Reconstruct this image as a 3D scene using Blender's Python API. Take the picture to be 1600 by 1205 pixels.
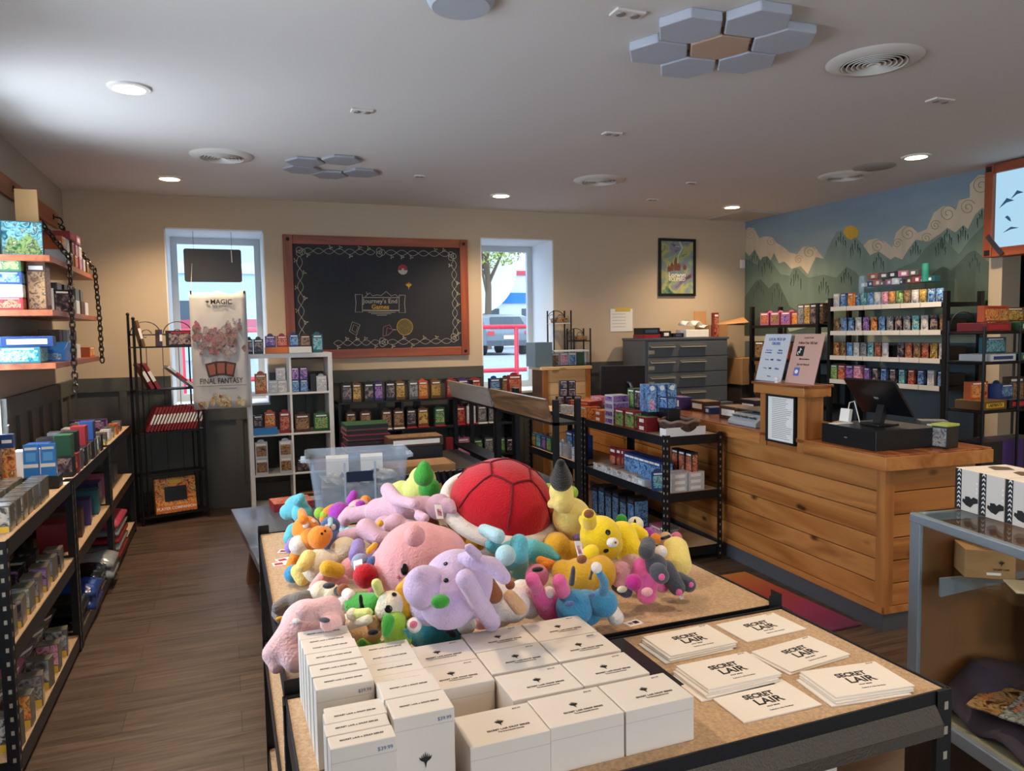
import bpy, bmesh, math, random
import numpy as np
from mathutils import Vector, Matrix, Euler
random.seed(7)
for o in list(bpy.data.objects): bpy.data.objects.remove(o, do_unlink=True)
S = bpy.context.scene
COL = S.collection
PI = math.pi
V = Vector
# ---------------------------------------------------------------- camera
F_PX, PITCH, YAW, ROLL, EYE = 1163.04, .0714271, .365913, -.0161955, 1.57
_fw = V((math.sin(YAW)*math.cos(PITCH), math.cos(YAW)*math.cos(PITCH), -math.sin(PITCH)))
_r = V((math.cos(YAW), -math.sin(YAW), 0)); _u = _r.cross(_fw)
_r2 = _r*math.cos(ROLL)+_u*math.sin(ROLL); _u2 = -_r*math.sin(ROLL)+_u*math.cos(ROLL)
CAM = V((0, 0, EYE))
cd = bpy.data.cameras.new('camera'); cam = bpy.data.objects.new('camera', cd); COL.objects.link(cam)
m4 = Matrix((_r2, _u2, -_fw)).transposed().to_4x4(); m4.translation = CAM
cam.matrix_world = m4
cd.sensor_width = 36; cd.lens = 36*F_PX/1600; cd.clip_start = .05; cd.clip_end = 300
S.camera = cam
# ---------------------------------------------------------------- world, exposure
S.view_settings.view_transform = 'Standard'; S.view_settings.look = 'None'
S.view_settings.exposure = 1.52; S.view_settings.gamma = 1.0
S.view_settings.use_curve_mapping = False
w = bpy.data.worlds.new('sky'); S.world = w; w.use_nodes = True
bg = w.node_tree.nodes['Background']
SKY_STRENGTH = 1.3
bg.inputs['Color'].default_value = (.74, .86, 1.0, 1); bg.inputs['Strength'].default_value = SKY_STRENGTH
# ---------------------------------------------------------------- lights
def area(name, loc, rot, sx, sy, power, color, portal=False, shape='RECTANGLE'):
    l = bpy.data.lights.new(name, 'AREA'); l.shape = shape; l.size = sx; l.size_y = sy
    l.energy = power; l.color = color
    if portal: l.cycles.is_portal = True
    o = bpy.data.objects.new(name, l); COL.objects.link(o); o.location = loc; o.rotation_euler = rot
    return o
WARM = (1.0, .74, .48)
LAMPS = [(-.4, 4.27), (-.36, 6.55), (2.42, 6.52), (4.95, 6.47), (4.86, 4.19), (-.4, 1.9), (2.3, 1.75), (4.7, 1.8), (.9, -.5), (3.2, -.5)]
LAMP_W = 20
for (lx, ly) in LAMPS:
    l = bpy.data.lights.new('recessed_lamp_light', 'SPOT'); l.energy = LAMP_W*(2.6 if ly > 3 else 1.7); l.color = WARM
    l.spot_size = math.radians(135); l.spot_blend = .9; l.shadow_soft_size = .07
    o = bpy.data.objects.new('recessed_lamp_light', l); COL.objects.link(o); o.location = (lx, ly, 2.80)
# daylight entering through the window openings
DAY = (.70, .84, 1.0); DAY2 = (.84, .91, 1.0)
area('daylight_window_1', (-.05, 7.99, 1.75), (PI/2, 0, 0), .8, 1.5, 22, DAY)
area('daylight_window_2', (2.89, 7.99, 1.75), (PI/2, 0, 0), .8, 1.5, 22, DAY)
area('daylight_window_3', (-1.90, 4.66, 1.75), (0, -PI/2, 0), 1.5, .9, 30, DAY2)
area('daylight_window_4', (-1.90, 2.2, 1.75), (0, -PI/2, 0), 1.5, .9, 30, DAY2)
area('daylight_storefront', (2.2, -3.4, 1.5), (PI/2, 0, PI), 5.5, 2.2, 270, DAY2)

# ---------------------------------------------------------------- measuring helpers: where the line through a pixel of the photo meets a real plane
def ray(px, py): return _fw+_r2*((px-800)/F_PX)-_u2*((py-602.5)/F_PX)
def Zp(px, py, z): d = ray(px, py); return CAM+d*((z-EYE)/d.z)
def Yp(px, py, y): d = ray(px, py); return CAM+d*(y/d.y)
def Xp(px, py, x): d = ray(px, py); return CAM+d*(x/d.x)

# ---------------------------------------------------------------- materials
MATS = {}
def lin(c):
    if isinstance(c, str):
        c = [int(c[i:i+2], 16)/255 for i in (0, 2, 4)]
    return tuple((x/12.92 if x <= .04045 else ((x+.055)/1.055)**2.4) for x in c)
def mat(name, col, rough=.6, metal=0., bump=0., bscale=60, var=0., vscale=4, sheen=0., spec=.5, emit=0, stretch=(1, 1, 1)):
    if name in MATS: return MATS[name]
    m = bpy.data.materials.new(name); m.use_nodes = True; nt = m.node_tree; b = nt.nodes['Principled BSDF']
    c = lin(col)
    b.inputs['Base Color'].default_value = (*c, 1); b.inputs['Roughness'].default_value = rough
    b.inputs['Metallic'].default_value = metal; b.inputs['Specular IOR Level'].default_value = spec
    if sheen: b.inputs['Sheen Weight'].default_value = sheen; b.inputs['Sheen Roughness'].default_value = .5
    if emit: b.inputs['Emission Color'].default_value = (*c, 1); b.inputs['Emission Strength'].default_value = emit
    if bump or var:
        tc = nt.nodes.new('ShaderNodeTexCoord'); mp = nt.nodes.new('ShaderNodeMapping'); mp.inputs['Scale'].default_value = stretch
        nt.links.new(tc.outputs['Object'], mp.inputs['Vector'])
    if bump:
        n = nt.nodes.new('ShaderNodeTexNoise'); n.inputs['Scale'].default_value = bscale; n.inputs['Detail'].default_value = 4
        bp = nt.nodes.new('ShaderNodeBump'); bp.inputs['Strength'].default_value = bump; bp.inputs['Distance'].default_value = .01
        nt.links.new(mp.outputs[0], n.inputs['Vector']); nt.links.new(n.outputs['Fac'], bp.inputs['Height']); nt.links.new(bp.outputs[0], b.inputs['Normal'])
    if var:
        n = nt.nodes.new('ShaderNodeTexNoise'); n.inputs['Scale'].default_value = vscale; n.inputs['Detail'].default_value = 5
        cr = nt.nodes.new('ShaderNodeValToRGB')
        cr.color_ramp.elements[0].position = .3; cr.color_ramp.elements[1].position = .7
        cr.color_ramp.elements[0].color = (*[x*(1-var) for x in c], 1); cr.color_ramp.elements[1].color = (*[min(1, x*(1+var)) for x in c], 1)
        nt.links.new(mp.outputs[0], n.inputs['Vector']); nt.links.new(n.outputs['Fac'], cr.inputs[0]); nt.links.new(cr.outputs[0], b.inputs['Base Color'])
    MATS[name] = m; return m
def ramp(cr, cols, pos=None, const=False):
    r = cr.color_ramp
    while len(r.elements) > 1: r.elements.remove(r.elements[-1])
    for i, c in enumerate(cols):
        p = pos[i] if pos else i/(len(cols)-1)
        e = r.elements[0] if i == 0 else r.elements.new(p)
        e.position = p; e.color = (*lin(c), 1)
    if const: r.interpolation = 'CONSTANT'
def wood(name, cols, axis=0, rings=9, knots=0., rough=.45, scale=1., stretch=9, bump=.15):
    """grain runs along the given object axis"""
    if name in MATS: return MATS[name]
    m = bpy.data.materials.new(name); m.use_nodes = True; nt = m.node_tree; b = nt.nodes['Principled BSDF']
    tc = nt.nodes.new('ShaderNodeTexCoord'); mp = nt.nodes.new('ShaderNodeMapping'); oi = nt.nodes.new('ShaderNodeObjectInfo')
    ad = nt.nodes.new('ShaderNodeVectorMath'); ad.operation = 'ADD'; sc = nt.nodes.new('ShaderNodeVectorMath'); sc.operation = 'SCALE'; sc.inputs['Scale'].default_value = 7.3
    cb = nt.nodes.new('ShaderNodeCombineXYZ')
    for k in range(3): nt.links.new(oi.outputs['Random'], cb.inputs[k])
    nt.links.new(cb.outputs[0], sc.inputs[0]); nt.links.new(tc.outputs['Object'], ad.inputs[0]); nt.links.new(sc.outputs[0], ad.inputs[1])
    s = [scale*rings]*3; s[axis] = scale*rings/stretch; mp.inputs['Scale'].default_value = s
    nt.links.new(ad.outputs[0], mp.inputs[0])
    n = nt.nodes.new('ShaderNodeTexNoise'); n.inputs['Scale'].default_value = 1.; n.inputs['Detail'].default_value = 7; n.inputs['Distortion'].default_value = 1.6
    cr = nt.nodes.new('ShaderNodeValToRGB'); ramp(cr, cols, [.25+.5*i/(len(cols)-1) for i in range(len(cols))])
    nt.links.new(mp.outputs[0], n.inputs['Vector']); nt.links.new(n.outputs['Fac'], cr.inputs[0])
    out = cr.outputs[0]
    if knots:
        vo = nt.nodes.new('ShaderNodeTexVoronoi'); mk = nt.nodes.new('ShaderNodeMapping'); ks = [5.5]*3; ks[axis] = 2.6; mk.inputs['Scale'].default_value = ks
        nt.links.new(ad.outputs[0], mk.inputs[0]); nt.links.new(mk.outputs[0], vo.inputs['Vector']); vo.inputs['Scale'].default_value = 1.0
        k = nt.nodes.new('ShaderNodeValToRGB'); ramp(k, ['000000', '000000', 'ffffff'], [0, .04, .13])
        nt.links.new(vo.outputs['Distance'], k.inputs[0])
        mx = nt.nodes.new('ShaderNodeMix'); mx.data_type = 'RGBA'; mx.inputs['A'].default_value = (*lin('3a1e0c'), 1)
        mf = nt.nodes.new('ShaderNodeMath'); mf.operation = 'MAXIMUM'; mf.inputs[1].default_value = 1-knots
        nt.links.new(k.outputs[0], mf.inputs[0]); nt.links.new(mf.outputs[0], mx.inputs['Factor']); nt.links.new(out, mx.inputs['B']); out = mx.outputs['Result']
    nt.links.new(out, b.inputs['Base Color']); b.inputs['Roughness'].default_value = rough
    bp = nt.nodes.new('ShaderNodeBump'); bp.inputs['Strength'].default_value = bump; bp.inputs['Distance'].default_value = .004
    nt.links.new(n.outputs['Fac'], bp.inputs['Height']); nt.links.new(bp.outputs[0], b.inputs['Normal'])
    MATS[name] = m; return m
def art(name, cols, scale=22, rough=.35, detail=3):
    """printed abstract artwork: blotches of ink colours, different on every copy"""
    if name in MATS: return MATS[name]
    m = bpy.data.materials.new(name); m.use_nodes = True; nt = m.node_tree; b = nt.nodes['Principled BSDF']
    tc = nt.nodes.new('ShaderNodeTexCoord'); oi = nt.nodes.new('ShaderNodeObjectInfo'); ad = nt.nodes.new('ShaderNodeVectorMath'); ad.operation = 'ADD'
    ml = nt.nodes.new('ShaderNodeMath'); ml.operation = 'MULTIPLY'; ml.inputs[1].default_value = 37
    nt.links.new(oi.outputs['Random'], ml.inputs[0]); nt.links.new(tc.outputs['Object'], ad.inputs[0]); nt.links.new(ml.outputs[0], ad.inputs[1])
    n = nt.nodes.new('ShaderNodeTexNoise'); n.inputs['Scale'].default_value = scale; n.inputs['Detail'].default_value = detail; n.inputs['Distortion'].default_value = 1.2
    cr = nt.nodes.new('ShaderNodeValToRGB'); k = len(cols); ramp(cr, cols, [.28+.44*i/(k-1) for i in range(k)])
    nt.links.new(ad.outputs[0], n.inputs['Vector']); nt.links.new(n.outputs['Fac'], cr.inputs[0]); nt.links.new(cr.outputs[0], b.inputs['Base Color'])
    b.inputs['Roughness'].default_value = rough
    MATS[name] = m; return m
def glassy(name, col=(1, 1, 1), alpha=.02, rough=.02, k=.45):
    if name in MATS: return MATS[name]
    m = bpy.data.materials.new(name); m.use_nodes = True; nt = m.node_tree; nt.nodes.remove(nt.nodes['Principled BSDF'])
    t = nt.nodes.new('ShaderNodeBsdfTransparent'); g = nt.nodes.new('ShaderNodeBsdfGlossy'); mx = nt.nodes.new('ShaderNodeMixShader')
    t.inputs[0].default_value = (*col, 1); g.inputs['Roughness'].default_value = rough
    f = nt.nodes.new('ShaderNodeLayerWeight'); p = nt.nodes.new('ShaderNodeMath'); p.operation = 'POWER'; p.inputs[1].default_value = 4
    a = nt.nodes.new('ShaderNodeMath'); a.operation = 'MULTIPLY_ADD'; a.use_clamp = True; a.inputs[1].default_value = k; a.inputs[2].default_value = alpha
    nt.links.new(f.outputs['Facing'], p.inputs[0]); nt.links.new(p.outputs[0], a.inputs[0]); nt.links.new(a.outputs[0], mx.inputs[0])
    nt.links.new(t.outputs[0], mx.inputs[1]); nt.links.new(g.outputs[0], mx.inputs[2])
    nt.links.new(mx.outputs[0], nt.nodes['Material Output'].inputs['Surface'])
    MATS[name] = m; return m
def emis(name, col, s):
    if name in MATS: return MATS[name]
    m = bpy.data.materials.new(name); m.use_nodes = True; b = m.node_tree.nodes['Principled BSDF']
    b.inputs['Base Color'].default_value = (0, 0, 0, 1); b.inputs['Emission Color'].default_value = (*lin(col), 1); b.inputs['Emission Strength'].default_value = s
    MATS[name] = m; return m
BLACK = mat('black_metal', '17181b', .45, .3, bump=.05)
DGREY = mat('dark_grey_metal', '3a3c42', .4, .5)
WHITE = mat('white_laminate', 'e9e7e2', .5)
INK = mat('black_ink', '141414', .6)
PAPER = mat('white_paper', 'eeece6', .8)
BOARD = mat('particle_board', 'bd9f7e', .85, bump=.3, bscale=300, var=.22, vscale=160)
CARD = mat('brown_cardboard', 'a87d52', .85, var=.08, vscale=9)
WHITECARD = mat('white_carton', 'dad3ca', .55)
CREAM = mat('cream_wall', 'c2b098', .9, bump=.04, bscale=150)
# ---------------------------------------------------------------- mesh builder
def frame(loc=(0, 0, 0), rz=0., rx=0., ry=0.): return Matrix.Translation(V(loc)) @ Euler((rx, ry, rz)).to_matrix().to_4x4()
class MB:
    def __init__(s): s.v = []; s.f = []; s.m = []; s.M = Matrix.Identity(4)
    def add(s, vs, fs, m=0):
        k = len(s.v); s.v += [s.M @ V(p) for p in vs]; s.f += [tuple(i+k for i in f) for f in fs]; s.m += [m]*len(fs); return s
    def box(s, c, d, m=0, R=None):
        x, y, z = d[0]/2, d[1]/2, d[2]/2
        P = [V((i*x, j*y, k*z)) for i in (-1, 1) for j in (-1, 1) for k in (-1, 1)]
        if R is not None: P = [R @ p for p in P]
        return s.add([p+V(c) for p in P], [(0, 1, 3, 2), (4, 6, 7, 5), (0, 4, 5, 1), (2, 3, 7, 6), (0, 2, 6, 4), (1, 5, 7, 3)], m)
    def bx(s, x0, x1, y0, y1, z0, z1, m=0): return s.box(((x0+x1)/2, (y0+y1)/2, (z0+z1)/2), (abs(x1-x0), abs(y1-y0), abs(z1-z0)), m)
    def tube(s, pts, r, n=8, m=0, cap=True):
        pts = [V(p) for p in pts]; rs = r if isinstance(r, (list, tuple)) else [r]*len(pts); vs = []; fs = []
        up = V((0, 0, 1)); t0 = (pts[1]-pts[0]).normalized()
        if abs(t0.dot(up)) > .95: up = V((1, 0, 0))
        a = t0.cross(up).normalized()
        for i, p in enumerate(pts):
            t = (pts[min(i+1, len(pts)-1)]-pts[max(i-1, 0)]).normalized(); a = (a-t*a.dot(t)).normalized(); b = t.cross(a)
            for k in range(n): th = 2*PI*k/n; vs.append(p+(a*math.cos(th)+b*math.sin(th))*rs[i])
        for i in range(len(pts)-1):
            for k in range(n): fs.append((i*n+k, i*n+(k+1) % n, (i+1)*n+(k+1) % n, (i+1)*n+k))
        if cap: fs.append(tuple(range(n-1, -1, -1))); fs.append(tuple((len(pts)-1)*n+k for k in range(n)))
        return s.add(vs, fs, m)
    def lathe(s, prof, c=(0, 0, 0), n=24, m=0, cap=False):
        vs = [V(c)+V((r*math.cos(2*PI*k/n), r*math.sin(2*PI*k/n), z)) for r, z in prof for k in range(n)]
        fs = [(i*n+k, i*n+(k+1) % n, (i+1)*n+(k+1) % n, (i+1)*n+k) for i in range(len(prof)-1) for k in range(n)]
        if cap and prof[0][0] > 1e-4: fs.append(tuple(range(n-1, -1, -1)))
        if cap and prof[-1][0] > 1e-4: fs.append(tuple((len(prof)-1)*n+k for k in range(n)))
        return s.add(vs, fs, m)
    def sph(s, c, r, m=0, nu=16, nv=10, R=None):
        if not isinstance(r, (list, tuple)): r = (r, r, r)
        vs = []; 
        for i in range(nv+1):
            ph = PI*i/nv
            for k in range(nu):
                th = 2*PI*k/nu; p = V((r[0]*math.sin(ph)*math.cos(th), r[1]*math.sin(ph)*math.sin(th), r[2]*math.cos(ph)))
                vs.append((R @ p if R is not None else p)+V(c))
        fs = [(i*nu+k, (i+1)*nu+k, (i+1)*nu+(k+1) % nu, i*nu+(k+1) % nu) for i in range(nv) for k in range(nu)]
        return s.add(vs, fs, m)
    def prism(s, poly, ext, m=0):
        """poly: 3-D points of one face, ext: extrusion vector"""
        n = len(poly); e = V(ext); P = [V(p) for p in poly]
        return s.add(P+[p+e for p in P], [tuple(range(n-1, -1, -1)), tuple(range(n, 2*n))]+[(i, (i+1) % n, n+(i+1) % n, n+i) for i in range(n)], m)
    def build(s, name, mats, parent=None, smooth=False, bevel=0., loc=None):
        me = bpy.data.meshes.new(name)
        if loc is not None: s.v = [p-V(loc) for p in s.v]
        me.from_pydata([tuple(p) for p in s.v], [], s.f); me.update()
        if not isinstance(mats, (list, tuple)): mats = [mats]
        for m in mats: me.materials.append(m)
        me.polygons.foreach_set('material_index', s.m)
        bm = bmesh.new(); bm.from_mesh(me); bmesh.ops.remove_doubles(bm, verts=bm.verts, dist=1e-6)
        bmesh.ops.recalc_face_normals(bm, faces=bm.faces)
        if bevel:
            bmesh.ops.bevel(bm, geom=[e for e in bm.edges if len(e.link_faces) == 2 and e.calc_face_angle(0) > .6], offset=bevel, segments=2, profile=.5, affect='EDGES')
        bm.to_mesh(me); bm.free()
        if smooth:
            me.polygons.foreach_set('use_smooth', [True]*len(me.polygons))
            if smooth != 'all': me.set_sharp_from_angle(angle=math.radians(40))
        o = bpy.data.objects.new(name, me); COL.objects.link(o)
        if parent: o.parent = parent
        if loc is not None: o.location = loc
        return o
def tag(o, label=None, cat=None, group=None, kind=None):
    if label: o['label'] = label
    if cat: o['category'] = cat
    if group: o['group'] = group
    if kind: o['kind'] = kind
    return o
def thing(name, label, cat, loc=(0, 0, 0), rz=0., group=None, rx=0., ry=0.):
    o = bpy.data.objects.new(name, None); COL.objects.link(o); o.location = loc; o.rotation_euler = (rx, ry, rz); o.empty_display_size = .05
    return tag(o, label, cat, group)
def struct(name, mb, m, parent=None, **k):
    o = mb.build(name, m, parent, **k)
    if not parent: o['kind'] = 'structure'
    return o
def dup(root, loc, rz=None, label=None, group=None, rot=None):
    def cp(o, par):
        c = o.copy(); COL.objects.link(c); c.parent = par
        for ch in o.children: cp(ch, c)
        return c
    r = cp(root, None); r.location = loc
    if rot is not None: r.rotation_euler = rot
    elif rz is not None: r.rotation_euler = (0, 0, rz)
    if label: r['label'] = label
    if group: r['group'] = group
    return r
_tx = {}
def text(s, size, m, parent, loc=(0, 0, 0), rot=(PI/2, 0, 0), align='CENTER', sx=1., name='lettering', ext=.0006, bold=0.):
    key = (s, size, m.name, align, sx, bold)
    if key not in _tx:
        cu = bpy.data.curves.new('t', 'FONT'); cu.body = s; cu.size = size; cu.align_x = align; cu.align_y = 'CENTER'; cu.extrude = ext; cu.offset = bold; cu.resolution_u = 3
        to = bpy.data.objects.new('t', cu); COL.objects.link(to)
        bpy.context.view_layer.update()
        me = bpy.data.meshes.new_from_object(to.evaluated_get(bpy.context.evaluated_depsgraph_get())); me.name = 'lettering'
        bpy.data.objects.remove(to); bpy.data.curves.remove(cu)
        me.transform(Matrix.Diagonal((sx, 1, 1, 1))); me.materials.clear(); me.materials.append(m); _tx[key] = me
    o = bpy.data.objects.new(name, _tx[key]); COL.objects.link(o); o.location = loc; o.rotation_euler = rot
    if parent: o.parent = parent
    return o
ORD = ['first', 'second', 'third', 'fourth', 'fifth', 'sixth', 'seventh', 'eighth', 'ninth', 'tenth', 'eleventh', 'twelfth', 'thirteenth', 'fourteenth', 'fifteenth', 'sixteenth', 'seventeenth', 'eighteenth', 'nineteenth', 'twentieth']
CLAW = [(0, -1), (.10, -.45), (.22, -.22), (.52, -.05), (.66, .12), (.74, .42), (.58, .26), (.50, .18), (.46, .62), (.36, .28), (.28, .24), (.26, .80), (.14, .36), (.08, .30), (0, 1.0)]
CLAW = CLAW+[(-x, y) for x, y in reversed(CLAW[1:-1])]
def claw(parent, w, m, M=None, name='claw_emblem', loc=(0, 0, 0), rot=(PI/2, 0, 0)):
    """five pronged emblem printed on packaging"""
    mb = MB(); mb.prism([(x*w/2, y*w/2, 0) for x, y in CLAW], (0, 0, .0008))
    o = mb.build(name, m, parent); o.location = loc; o.rotation_euler = rot; return o
# ================================================================ THE ROOM
XL, XR, YB, ZC, YF = -1.24, 5.79, 7.32, 2.83, -2.9
def floor_mat():
    m = bpy.data.materials.new('floor_planks'); m.use_nodes = True; nt = m.node_tree; b = nt.nodes['Principled BSDF']
    tc = nt.nodes.new('ShaderNodeTexCoord'); br = nt.nodes.new('ShaderNodeTexBrick')
    br.offset = .37; br.inputs['Scale'].default_value = 1; br.inputs['Brick Width'].default_value = 1.22; br.inputs['Row Height'].default_value = .18
    br.inputs['Mortar Size'].default_value = .0015; br.inputs['Bias'].default_value = 0
    br.inputs['Color1'].default_value = (*lin('675649'), 1); br.inputs['Color2'].default_value = (*lin('57483e'), 1); br.inputs['Mortar'].default_value = (*lin('2a201b'), 1)
    nt.links.new(tc.outputs['Object'], br.inputs['Vector'])
    mp = nt.nodes.new('ShaderNodeMapping'); mp.inputs['Scale'].default_value = (1.6, 22, 1); nt.links.new(tc.outputs['Object'], mp.inputs[0])
    n = nt.nodes.new('ShaderNodeTexNoise'); n.inputs['Scale'].default_value = 1.3; n.inputs['Detail'].default_value = 8; n.inputs['Distortion'].default_value = 1.1; nt.links.new(mp.outputs[0], n.inputs[0])
    cr = nt.nodes.new('ShaderNodeValToRGB'); ramp(cr, ['8a8078', 'd8d0c8', 'ffffff'], [.3, .5, .72]); nt.links.new(n.outputs['Fac'], cr.inputs[0])
    mx = nt.nodes.new('ShaderNodeMix'); mx.data_type = 'RGBA'; mx.blend_type = 'MULTIPLY'; mx.inputs['Factor'].default_value = 1
    nt.links.new(br.outputs[0], mx.inputs['A']); nt.links.new(cr.outputs[0], mx.inputs['B']); nt.links.new(mx.outputs['Result'], b.inputs['Base Color'])
    b.inputs['Roughness'].default_value = .42
    bp = nt.nodes.new('ShaderNodeBump'); bp.inputs['Strength'].default_value = .25; bp.inputs['Distance'].default_value = .004
    nt.links.new(n.outputs['Fac'], bp.inputs['Height']); nt.links.new(bp.outputs[0], b.inputs['Normal'])
    return m
struct('floor', MB().bx(XL-.6, 8.5, YF, 7.95, -.1, 0), floor_mat())
struct('ceiling', MB().bx(XL-.6, 8.5, YF, 7.95, ZC, ZC+.1), mat('ceiling_paint', 'd2cdc8', .9, bump=.05, bscale=200))
W1, W2, WZ0, WZ1 = (-.47, .37), (2.48, 3.30), .93, 2.545
b = MB()
for x0, x1 in ((XL-.6, W1[0]), (W1[1], W2[0]), (W2[1], 8.5)): b.bx(x0, x1, YB, 7.95, 0, ZC)
for x0, x1 in (W1, W2): b.bx(x0, x1, YB, 7.95, 0, WZ0); b.bx(x0, x1, YB, 7.95, WZ1, ZC)
struct('wall_back', b, CREAM)
W3, W4 = (4.2, 5.10), (1.75, 2.65)
b = MB()
for y0, y1 in ((YF, W4[0]), (W4[1], W3[0]), (W3[1], YB)): b.bx(XL-.6, XL, y0, y1, 0, ZC)
for y0, y1 in (W3, W4): b.bx(XL-.6, XL, y0, y1, 0, WZ0); b.bx(XL-.6, XL, y0, y1, WZ1, ZC)
struct('wall_left', b, mat('left_wall_paint', 'aaa092', .9, bump=.04, bscale=150))
b = MB(); b.bx(XR, XR+.15, 4.25, YB, 0, ZC); b.bx(XR, XR+.15, 2.9, 4.25, 2.12, ZC); b.bx(XR, XR+.15, YF, 2.9, 0, ZC)
struct('wall_right', b, CREAM)
b = MB(); b.bx(XL-.6, -.4, YF-.15, YF, 0, ZC); b.bx(4.8, 8.5, YF-.15, YF, 0, ZC); b.bx(-.4, 4.8, YF-.15, YF, 0, .5); b.bx(-.4, 4.8, YF-.15, YF, 2.45, ZC); b.bx(2.15, 2.3, YF-.15, YF, .5, 2.45)
struct('wall_front', b, CREAM)
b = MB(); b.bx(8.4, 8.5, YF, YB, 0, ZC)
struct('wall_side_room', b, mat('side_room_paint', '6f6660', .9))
# windows
UP = mat('window_reveal_paint', 'dfe3e6', .6); UF = mat('window_frame_paint', 'c9ced2', .5); PANE = glassy('window_glass', (.93, .97, 1), .03)
def window(n, x0, x1, label, M=None):
    e = thing('window_%d' % n, label, 'window'); del e['category']; e['kind'] = 'structure'
    def bb(): q = MB(); q.M = M or Matrix.Identity(4); return q
    q = bb(); q.bx(x0, x0+.012, YB-.002, 7.93, WZ0, WZ1); q.bx(x1-.012, x1, YB-.002, 7.93, WZ0, WZ1); q.bx(x0, x1, YB-.002, 7.93, WZ1-.012, WZ1)
    q.build('window_reveal', UP, e)
    q = bb(); q.bx(x0, x1, YB-.02, 7.93, WZ0, WZ0+.02); q.build('window_sill', UP, e)
    q = bb(); q.bx(x0+.012, x0+.07, 7.89, 7.94, WZ0, WZ1-.012); q.bx(x1-.07, x1-.012, 7.89, 7.94, WZ0, WZ1-.012); q.bx(x0+.07, x1-.07, 7.89, 7.94, WZ1-.075, WZ1-.012); q.bx(x0+.07, x1-.07, 7.89, 7.94, WZ0+.02, WZ0+.09)
    q.build('window_frame', UF, e)
    q = bb(); q.bx(x0+.07, x1-.07, 7.915, 7.92, WZ0+.09, WZ1-.075); q.build('window_pane', PANE, e)
window(1, *W1, 'tall window in the left part of the back wall')
window(2, *W2, 'tall window right of the chalkboard')
ML = Matrix.Translation((XL+YB, 0, 0)) @ Matrix.Rotation(PI/2, 4, 'Z')   # turns back-wall coordinates onto the left wall
def leftM(): return Matrix(((0, -1, 0, XL+YB), (1, 0, 0, 0), (0, 0, 1, 0), (0, 0, 0, 1)))
window(3, *W3, 'window in the left wall behind the hanging shelves', leftM())
window(4, *W4, 'nearest window in the left wall', leftM())
# wainscot: grey green panelling
WS = mat('wainscot_paint', '4e4f4b', .6, bump=.03); ZR = 1.23
def wains(segs, M):
    q = MB(); q.M = M
    for x0, x1, zt in segs:
        q.bx(x0, x1, YB-.012, YB+.001, .0, zt)
        q.bx(x0, x1, YB-.032, YB-.012, zt-.12, zt)
        q.bx(x0, x1, YB-.032, YB-.012, .0, .2)
        n = max(1, round((x1-x0)/.33))
        for i in range(n+1): xx = x0+(x1-x0)*i/n; q.bx(max(x0, xx-.03), min(x1, xx+.03), YB-.030, YB-.012, .2, zt-.12)
    return q
struct('trim_1', wains([(XL, W1[0], ZR), (W1[0], W1[1], WZ0), (W1[1], W2[0], ZR), (W2[0], W2[1], WZ0), (W2[1], XR, ZR)], Matrix.Identity(4)), WS)
struct('trim_2', wains([(YF, W4[0], ZR), (W4[0], W4[1], WZ0), (W4[1], W3[0], ZR), (W3[0], W3[1], WZ0), (W3[1], YB-.03, ZR)], leftM()), WS)
struct('baseboard_back', MB().bx(XL, XR, YB-.045, YB-.03, 0, .09), WS)
struct('baseboard_left', MB().bx(XL+.03, XL+.045, YF, YB-.045, 0, .09), WS)
# jambs of the opening in the right wall
JB = mat('door_trim_paint', 'b5a48c', .6)
b = MB(); b.bx(XR-.03, XR+.18, 4.15, 4.26, 0, 2.12); b.bx(XR-.03, XR+.18, 2.9, 3.0, 0, 2.12); b.bx(XR-.03, XR+.18, 2.9, 4.26, 2.12, 2.24)
struct('trim_3', b, JB)
cur = MB()
pts = []
for i in range(60): pts.append((6.35+.02*math.sin(i*1.9), 3.1+i*.017, 0))
cur.prism([(p[0], p[1], .3) for p in pts]+[(p[0]+.02, p[1], .3) for p in reversed(pts)], (0, 0, 1.7))
tag(cur.build('striped_curtain', mat('curtain_cloth', 'a99c84', .9)), 'pale pleated curtain hanging in the doorway at the right wall', 'curtain')
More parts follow.
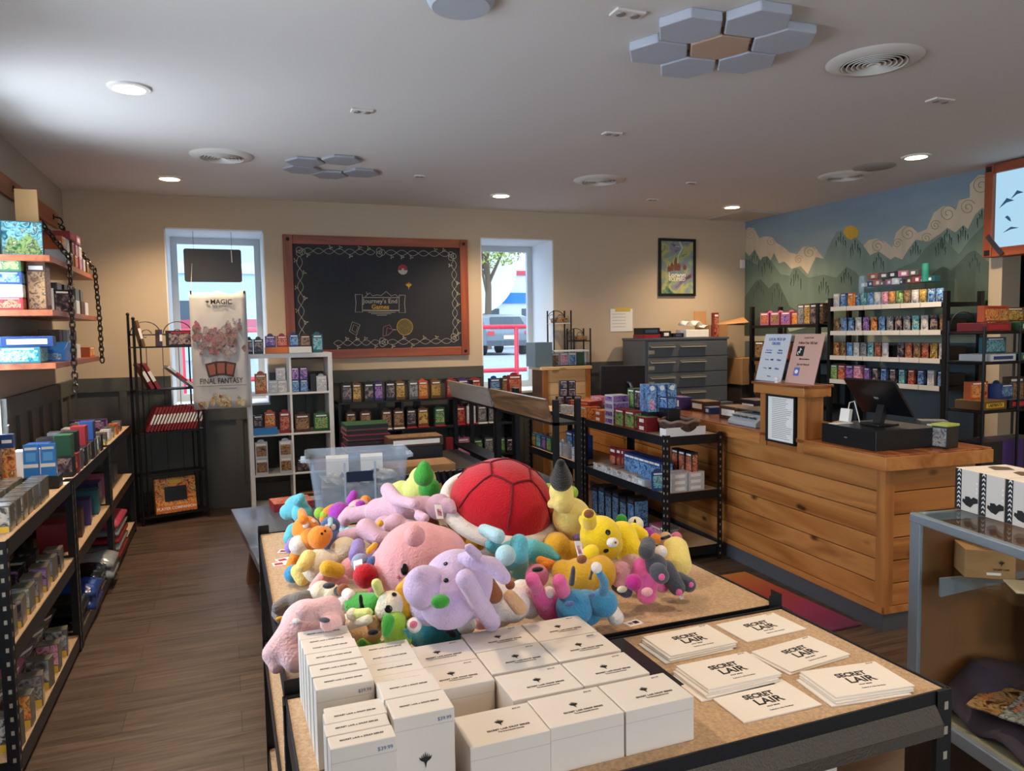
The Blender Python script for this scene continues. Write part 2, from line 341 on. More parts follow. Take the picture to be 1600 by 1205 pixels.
# ---------------------------------------------------------------- mural on the right wall
mu = thing('mountain_mural', 'painted mural of green mountains, curling clouds and blue sky on the right wall', 'mural', (XR, 5.8, 0))
def mpoly(name, pts, col, lay, var=.10, off=(1150, 240), s=3.556, sc=3):
    q = MB(); P = [Xp(off[0]+x/s, off[1]+y/s, XR) for x, y in pts]
    P = [V((XR-.0008*lay, min(7.315, max(4.262, p.y)), max(.02, min(2.825, p.z)))) for p in P]
    q.prism(P, (-.0007, 0, 0)); q.M = Matrix.Identity(4)
    return q.build(name, mat('mural_'+name+str(lay)+(col if isinstance(col, str) else ''), col, .85, var=var, vscale=sc, stretch=(1, 3, .8)), mu, loc=None)
def _mural():
    m = bpy.data.materials.new('mural_sky'); m.use_nodes = True; nt = m.node_tree; b = nt.nodes['Principled BSDF']; b.inputs['Roughness'].default_value = .85
    tc = nt.nodes.new('ShaderNodeTexCoord'); sp = nt.nodes.new('ShaderNodeSeparateXYZ'); nt.links.new(tc.outputs['Object'], sp.inputs[0])
    n = nt.nodes.new('ShaderNodeTexNoise'); n.inputs['Scale'].default_value = 2.2; n.inputs['Detail'].default_value = 6
    mp = nt.nodes.new('ShaderNodeMapping'); mp.inputs['Scale'].default_value = (1, .7, 2.6); nt.links.new(tc.outputs['Object'], mp.inputs[0]); nt.links.new(mp.outputs[0], n.inputs[0])
    a = nt.nodes.new('ShaderNodeMath'); a.operation = 'MULTIPLY_ADD'; a.inputs[1].default_value = .8; a.inputs[2].default_value = -.4; nt.links.new(n.outputs['Fac'], a.inputs[0])
    c = nt.nodes.new('ShaderNodeMath'); c.operation = 'ADD'; nt.links.new(a.outputs[0], c.inputs[0]); nt.links.new(sp.outputs[2], c.inputs[1])
    mr = nt.nodes.new('ShaderNodeMapRange'); mr.inputs[1].default_value = 1.9; mr.inputs[2].default_value = 2.9; nt.links.new(c.outputs[0], mr.inputs[0])
    cr = nt.nodes.new('ShaderNodeValToRGB'); ramp(cr, ['b0b09a', '98a5a4', '83969f', '76899a'], [0, .3, .65, 1]); nt.links.new(mr.outputs[0], cr.inputs[0]); nt.links.new(cr.outputs[0], b.inputs['Base Color'])
    MATS['mural_sky'] = m
    q = MB(); q.bx(XR-.0008, XR+.0005, 4.262, 7.318, .02, 2.828); q.build('painted_sky', m, mu)
_mural()
for o in list(mu.children): o.location = (-XR, -5.8, 0)
CL = 'c9baa0'
mpoly('cloud', [(50, 430), (70, 410), (100, 415), (130, 470), (160, 460), (200, 462), (230, 500), (260, 515), (300, 550), (340, 560), (370, 520), (400, 513), (440, 520), (470, 560), (500, 600), (500, 720), (50, 720)], CL, 2)
mpoly('cloud', [(700, 520), (740, 480), (780, 472), (830, 490), (870, 520), (890, 440), (930, 402), (980, 405), (1010, 440), (1060, 420), (1100, 330), (1150, 292), (1200, 292), (1225, 310), (1240, 260), (1300, 245), (1300, 170), (1350, 118), (1440, 120), (1440, 720), (700, 720)], CL, 2)
mpoly('sun', [(640+42*math.cos(t*PI/8), 440+40*math.sin(t*PI/8)) for t in range(16)], 'd0a53a', 3)
R1 = [(40, 545), (75, 570), (105, 533), (140, 600), (190, 600), (212, 553), (240, 610), (270, 600), (310, 640), (360, 625), (400, 670), (445, 575), (490, 585), (520, 510), (560, 435), (585, 427), (620, 470), (640, 480), (665, 465), (700, 500), (745, 565), (795, 543), (860, 590), (885, 573), (925, 590), (960, 530), (1000, 478), (1070, 490), (1145, 440), (1175, 412), (1220, 440), (1265, 397), (1290, 420), (1330, 340), (1370, 300), (1450, 345), (1450, 900), (40, 900)]
mpoly('far_mountains', R1, '7b8e82', 4)
mpoly('middle_mountains', [(40, 585), (120, 620), (150, 575), (175, 570), (250, 670), (300, 680), (320, 640), (345, 635), (400, 690), (490, 673), (560, 690), (615, 627), (670, 660), (740, 750), (900, 640), (1000, 600), (1060, 520), (1140, 458), (1240, 560), (1300, 480), (1450, 340), (1450, 990), (40, 990)], '64776b', 5)
mpoly('near_mountains', [(40, 800), (110, 710), (140, 700), (185, 750), (215, 718), (240, 720), (300, 850), (380, 890), (460, 1000), (40, 1000)], '4b5a52', 6)
mpoly('near_mountains', [(1050, 720), (1100, 660), (1150, 625), (1200, 650), (1290, 555), (1330, 538), (1450, 610), (1450, 1000), (1050, 1000)], '4d5d54', 6)
mpoly('hill', [(40, 930), (100, 940), (160, 880), (185, 870), (240, 960), (300, 1010), (40, 1010)], '3d4a44', 7)
mpoly('river', [(262, 916), (380, 890), (490, 850), (500, 822), (530, 800), (560, 860), (540, 900), (420, 960), (300, 990)], '9aab9e', 8)
# carved looking folds painted as thin dark strokes
fold = MB(); rr = random.Random(3)
for (mx, my) in [(585, 440), (665, 480), (1175, 425), (1140, 475), (1370, 315), (175, 585), (335, 650), (105, 545), (130, 715), (230, 730), (1330, 560), (1000, 490), (615, 640), (490, 690), (795, 555), (1265, 405)]:
    for k in range(5):
        x = mx+(k-2)*13; y = my+abs(k-2)*22; L = rr.uniform(35, 90); pp = []
        for i in range(5):
            p = Xp(1150+(x+rr.uniform(-3, 3))/3.556, 240+(y+i*L/5)/3.556, XR)
            if 4.3 < p.y < 7.3: pp.append(V((XR-.0075, p.y, p.z)))
        if len(pp) > 2: fold.tube(pp, [.004, .0035, .003, .002, .001][:len(pp)], 4)
fold.build('brush_strokes', mat('stroke_paint', '34473f', .9), mu)
sw = MB()
for (cx, cy, r) in [(85, 450, 34), (200, 490, 28), (410, 550, 36), (350, 590, 25), (960, 445, 44), (1180, 335, 48), (1365, 180, 55), (1290, 300, 45), (790, 515, 38), (900, 500, 28), (1060, 470, 30), (1110, 400, 30)]:
    pp = []
    for i in range(26):
        t = i/25*3.4*PI; q = r*(1-i/29)
        p = Xp(1150+(cx+q*math.cos(t+.5))/3.556, 240+(cy-q*math.sin(t+.5))/3.556, XR)
        if 4.3 < p.y < 7.3: pp.append(V((XR-.0055, p.y, min(p.z, 2.81))))
    if len(pp) > 3: sw.tube(pp, .003, 4)
tag(sw.build('cloud_swirls', mat('swirl_paint', 'b59f84', .9), mu), kind='stuff')
for o in list(mu.children): o.location = (-XR, -5.8, 0)
q = MB(); q.bx(XR-.012, XR-.0085, 4.262, 7.30, .03, 1.42); q.build('lower_paint', mat('mural_lower', '5f6c72', .8), mu).location = (-XR, -5.8, 0)
# ---------------------------------------------------------------- ceiling fittings
LG = emis('lamp_diffuser', 'ffdf9a', 9)
first = None
LN = ['above the nearest left aisle', 'above the back left corner', 'above the chalkboard', 'near the ceiling hatch by the back right corner', 'above the mural wall shelves']
for i, (lx, ly) in enumerate(LAMPS):
    lab = 'round recessed ceiling lamp glowing warm yellow, '+LN[i] if i < 5 else 'round recessed ceiling lamp behind the camera, %s of its row' % ORD[i-5]
    if first is None:
        e = thing('recessed_lamp', lab, 'ceiling lamp', (lx, ly, ZC), group='recessed ceiling lamps')
        q = MB(); q.lathe([(.075, -.012), (.098, -.009), (.102, 0), (.075, 0), (.075, -.012)], n=32); q.build('trim_ring', mat('ring_white', 'e6e2dc', .5), e, smooth=True)
        q = MB(); q.lathe([(.074, -.001), (.074, -.006), (0, -.008)], n=32); q.build('diffuser', LG, e, smooth=True)
        first = e
    else: dup(first, (lx, ly, ZC), label=lab)
first = None
for i, (lx, ly, r, lb) in enumerate([(.03, 5.65, .2, 'left of the small hexagon panels'), (2.97, 5.64, .2, 'in the middle over the back wall'), (4.88, 4.89, .2, 'in front of the mural wall'), (2.93, 2.77, .21, 'beside the large hexagon panels')]):
    if first is None:
        e = thing('ceiling_vent', 'round white ceiling air vent with dark rings, '+lb, 'air vent', (lx, ly, ZC), group='round ceiling vents')
        q = MB(); q.lathe([(.15, -.02), (.2, -.012), (.215, 0), (.15, 0)], n=40); q.build('outer_ring', mat('vent_white', 'cfcac2', .5), e, smooth=True)
        q = MB(); q.lathe([(.15, -.001), (.15, -.003), (0, -.003)], n=32); q.build('dark_throat', mat('vent_dark', '1f1c1a', .9), e)
        q = MB()
        for r_ in (.135, .112, .089, .066, .043, .02): q.lathe([(r_-.004, -.006), (r_+.009, -.024), (r_+.012, -.022), (r_, -.004)], n=32)
        q.build('louvre_rings', mat('vent_white', 'cfcac2', .5), e, smooth=True); first = e
    else: dup(first, (lx, ly, ZC), label='round white ceiling air vent with dark rings, '+lb)
# hexagonal acoustic panels
def hexes(cs, R, th, z, grp, place, colors, rot=0):
    for i, (cx, cy) in enumerate(cs):
        q = MB(); q.prism([(R*math.cos(rot+k*PI/3), R*math.sin(rot+k*PI/3), 0) for k in range(6)], (0, 0, th))
        o = q.build('acoustic_panel', mat('panel_'+colors[i], colors[i], .9), bevel=.006); o.location = (cx, cy, z)
        tag(o, ('tan' if colors[i] == 'b99b86' else 'pale grey')+' hexagonal acoustic panel on the ceiling, '+place[i], 'acoustic panel', grp)
G = 'aeb2bc'
hexes([(2.065+.262*math.cos(math.radians(a)), 2.79+.262*math.sin(math.radians(a))) for a in (207, 267, 327, 27, 87, 147)]+[(2.065, 2.79)], .143, .04, ZC-.04, 'large hexagon panel cluster', ['upper left petal of the large cluster', 'top petal of the large cluster', 'right petal of the large cluster', 'lower right petal of the large cluster', 'lower left petal of the large cluster', 'left petal of the large cluster', 'centre of the large cluster'], [G, G, G, G, G, G, 'b99b86'], rot=math.radians(57))
hexes([(.59, 5.63), (.59, 5.89), (.815, 6.02), (1.04, 5.89), (.83, 5.50)], .143, .02, ZC-.02, 'small hexagon panel cluster', ['upper left of the far cluster', 'lower left of the far cluster', 'bottom of the far cluster', 'right end of the far cluster', 'top of the far cluster'], ['9b9ca3']*5, rot=PI/6*0)
q = MB(); q.lathe([(0, -.03), (.11, -.03), (.125, -.015), (.13, 0)], n=40); o = q.build('ceiling_speaker', mat('speaker_grey', 'a9acb4', .8), smooth=True); o.location = (.885, 2.785, ZC)
tag(o, 'round pale grey ceiling disc cut by the top edge of the photo', 'ceiling speaker')
q = MB(); q.lathe([(0, -.008), (.15, -.008), (.16, 0)], n=40); o = q.build('ceiling_speaker', mat('speaker_tan', '9c948f', .8), smooth=True); o.location = (4.84, 4.56, ZC)
tag(o, 'flat round ceiling speaker beside the vent in front of the mural', 'ceiling speaker')
def plate(x, y, lb, w=.13):
    e = thing('ceiling_plate', 'small white ceiling emergency lamp plate, '+lb, 'emergency lamp', (x, y, ZC), group='small ceiling lamp plates')
    MB().box((0, 0, -.005), (w, w*.55, .01)).build('plate', mat('plate_white', 'd8d2ca', .5), e, bevel=.002)
    for s in (-1, 1): MB().lathe([(0, -.014), (.018, -.012), (.022, -.004)], (s*w*.24, 0, -.003), 16).build('lamp_eye', mat('eye_grey', '85807a', .4), e, smooth=True)
plate(1.545, 2.68, 'left of the large hexagon cluster'); plate(.77, 4.3, 'near the middle of the ceiling', .12); plate(2.36, 4.3, 'right of the middle of the ceiling', .12); plate(3.79, 3.12, 'below the nearest vent', .14)
plate(3.9, 6.31, 'near the back wall', .1); plate(3.79, 5.51, 'beyond the middle vent', .08); plate(1.5, 5.9, 'right of the far hexagon cluster', .08)
q = MB(); q.bx(-.27, .27, -.3, .3, -.012, 0); q.bx(-.24, .24, -.27, .27, -.016, -.012); o = q.build('ceiling_hatch', mat('hatch_paint', 'b9b3ac', .8)); o.location = (5.45, 6.9, ZC)
tag(o, 'square access hatch in the ceiling above the back right corner', 'hatch')
# ---------------------------------------------------------------- outside
b = MB(); b.bx(-30, 60, 7.96, 90, -.2, .72); struct('ground_outside', b, mat('asphalt', '8f979f', .9, var=.1, vscale=2))
e = thing('pipe_railing', 'red pipe railing outside the window right of the chalkboard', 'railing', (3.5, 10, .72)); RED = mat('red_paint', 'c4263c', .4)
for z in (.93, .31): q = MB(); q.tube([(-7, 0, z), (4, 0, z)], .032, 10); q.build('rail', RED, e, smooth=True)
for x in (-6, -4, -2, .43-.02, 2.4): q = MB(); q.tube([(x, 0, 0), (x, 0, .93)], .032, 10); q.build('rail_post', RED, e, smooth=True)
# parked car seen from behind
cx, cy, cz = Yp(797, 540, 26).x, 26, .72
e = thing('parked_car', 'grey car parked beyond the red railing, seen from behind', 'car', (cx, cy, cz))
prof = [(0, .35), (0, .85), (.15, 1.0), (.55, 1.45), (1.2, 1.55), (2.4, 1.5), (3.1, 1.05), (4.3, .9), (4.45, .35)]
q = MB(); q.prism([(-.92, y, z) for y, z in prof], (1.84, 0, 0)); q.build('car_body', mat('car_grey', '6f7780', .3, .3), e, bevel=.06)
q = MB(); q.prism([(-.7, .14, 1.03), (.7, .14, 1.03), (.6, .50, 1.42), (-.6, .50, 1.42)], (0, -.02, .02)); q.build('rear_window', mat('car_glass', '2c3a44', .1), e)
for s in (-1, 1):
    q = MB(); q.bx(s*.62, s*.88, -.03, .02, .75, .9); q.build('tail_light', mat('tail_red', 'c83232', .3), e)
    for y in (.8, 3.5): q = MB(); q.tube([(s*.72, y, .32), (s*.93, y, .32)], .32, 20); q.build('wheel', mat('rubber', '202020', .8), e)
q = MB(); q.bx(-.25, .25, -.03, .01, .6, .74); q.build('number_plate', PAPER, e); q = MB(); q.bx(-.9, .9, -.08, .05, .35, .55); q.build('bumper', mat('car_bumper', '4a5058', .5), e)
def bldg(name, label, x, y, w, d, h, col, bands, win=None):
    e = thing(name, label, 'building', (x, y, .72))
    q = MB(); q.bx(-w/2, w/2, 0, d, 0, h); q.build('wall', mat('bw_'+col, col, .8), e)
    for z0, z1, c in bands: q = MB(); q.bx(-w/2-.1, w/2+.1, -.12, 0, z0, z1); q.build('band', mat('band_'+c, c, .6), e)
    for k in range(int(w/3)): q = MB(); q.bx(-w/2+1+k*3, -w/2+2.6+k*3, -.06, 0, .6, 2.2); q.build('window', mat('dark_pane', '3a4a58', .2), e)
    return e
e = bldg('shop_building', 'white building with red and blue bands across the street', 16, 40, 26, 8, 5.2, 'dfe6ea', [(4.1, 4.35, 'cf4a58'), (2.5, 3.1, '2c7fc8')])
q = MB(); q.tube([(-3.5, -1.6, 4.4), (-3.5, .1, 4.4)], 2.6, 40); q.build('arched_gable', mat('gable_white', 'f2f5f7', .6), e)
bldg('shop_building', 'pale blue building beyond the window with the hanging sign', -5, 30, 14, 8, 7, 'b4cddb', [(3.2, 3.6, 'c9d4db'), (1.2, 1.5, 'b8455a')])
def tree(x, y, h, r, lab, seed, col):
    e = thing('street_tree', lab, 'tree', (x, y, .72)); rr = random.Random(seed)
    q = MB(); q.tube([(0, 0, 0), (.1, 0, h*.4), (.0, .1, h*.75)], [.22, .16, .08], 8)
    for k in range(14): a = rr.uniform(0, 6.28); q.tube([(0, 0, h*.35+k*h*.03), (math.cos(a)*r*.5, math.sin(a)*r*.5, h*.6+rr.uniform(0, h*.15)), (math.cos(a)*r*.9, math.sin(a)*r*.9, h*.7+rr.uniform(-.1, .3)*h)], [.07, .04, .015], 5)
    q.build('trunk', mat('bark', '6b5a4a', .9), e)
    q = MB()
    for k in range(1500):
        a, ph, rad = rr.uniform(0, 6.28), math.acos(rr.uniform(-1, 1)), r*rr.uniform(.3, 1)**.5
        c = V((rad*math.sin(ph)*math.cos(a), rad*math.sin(ph)*math.sin(a), h*.72+rad*.7*math.cos(ph)))
        R = Euler((rr.uniform(0, 6), rr.uniform(0, 6), 0)).to_matrix(); s = rr.uniform(.06, .14)
        q.add([c+R @ V(p) for p in ((-s, 0, 0), (0, -s*.5, 0), (s, 0, 0), (0, s*.5, 0))], [(0, 1, 2, 3)])
    q.build('foliage', mat(col, col, .8, var=.3, vscale=1.5), e)
tree(17.5, 34, 9, 3.2, 'leafy yellow green tree above the white building', 1, 'a8b04a')
tree(-3.2, 18, 6, 1.6, 'small green tree outside the left window', 2, '7f9a4a')
tree(12.5, 36, 8, 2.4, 'green tree beside the arched gable', 5, '94a348')
# ================================================================ FURNITURE
def metal_rack(name, label, x0, x1, y0, y1, levels, top, group=None, cat='metal rack', holes=True, beam=.045, board=BOARD):
    """boltless rack: four perforated angle posts, beams and particle board decks (deck tops at the given heights)"""
    e = thing(name, label, cat, ((x0+x1)/2, (y0+y1)/2, 0), group=group)
    X, Y = (x1-x0)/2, (y1-y0)/2; t = .003; wd = .038
    for sx in (-1, 1):
        for sy in (-1, 1):
            q = MB(); q.bx(sx*X, sx*(X-wd), sy*Y, sy*(Y-t), 0, top); q.bx(sx*X, sx*(X-t), sy*(Y-t), sy*(Y-wd), 0, top)
            if holes:
                for k in range(int(top/.05)):
                    z = .03+k*.05
                    q.bx(sx*(X-.010), sx*(X-.020), sy*(Y+.0006), sy*(Y+.0001), z, z+.016, 1); q.bx(sx*(X+.0006), sx*(X+.0001), sy*(Y-.012), sy*(Y-.022), z, z+.016, 1)
            q.build('post', [BLACK, mat('hole_grey', '8d8578', .8)], e)
    for z in levels:
        for s in (-1, 1):
            q = MB(); q.bx(-X+.004, X-.004, s*(Y-.004), s*(Y-.008), z-beam-.012, z+.004); q.bx(-X+.004, X-.004, s*(Y-.008), s*(Y-.025), z-beam-.012, z-beam-.008)
            q.build('beam', BLACK, e)
            if group == 'rack tables' and z > .8:
                q = MB(); q.prism([(-X+.04, s*(Y-.003), z-.022), (X-.04, s*(Y-.003), z-.022), (X-.04, s*(Y+.016), z-.052), (-X+.04, s*(Y+.016), z-.052)], (0, -s*.003, -.001)); q.bx(-X+.04, X-.04, s*(Y+.014), s*(Y+.017), z-.075, z-.052); q.build('beam_ledge', [mat('lit_ledge_metal', '443d34', .5, .2, bump=.3, bscale=200)], e)  # ledge coloured lighter than the black beams for the light it reflects
            q = MB(); q.bx(s*(X-.004), s*(X-.008), -Y+.004, Y-.004, z-beam-.012, z+.004); q.bx(s*(X-.008), s*(X-.025), -Y+.004, Y-.004, z-beam-.012, z-beam-.008)
            q.build('beam', mat('beam_metal', '2c2f36', .35, .5), e)
        MB().bx(-X+.009, X-.009, -Y+.009, Y-.009, z-.013, z).build('shelf_board', board, e)
    return e
TT = .865
metal_rack('rack_table', 'low black metal rack table carrying the white cartons and envelopes, nearest the camera', .075, 1.285, 1.0, 1.475, (.07, .47, TT), TT+.004, 'rack tables')
metal_rack('rack_table', 'low black metal rack table under the heap of plush toys', .08, 1.295, 1.485, 2.77, (.07, .47, TT), TT+.03, 'rack tables')
LRX = (-1.2, -.74)
for y0, lb in ((3.0, 'nearest of the three left aisle racks'), (4.24, 'middle one of the three left aisle racks'), (5.48, 'farthest of the three left aisle racks')):
    metal_rack('metal_rack', 'black perforated metal rack with particle board shelves, '+lb, *LRX, y0, y0+1.22, (.08, .48, TT), TT+.01, 'left aisle racks')
metal_rack('metal_rack', 'nearer black metal rack along the wooden counter with card boxes on it', 2.67, 3.12, 4.17, 5.37, (.10, .48, .86), .875, 'racks along the counter')
metal_rack('metal_rack', 'farther black metal rack along the wooden counter below the black boxes', 2.67, 3.12, 5.39, 6.55, (.10, .48, .86), .875, 'racks along the counter')
# rack with rustic plank header boards
RUST = wood('rustic_plank', ['3a2c22', '6a4c36', '8c6a4c', '4a3628'], axis=1, rings=14, stretch=12, rough=.35, bump=.3)
RUST_SHEEN = wood('sheen_plank', ['6e665e', '8e867e', 'a09890', '7c746c'], axis=1, rings=14, stretch=12, rough=.3, bump=.3)  # brown plank coloured pale grey to stand for the window reflected in it
def header_rack(y0, y1, label, hm):
    e = thing('display_rack', label, 'display rack', (2.0, (y0+y1)/2, 0), group='plank headed racks'); Y = (y1-y0)/2
    for s in (-1, 1):
        for x in (0, .16): MB().bx(x, x+.035, s*Y, s*(Y-.035), 0, 1.12).build('post', BLACK, e)
    for z in (.04, .52, .97): MB().bx(0, .16, -Y, Y, z-.02, z).build('shelf_rail', BLACK, e)
    q = MB(); q.box((-.03, 0, 1.05), (.015, 2*Y-.04, .16), R=Matrix.Rotation(-.28, 3, 'Y')); q.build('header_board', hm, e)
    q = MB(); q.box((-.05, 0, .36), (.015, 2*Y-.04, .17), R=Matrix.Rotation(-.45, 3, 'Y')); q.build('lower_board', hm, e)
    q = MB(); q.box((-.05-.035, 0, .44), (.02, 2*Y-.04, .006), R=Matrix.Rotation(-.45, 3, 'Y')); q.build('white_lip', WHITE, e)
    return e
header_rack(5.62, 6.80, 'black rack topped by a plank header with painted pale sheen, left of the darker one', RUST_SHEEN)
header_rack(4.45, 5.60, 'black rack topped by a dark brown plank header, beside the card box stack', RUST)
# low dark table under the clear tub
e = thing('low_table', 'low table with a glossy blackish plank top and slanted brown wooden legs', 'table', (.676, 4.41, 0), rz=math.radians(5.1))
DKT = wood('dark_table_top', ['23272e', '3c424b', '5c626a', '2c3138'], axis=1, rings=5, stretch=6, rough=.16)
for i in range(4): MB().bx(-.62+i*.31, -.62+(i+1)*.31-.004, -.95, .77, .41, .45).build('top_plank', DKT, e, bevel=.003)
BRL = wood('brown_leg', ['4a2a18', '6b3f24', '7c4c2c'], axis=2, rings=8)
for sx in (-1, 1):
    for sy, yy in ((-1, -.75), (1, .6)):
        q = MB(); q.prism([(sx*.52-.04, yy-.04, .0), (sx*.52+.04, yy-.04, 0), (sx*.52+.04, yy+.04, 0), (sx*.52-.04, yy+.04, 0)], (-sx*.06, 0, .41)); q.build('leg', BRL, e)
q = MB(); q.bx(-.5, .5, -.7, -.66, .33, .41); q.bx(-.5, .5, .55, .59, .33, .41); q.bx(-.52, -.48, -.7, .59, .33, .41); q.bx(.48, .52, -.7, .59, .33, .41); q.build('apron', BRL, e)
# étagère in the back left corner
e = thing('wire_etagere', 'tall narrow black iron shelf tower in the back left corner', 'shelf tower', (-.70, 6.83, 0), rz=math.radians(17))
EW, ED = .52, .20
for x, y in ((0, 0), (EW, 0), (0, ED), (EW, ED)):
    h = 1.76 if y else 1.72
    q = MB(); q.tube([(x, y, 0), (x, y, h)], .011, 8); q.sph((x, y, h+.012), .015, nu=8, nv=6); q.build('post', BLACK, e, smooth=True)
    q = MB(); q.tube([(x+(.045 if x == 0 else -.045), y, .05), (x+(.045 if x == 0 else -.045), y, 1.56)], .007, 6); q.build('inner_rod', BLACK, e, smooth=True)
ESH = (.07, .42, .78, 1.14, 1.50)
for z in ESH:
    q = MB(); q.bx(-.005, EW+.005, -.005, ED+.005, z-.012, z); q.build('shelf_plate', BLACK, e)
for z0 in ESH[:-1]:
    for k in (1, 2, 3): q = MB(); q.tube([(EW*k/4, ED, z0), (EW*k/4, ED, z0+.35)], .003, 5); q.build('back_wire', BLACK, e)
def scroll(cx, r, z, flip=1):
    return [(cx+flip*r*math.cos(t)*(1-t/7), ED, z+r*math.sin(t)*(1-t/9)) for t in [i*.35 for i in range(16)]]
q = MB()
for cx, fl in ((.13, 1), (.39, -1)): q.tube([(cx-.12*math.cos(t), ED, 1.60+.11*math.sin(t)) for t in [i*PI/12 for i in range(13)]], .004, 6); q.tube(scroll(cx, .05, 1.60, fl), .0035, 6)
q.tube([(0, ED, 1.60), (EW, ED, 1.60)], .008, 6)
q.build('scroll_crest', BLACK, e, smooth=True)
ETA = e
# white cube shelf
e = thing('cube_shelf', 'white cube shelf unit two cells wide standing by the left window', 'shelf unit', (.535, 7.10, 0))
for x in (-.375, 0, .355-.01): pass
X0, X1, Y0, Y1 = -.375, .365, -.185, .165
for z0, z1 in ((0, .04), (.32, .338), (.680, .698), (1.045, 1.063), (1.375, 1.415)): MB().bx(X0+.002, X1-.002, Y0, Y1, z0, z1).build('shelf_panel', WHITE, e, bevel=.002)
for x0, x1 in ((X0, X0+.038), (X1-.038, X1)): MB().bx(x0, x1, Y0-.001, Y1, .0, 1.4149).build('side_panel', WHITE, e, bevel=.002)
for z0, z1 in ((.04, .32), (.338, .68), (.698, 1.045), (1.063, 1.375)): MB().bx(-.014, .004, Y0, Y1, z0, z1).build('divider', WHITE, e)
# black wall shelf under the chalkboard
BS = mat('black_laminate', '1b1c20', .5)
e = thing('black_shelf_unit', 'long low black shelf unit against the wall under the chalkboard', 'shelf unit', (1.83, 7.12, 0))
for z in (.05, .36, .67, .945): MB().bx(-.88, .88, -.15, .15, z-.02, z).build('shelf', BS, e)
for x in (-.88, -.29, .30, .88-.02): MB().bx(x, x+.02, -.149, .149, 0, .944).build('upright', BS, e)
# pine podium at the back and the shiplap counter
PINE = wood('cedar_boards', ['6a3a18', 'a3662e', 'bd8145', '8a5224'], axis=1, rings=5, stretch=10, knots=.97, rough=.42, bump=.12)
PINEX = wood('cedar_board_x', ['6a3a18', 'a3662e', 'bd8145', '8a5224'], axis=0, rings=5, stretch=10, knots=.97, rough=.42, bump=.12)
PINEZ = wood('cedar_board_z', ['8a5228', 'ad7038', 'bd8244'], axis=2, rings=6, stretch=10, knots=.3, rough=.42)
CTOP = wood('counter_top', ['5a2c18', '8a4c28', 'a8683a', '6e3a20'], axis=1, rings=7, stretch=8, knots=.4, rough=.25)
KICK = mat('rubber_kick', '4b4d52', .6)
CRZ = -math.radians(3.5)
CO = (3.10, 2.81, 0)
CM = Matrix.Translation(V(CO)) @ Matrix.Rotation(CRZ, 4, 'Z')
def cpt(v, u, z): return CM @ V((v, u, z))          # v: depth behind the front face, u: along the counter, z: height
e = thing('wooden_counter', 'cedar plank checkout counter with a raised post and a dark wood top', 'counter', CO, rz=CRZ)
CL_, CD = 3.75, .62
MB().bx(.012, CD-.012, .012, CL_, .0, .85).build('core', mat('core_wood', '6e4522', .8), e)
q = MB(); q.bx(-.004, CD+.004, -.004, CL_, 0, .095); q.build('kick_strip', KICK, e)
q = MB(); q.bx(-.012, -.004, -.012, CL_, .095, .13); q.bx(-.012, CD+.012, -.012, -.004, .095, .13); q.build('base_trim', PINE, e)
nb = 6; bh = (.845-.13)/nb
for i in range(nb):
    z0 = .13+i*bh; off = (0, .0)[0]
    MB().bx(-.002, .012, .045, CL_, z0, z0+bh-.005).build('front_board', PINE, e, bevel=.003)
    MB().bx(.045, CD-.03, -.002, .012, z0, z0+bh-.005).build('end_board', PINEX, e, bevel=.003)
q = MB(); q.bx(-.010, .048, -.010, -.002, .13, .845); q.bx(-.010, -.002, -.002, .048, .13, .845); q.build('corner_post', PINEZ, e)
q = MB(); q.bx(-.045, CD+.03, -.045, CL_, .90, .925); q.build('counter_top', CTOP, e, bevel=.003)
q = MB(); q.bx(-.052, -.03, -.052, .56, .845, .915); q.bx(-.052, -.03, .97, CL_, .845, .915); q.bx(-.03, CD+.035, -.052, -.03, .845, .915); q.build('edge_board', PINE, e, bevel=.003)
# raised post on the counter
PU0, PU1 = .56, .97
q = MB(); q.bx(-.028, .075, PU0+.02, PU1-.02, .925, 1.17); q.build('post_core', mat('core_wood', '6e4522', .8), e)
for i in range(4):
    z0 = .845+i*.085
    MB().bx(-.036, -.029, PU0+.06, PU1-.06, z0, z0+.081).build('post_board', PINE, e, bevel=.002)
for u0, u1 in ((PU0, PU0+.06), (PU1-.06, PU1)): q = MB(); q.bx(-.045, -.025, u0, u1, .845, 1.17); q.build('post_trim', PINEZ, e)
MB().bx(-.03, .085, PU0, PU0+.018, .926, 1.17).build('post_side', PINEZ, e)
MB().bx(-.03, .085, PU1-.018, PU1, .926, 1.17).build('post_side', PINEZ, e)
q = MB(); q.bx(-.075, .115, PU0-.03, PU1+.03, 1.17, 1.225); q.build('post_cap', PINE, e, bevel=.003)
q = MB(); q.bx(-.085, .125, PU0-.04, PU1+.04, 1.225, 1.24); q.build('cap_top', CTOP, e, bevel=.002)
# framed notice on the post
fn = thing('framed_notice', 'black framed printed notice hanging on the wooden counter post', 'framed notice', cpt(-.050, .765, 1.022), rz=CRZ-PI/2)
q = MB(); w_, h_ = .135, .145
for a in (-1, 1): q.bx(a*w_, a*(w_-.012), -.008, .012, -h_, h_); q.bx(-w_, w_, -.008, .012, a*h_, a*(h_-.012))
q.build('frame', BLACK, fn)
MB().bx(-w_+.01, w_-.01, .002, .006, -h_+.01, h_-.01).build('notice_sheet', PAPER, fn)
q = MB(); rr = random.Random(4)
for k in range(22): q.bx(-.085, -.085+rr.uniform(.12, .19), .0008, .002, .118-k*.0112, .1205-k*.0112)
q.build('printed_lines', mat('grey_ink', '6b6864', .7), fn)
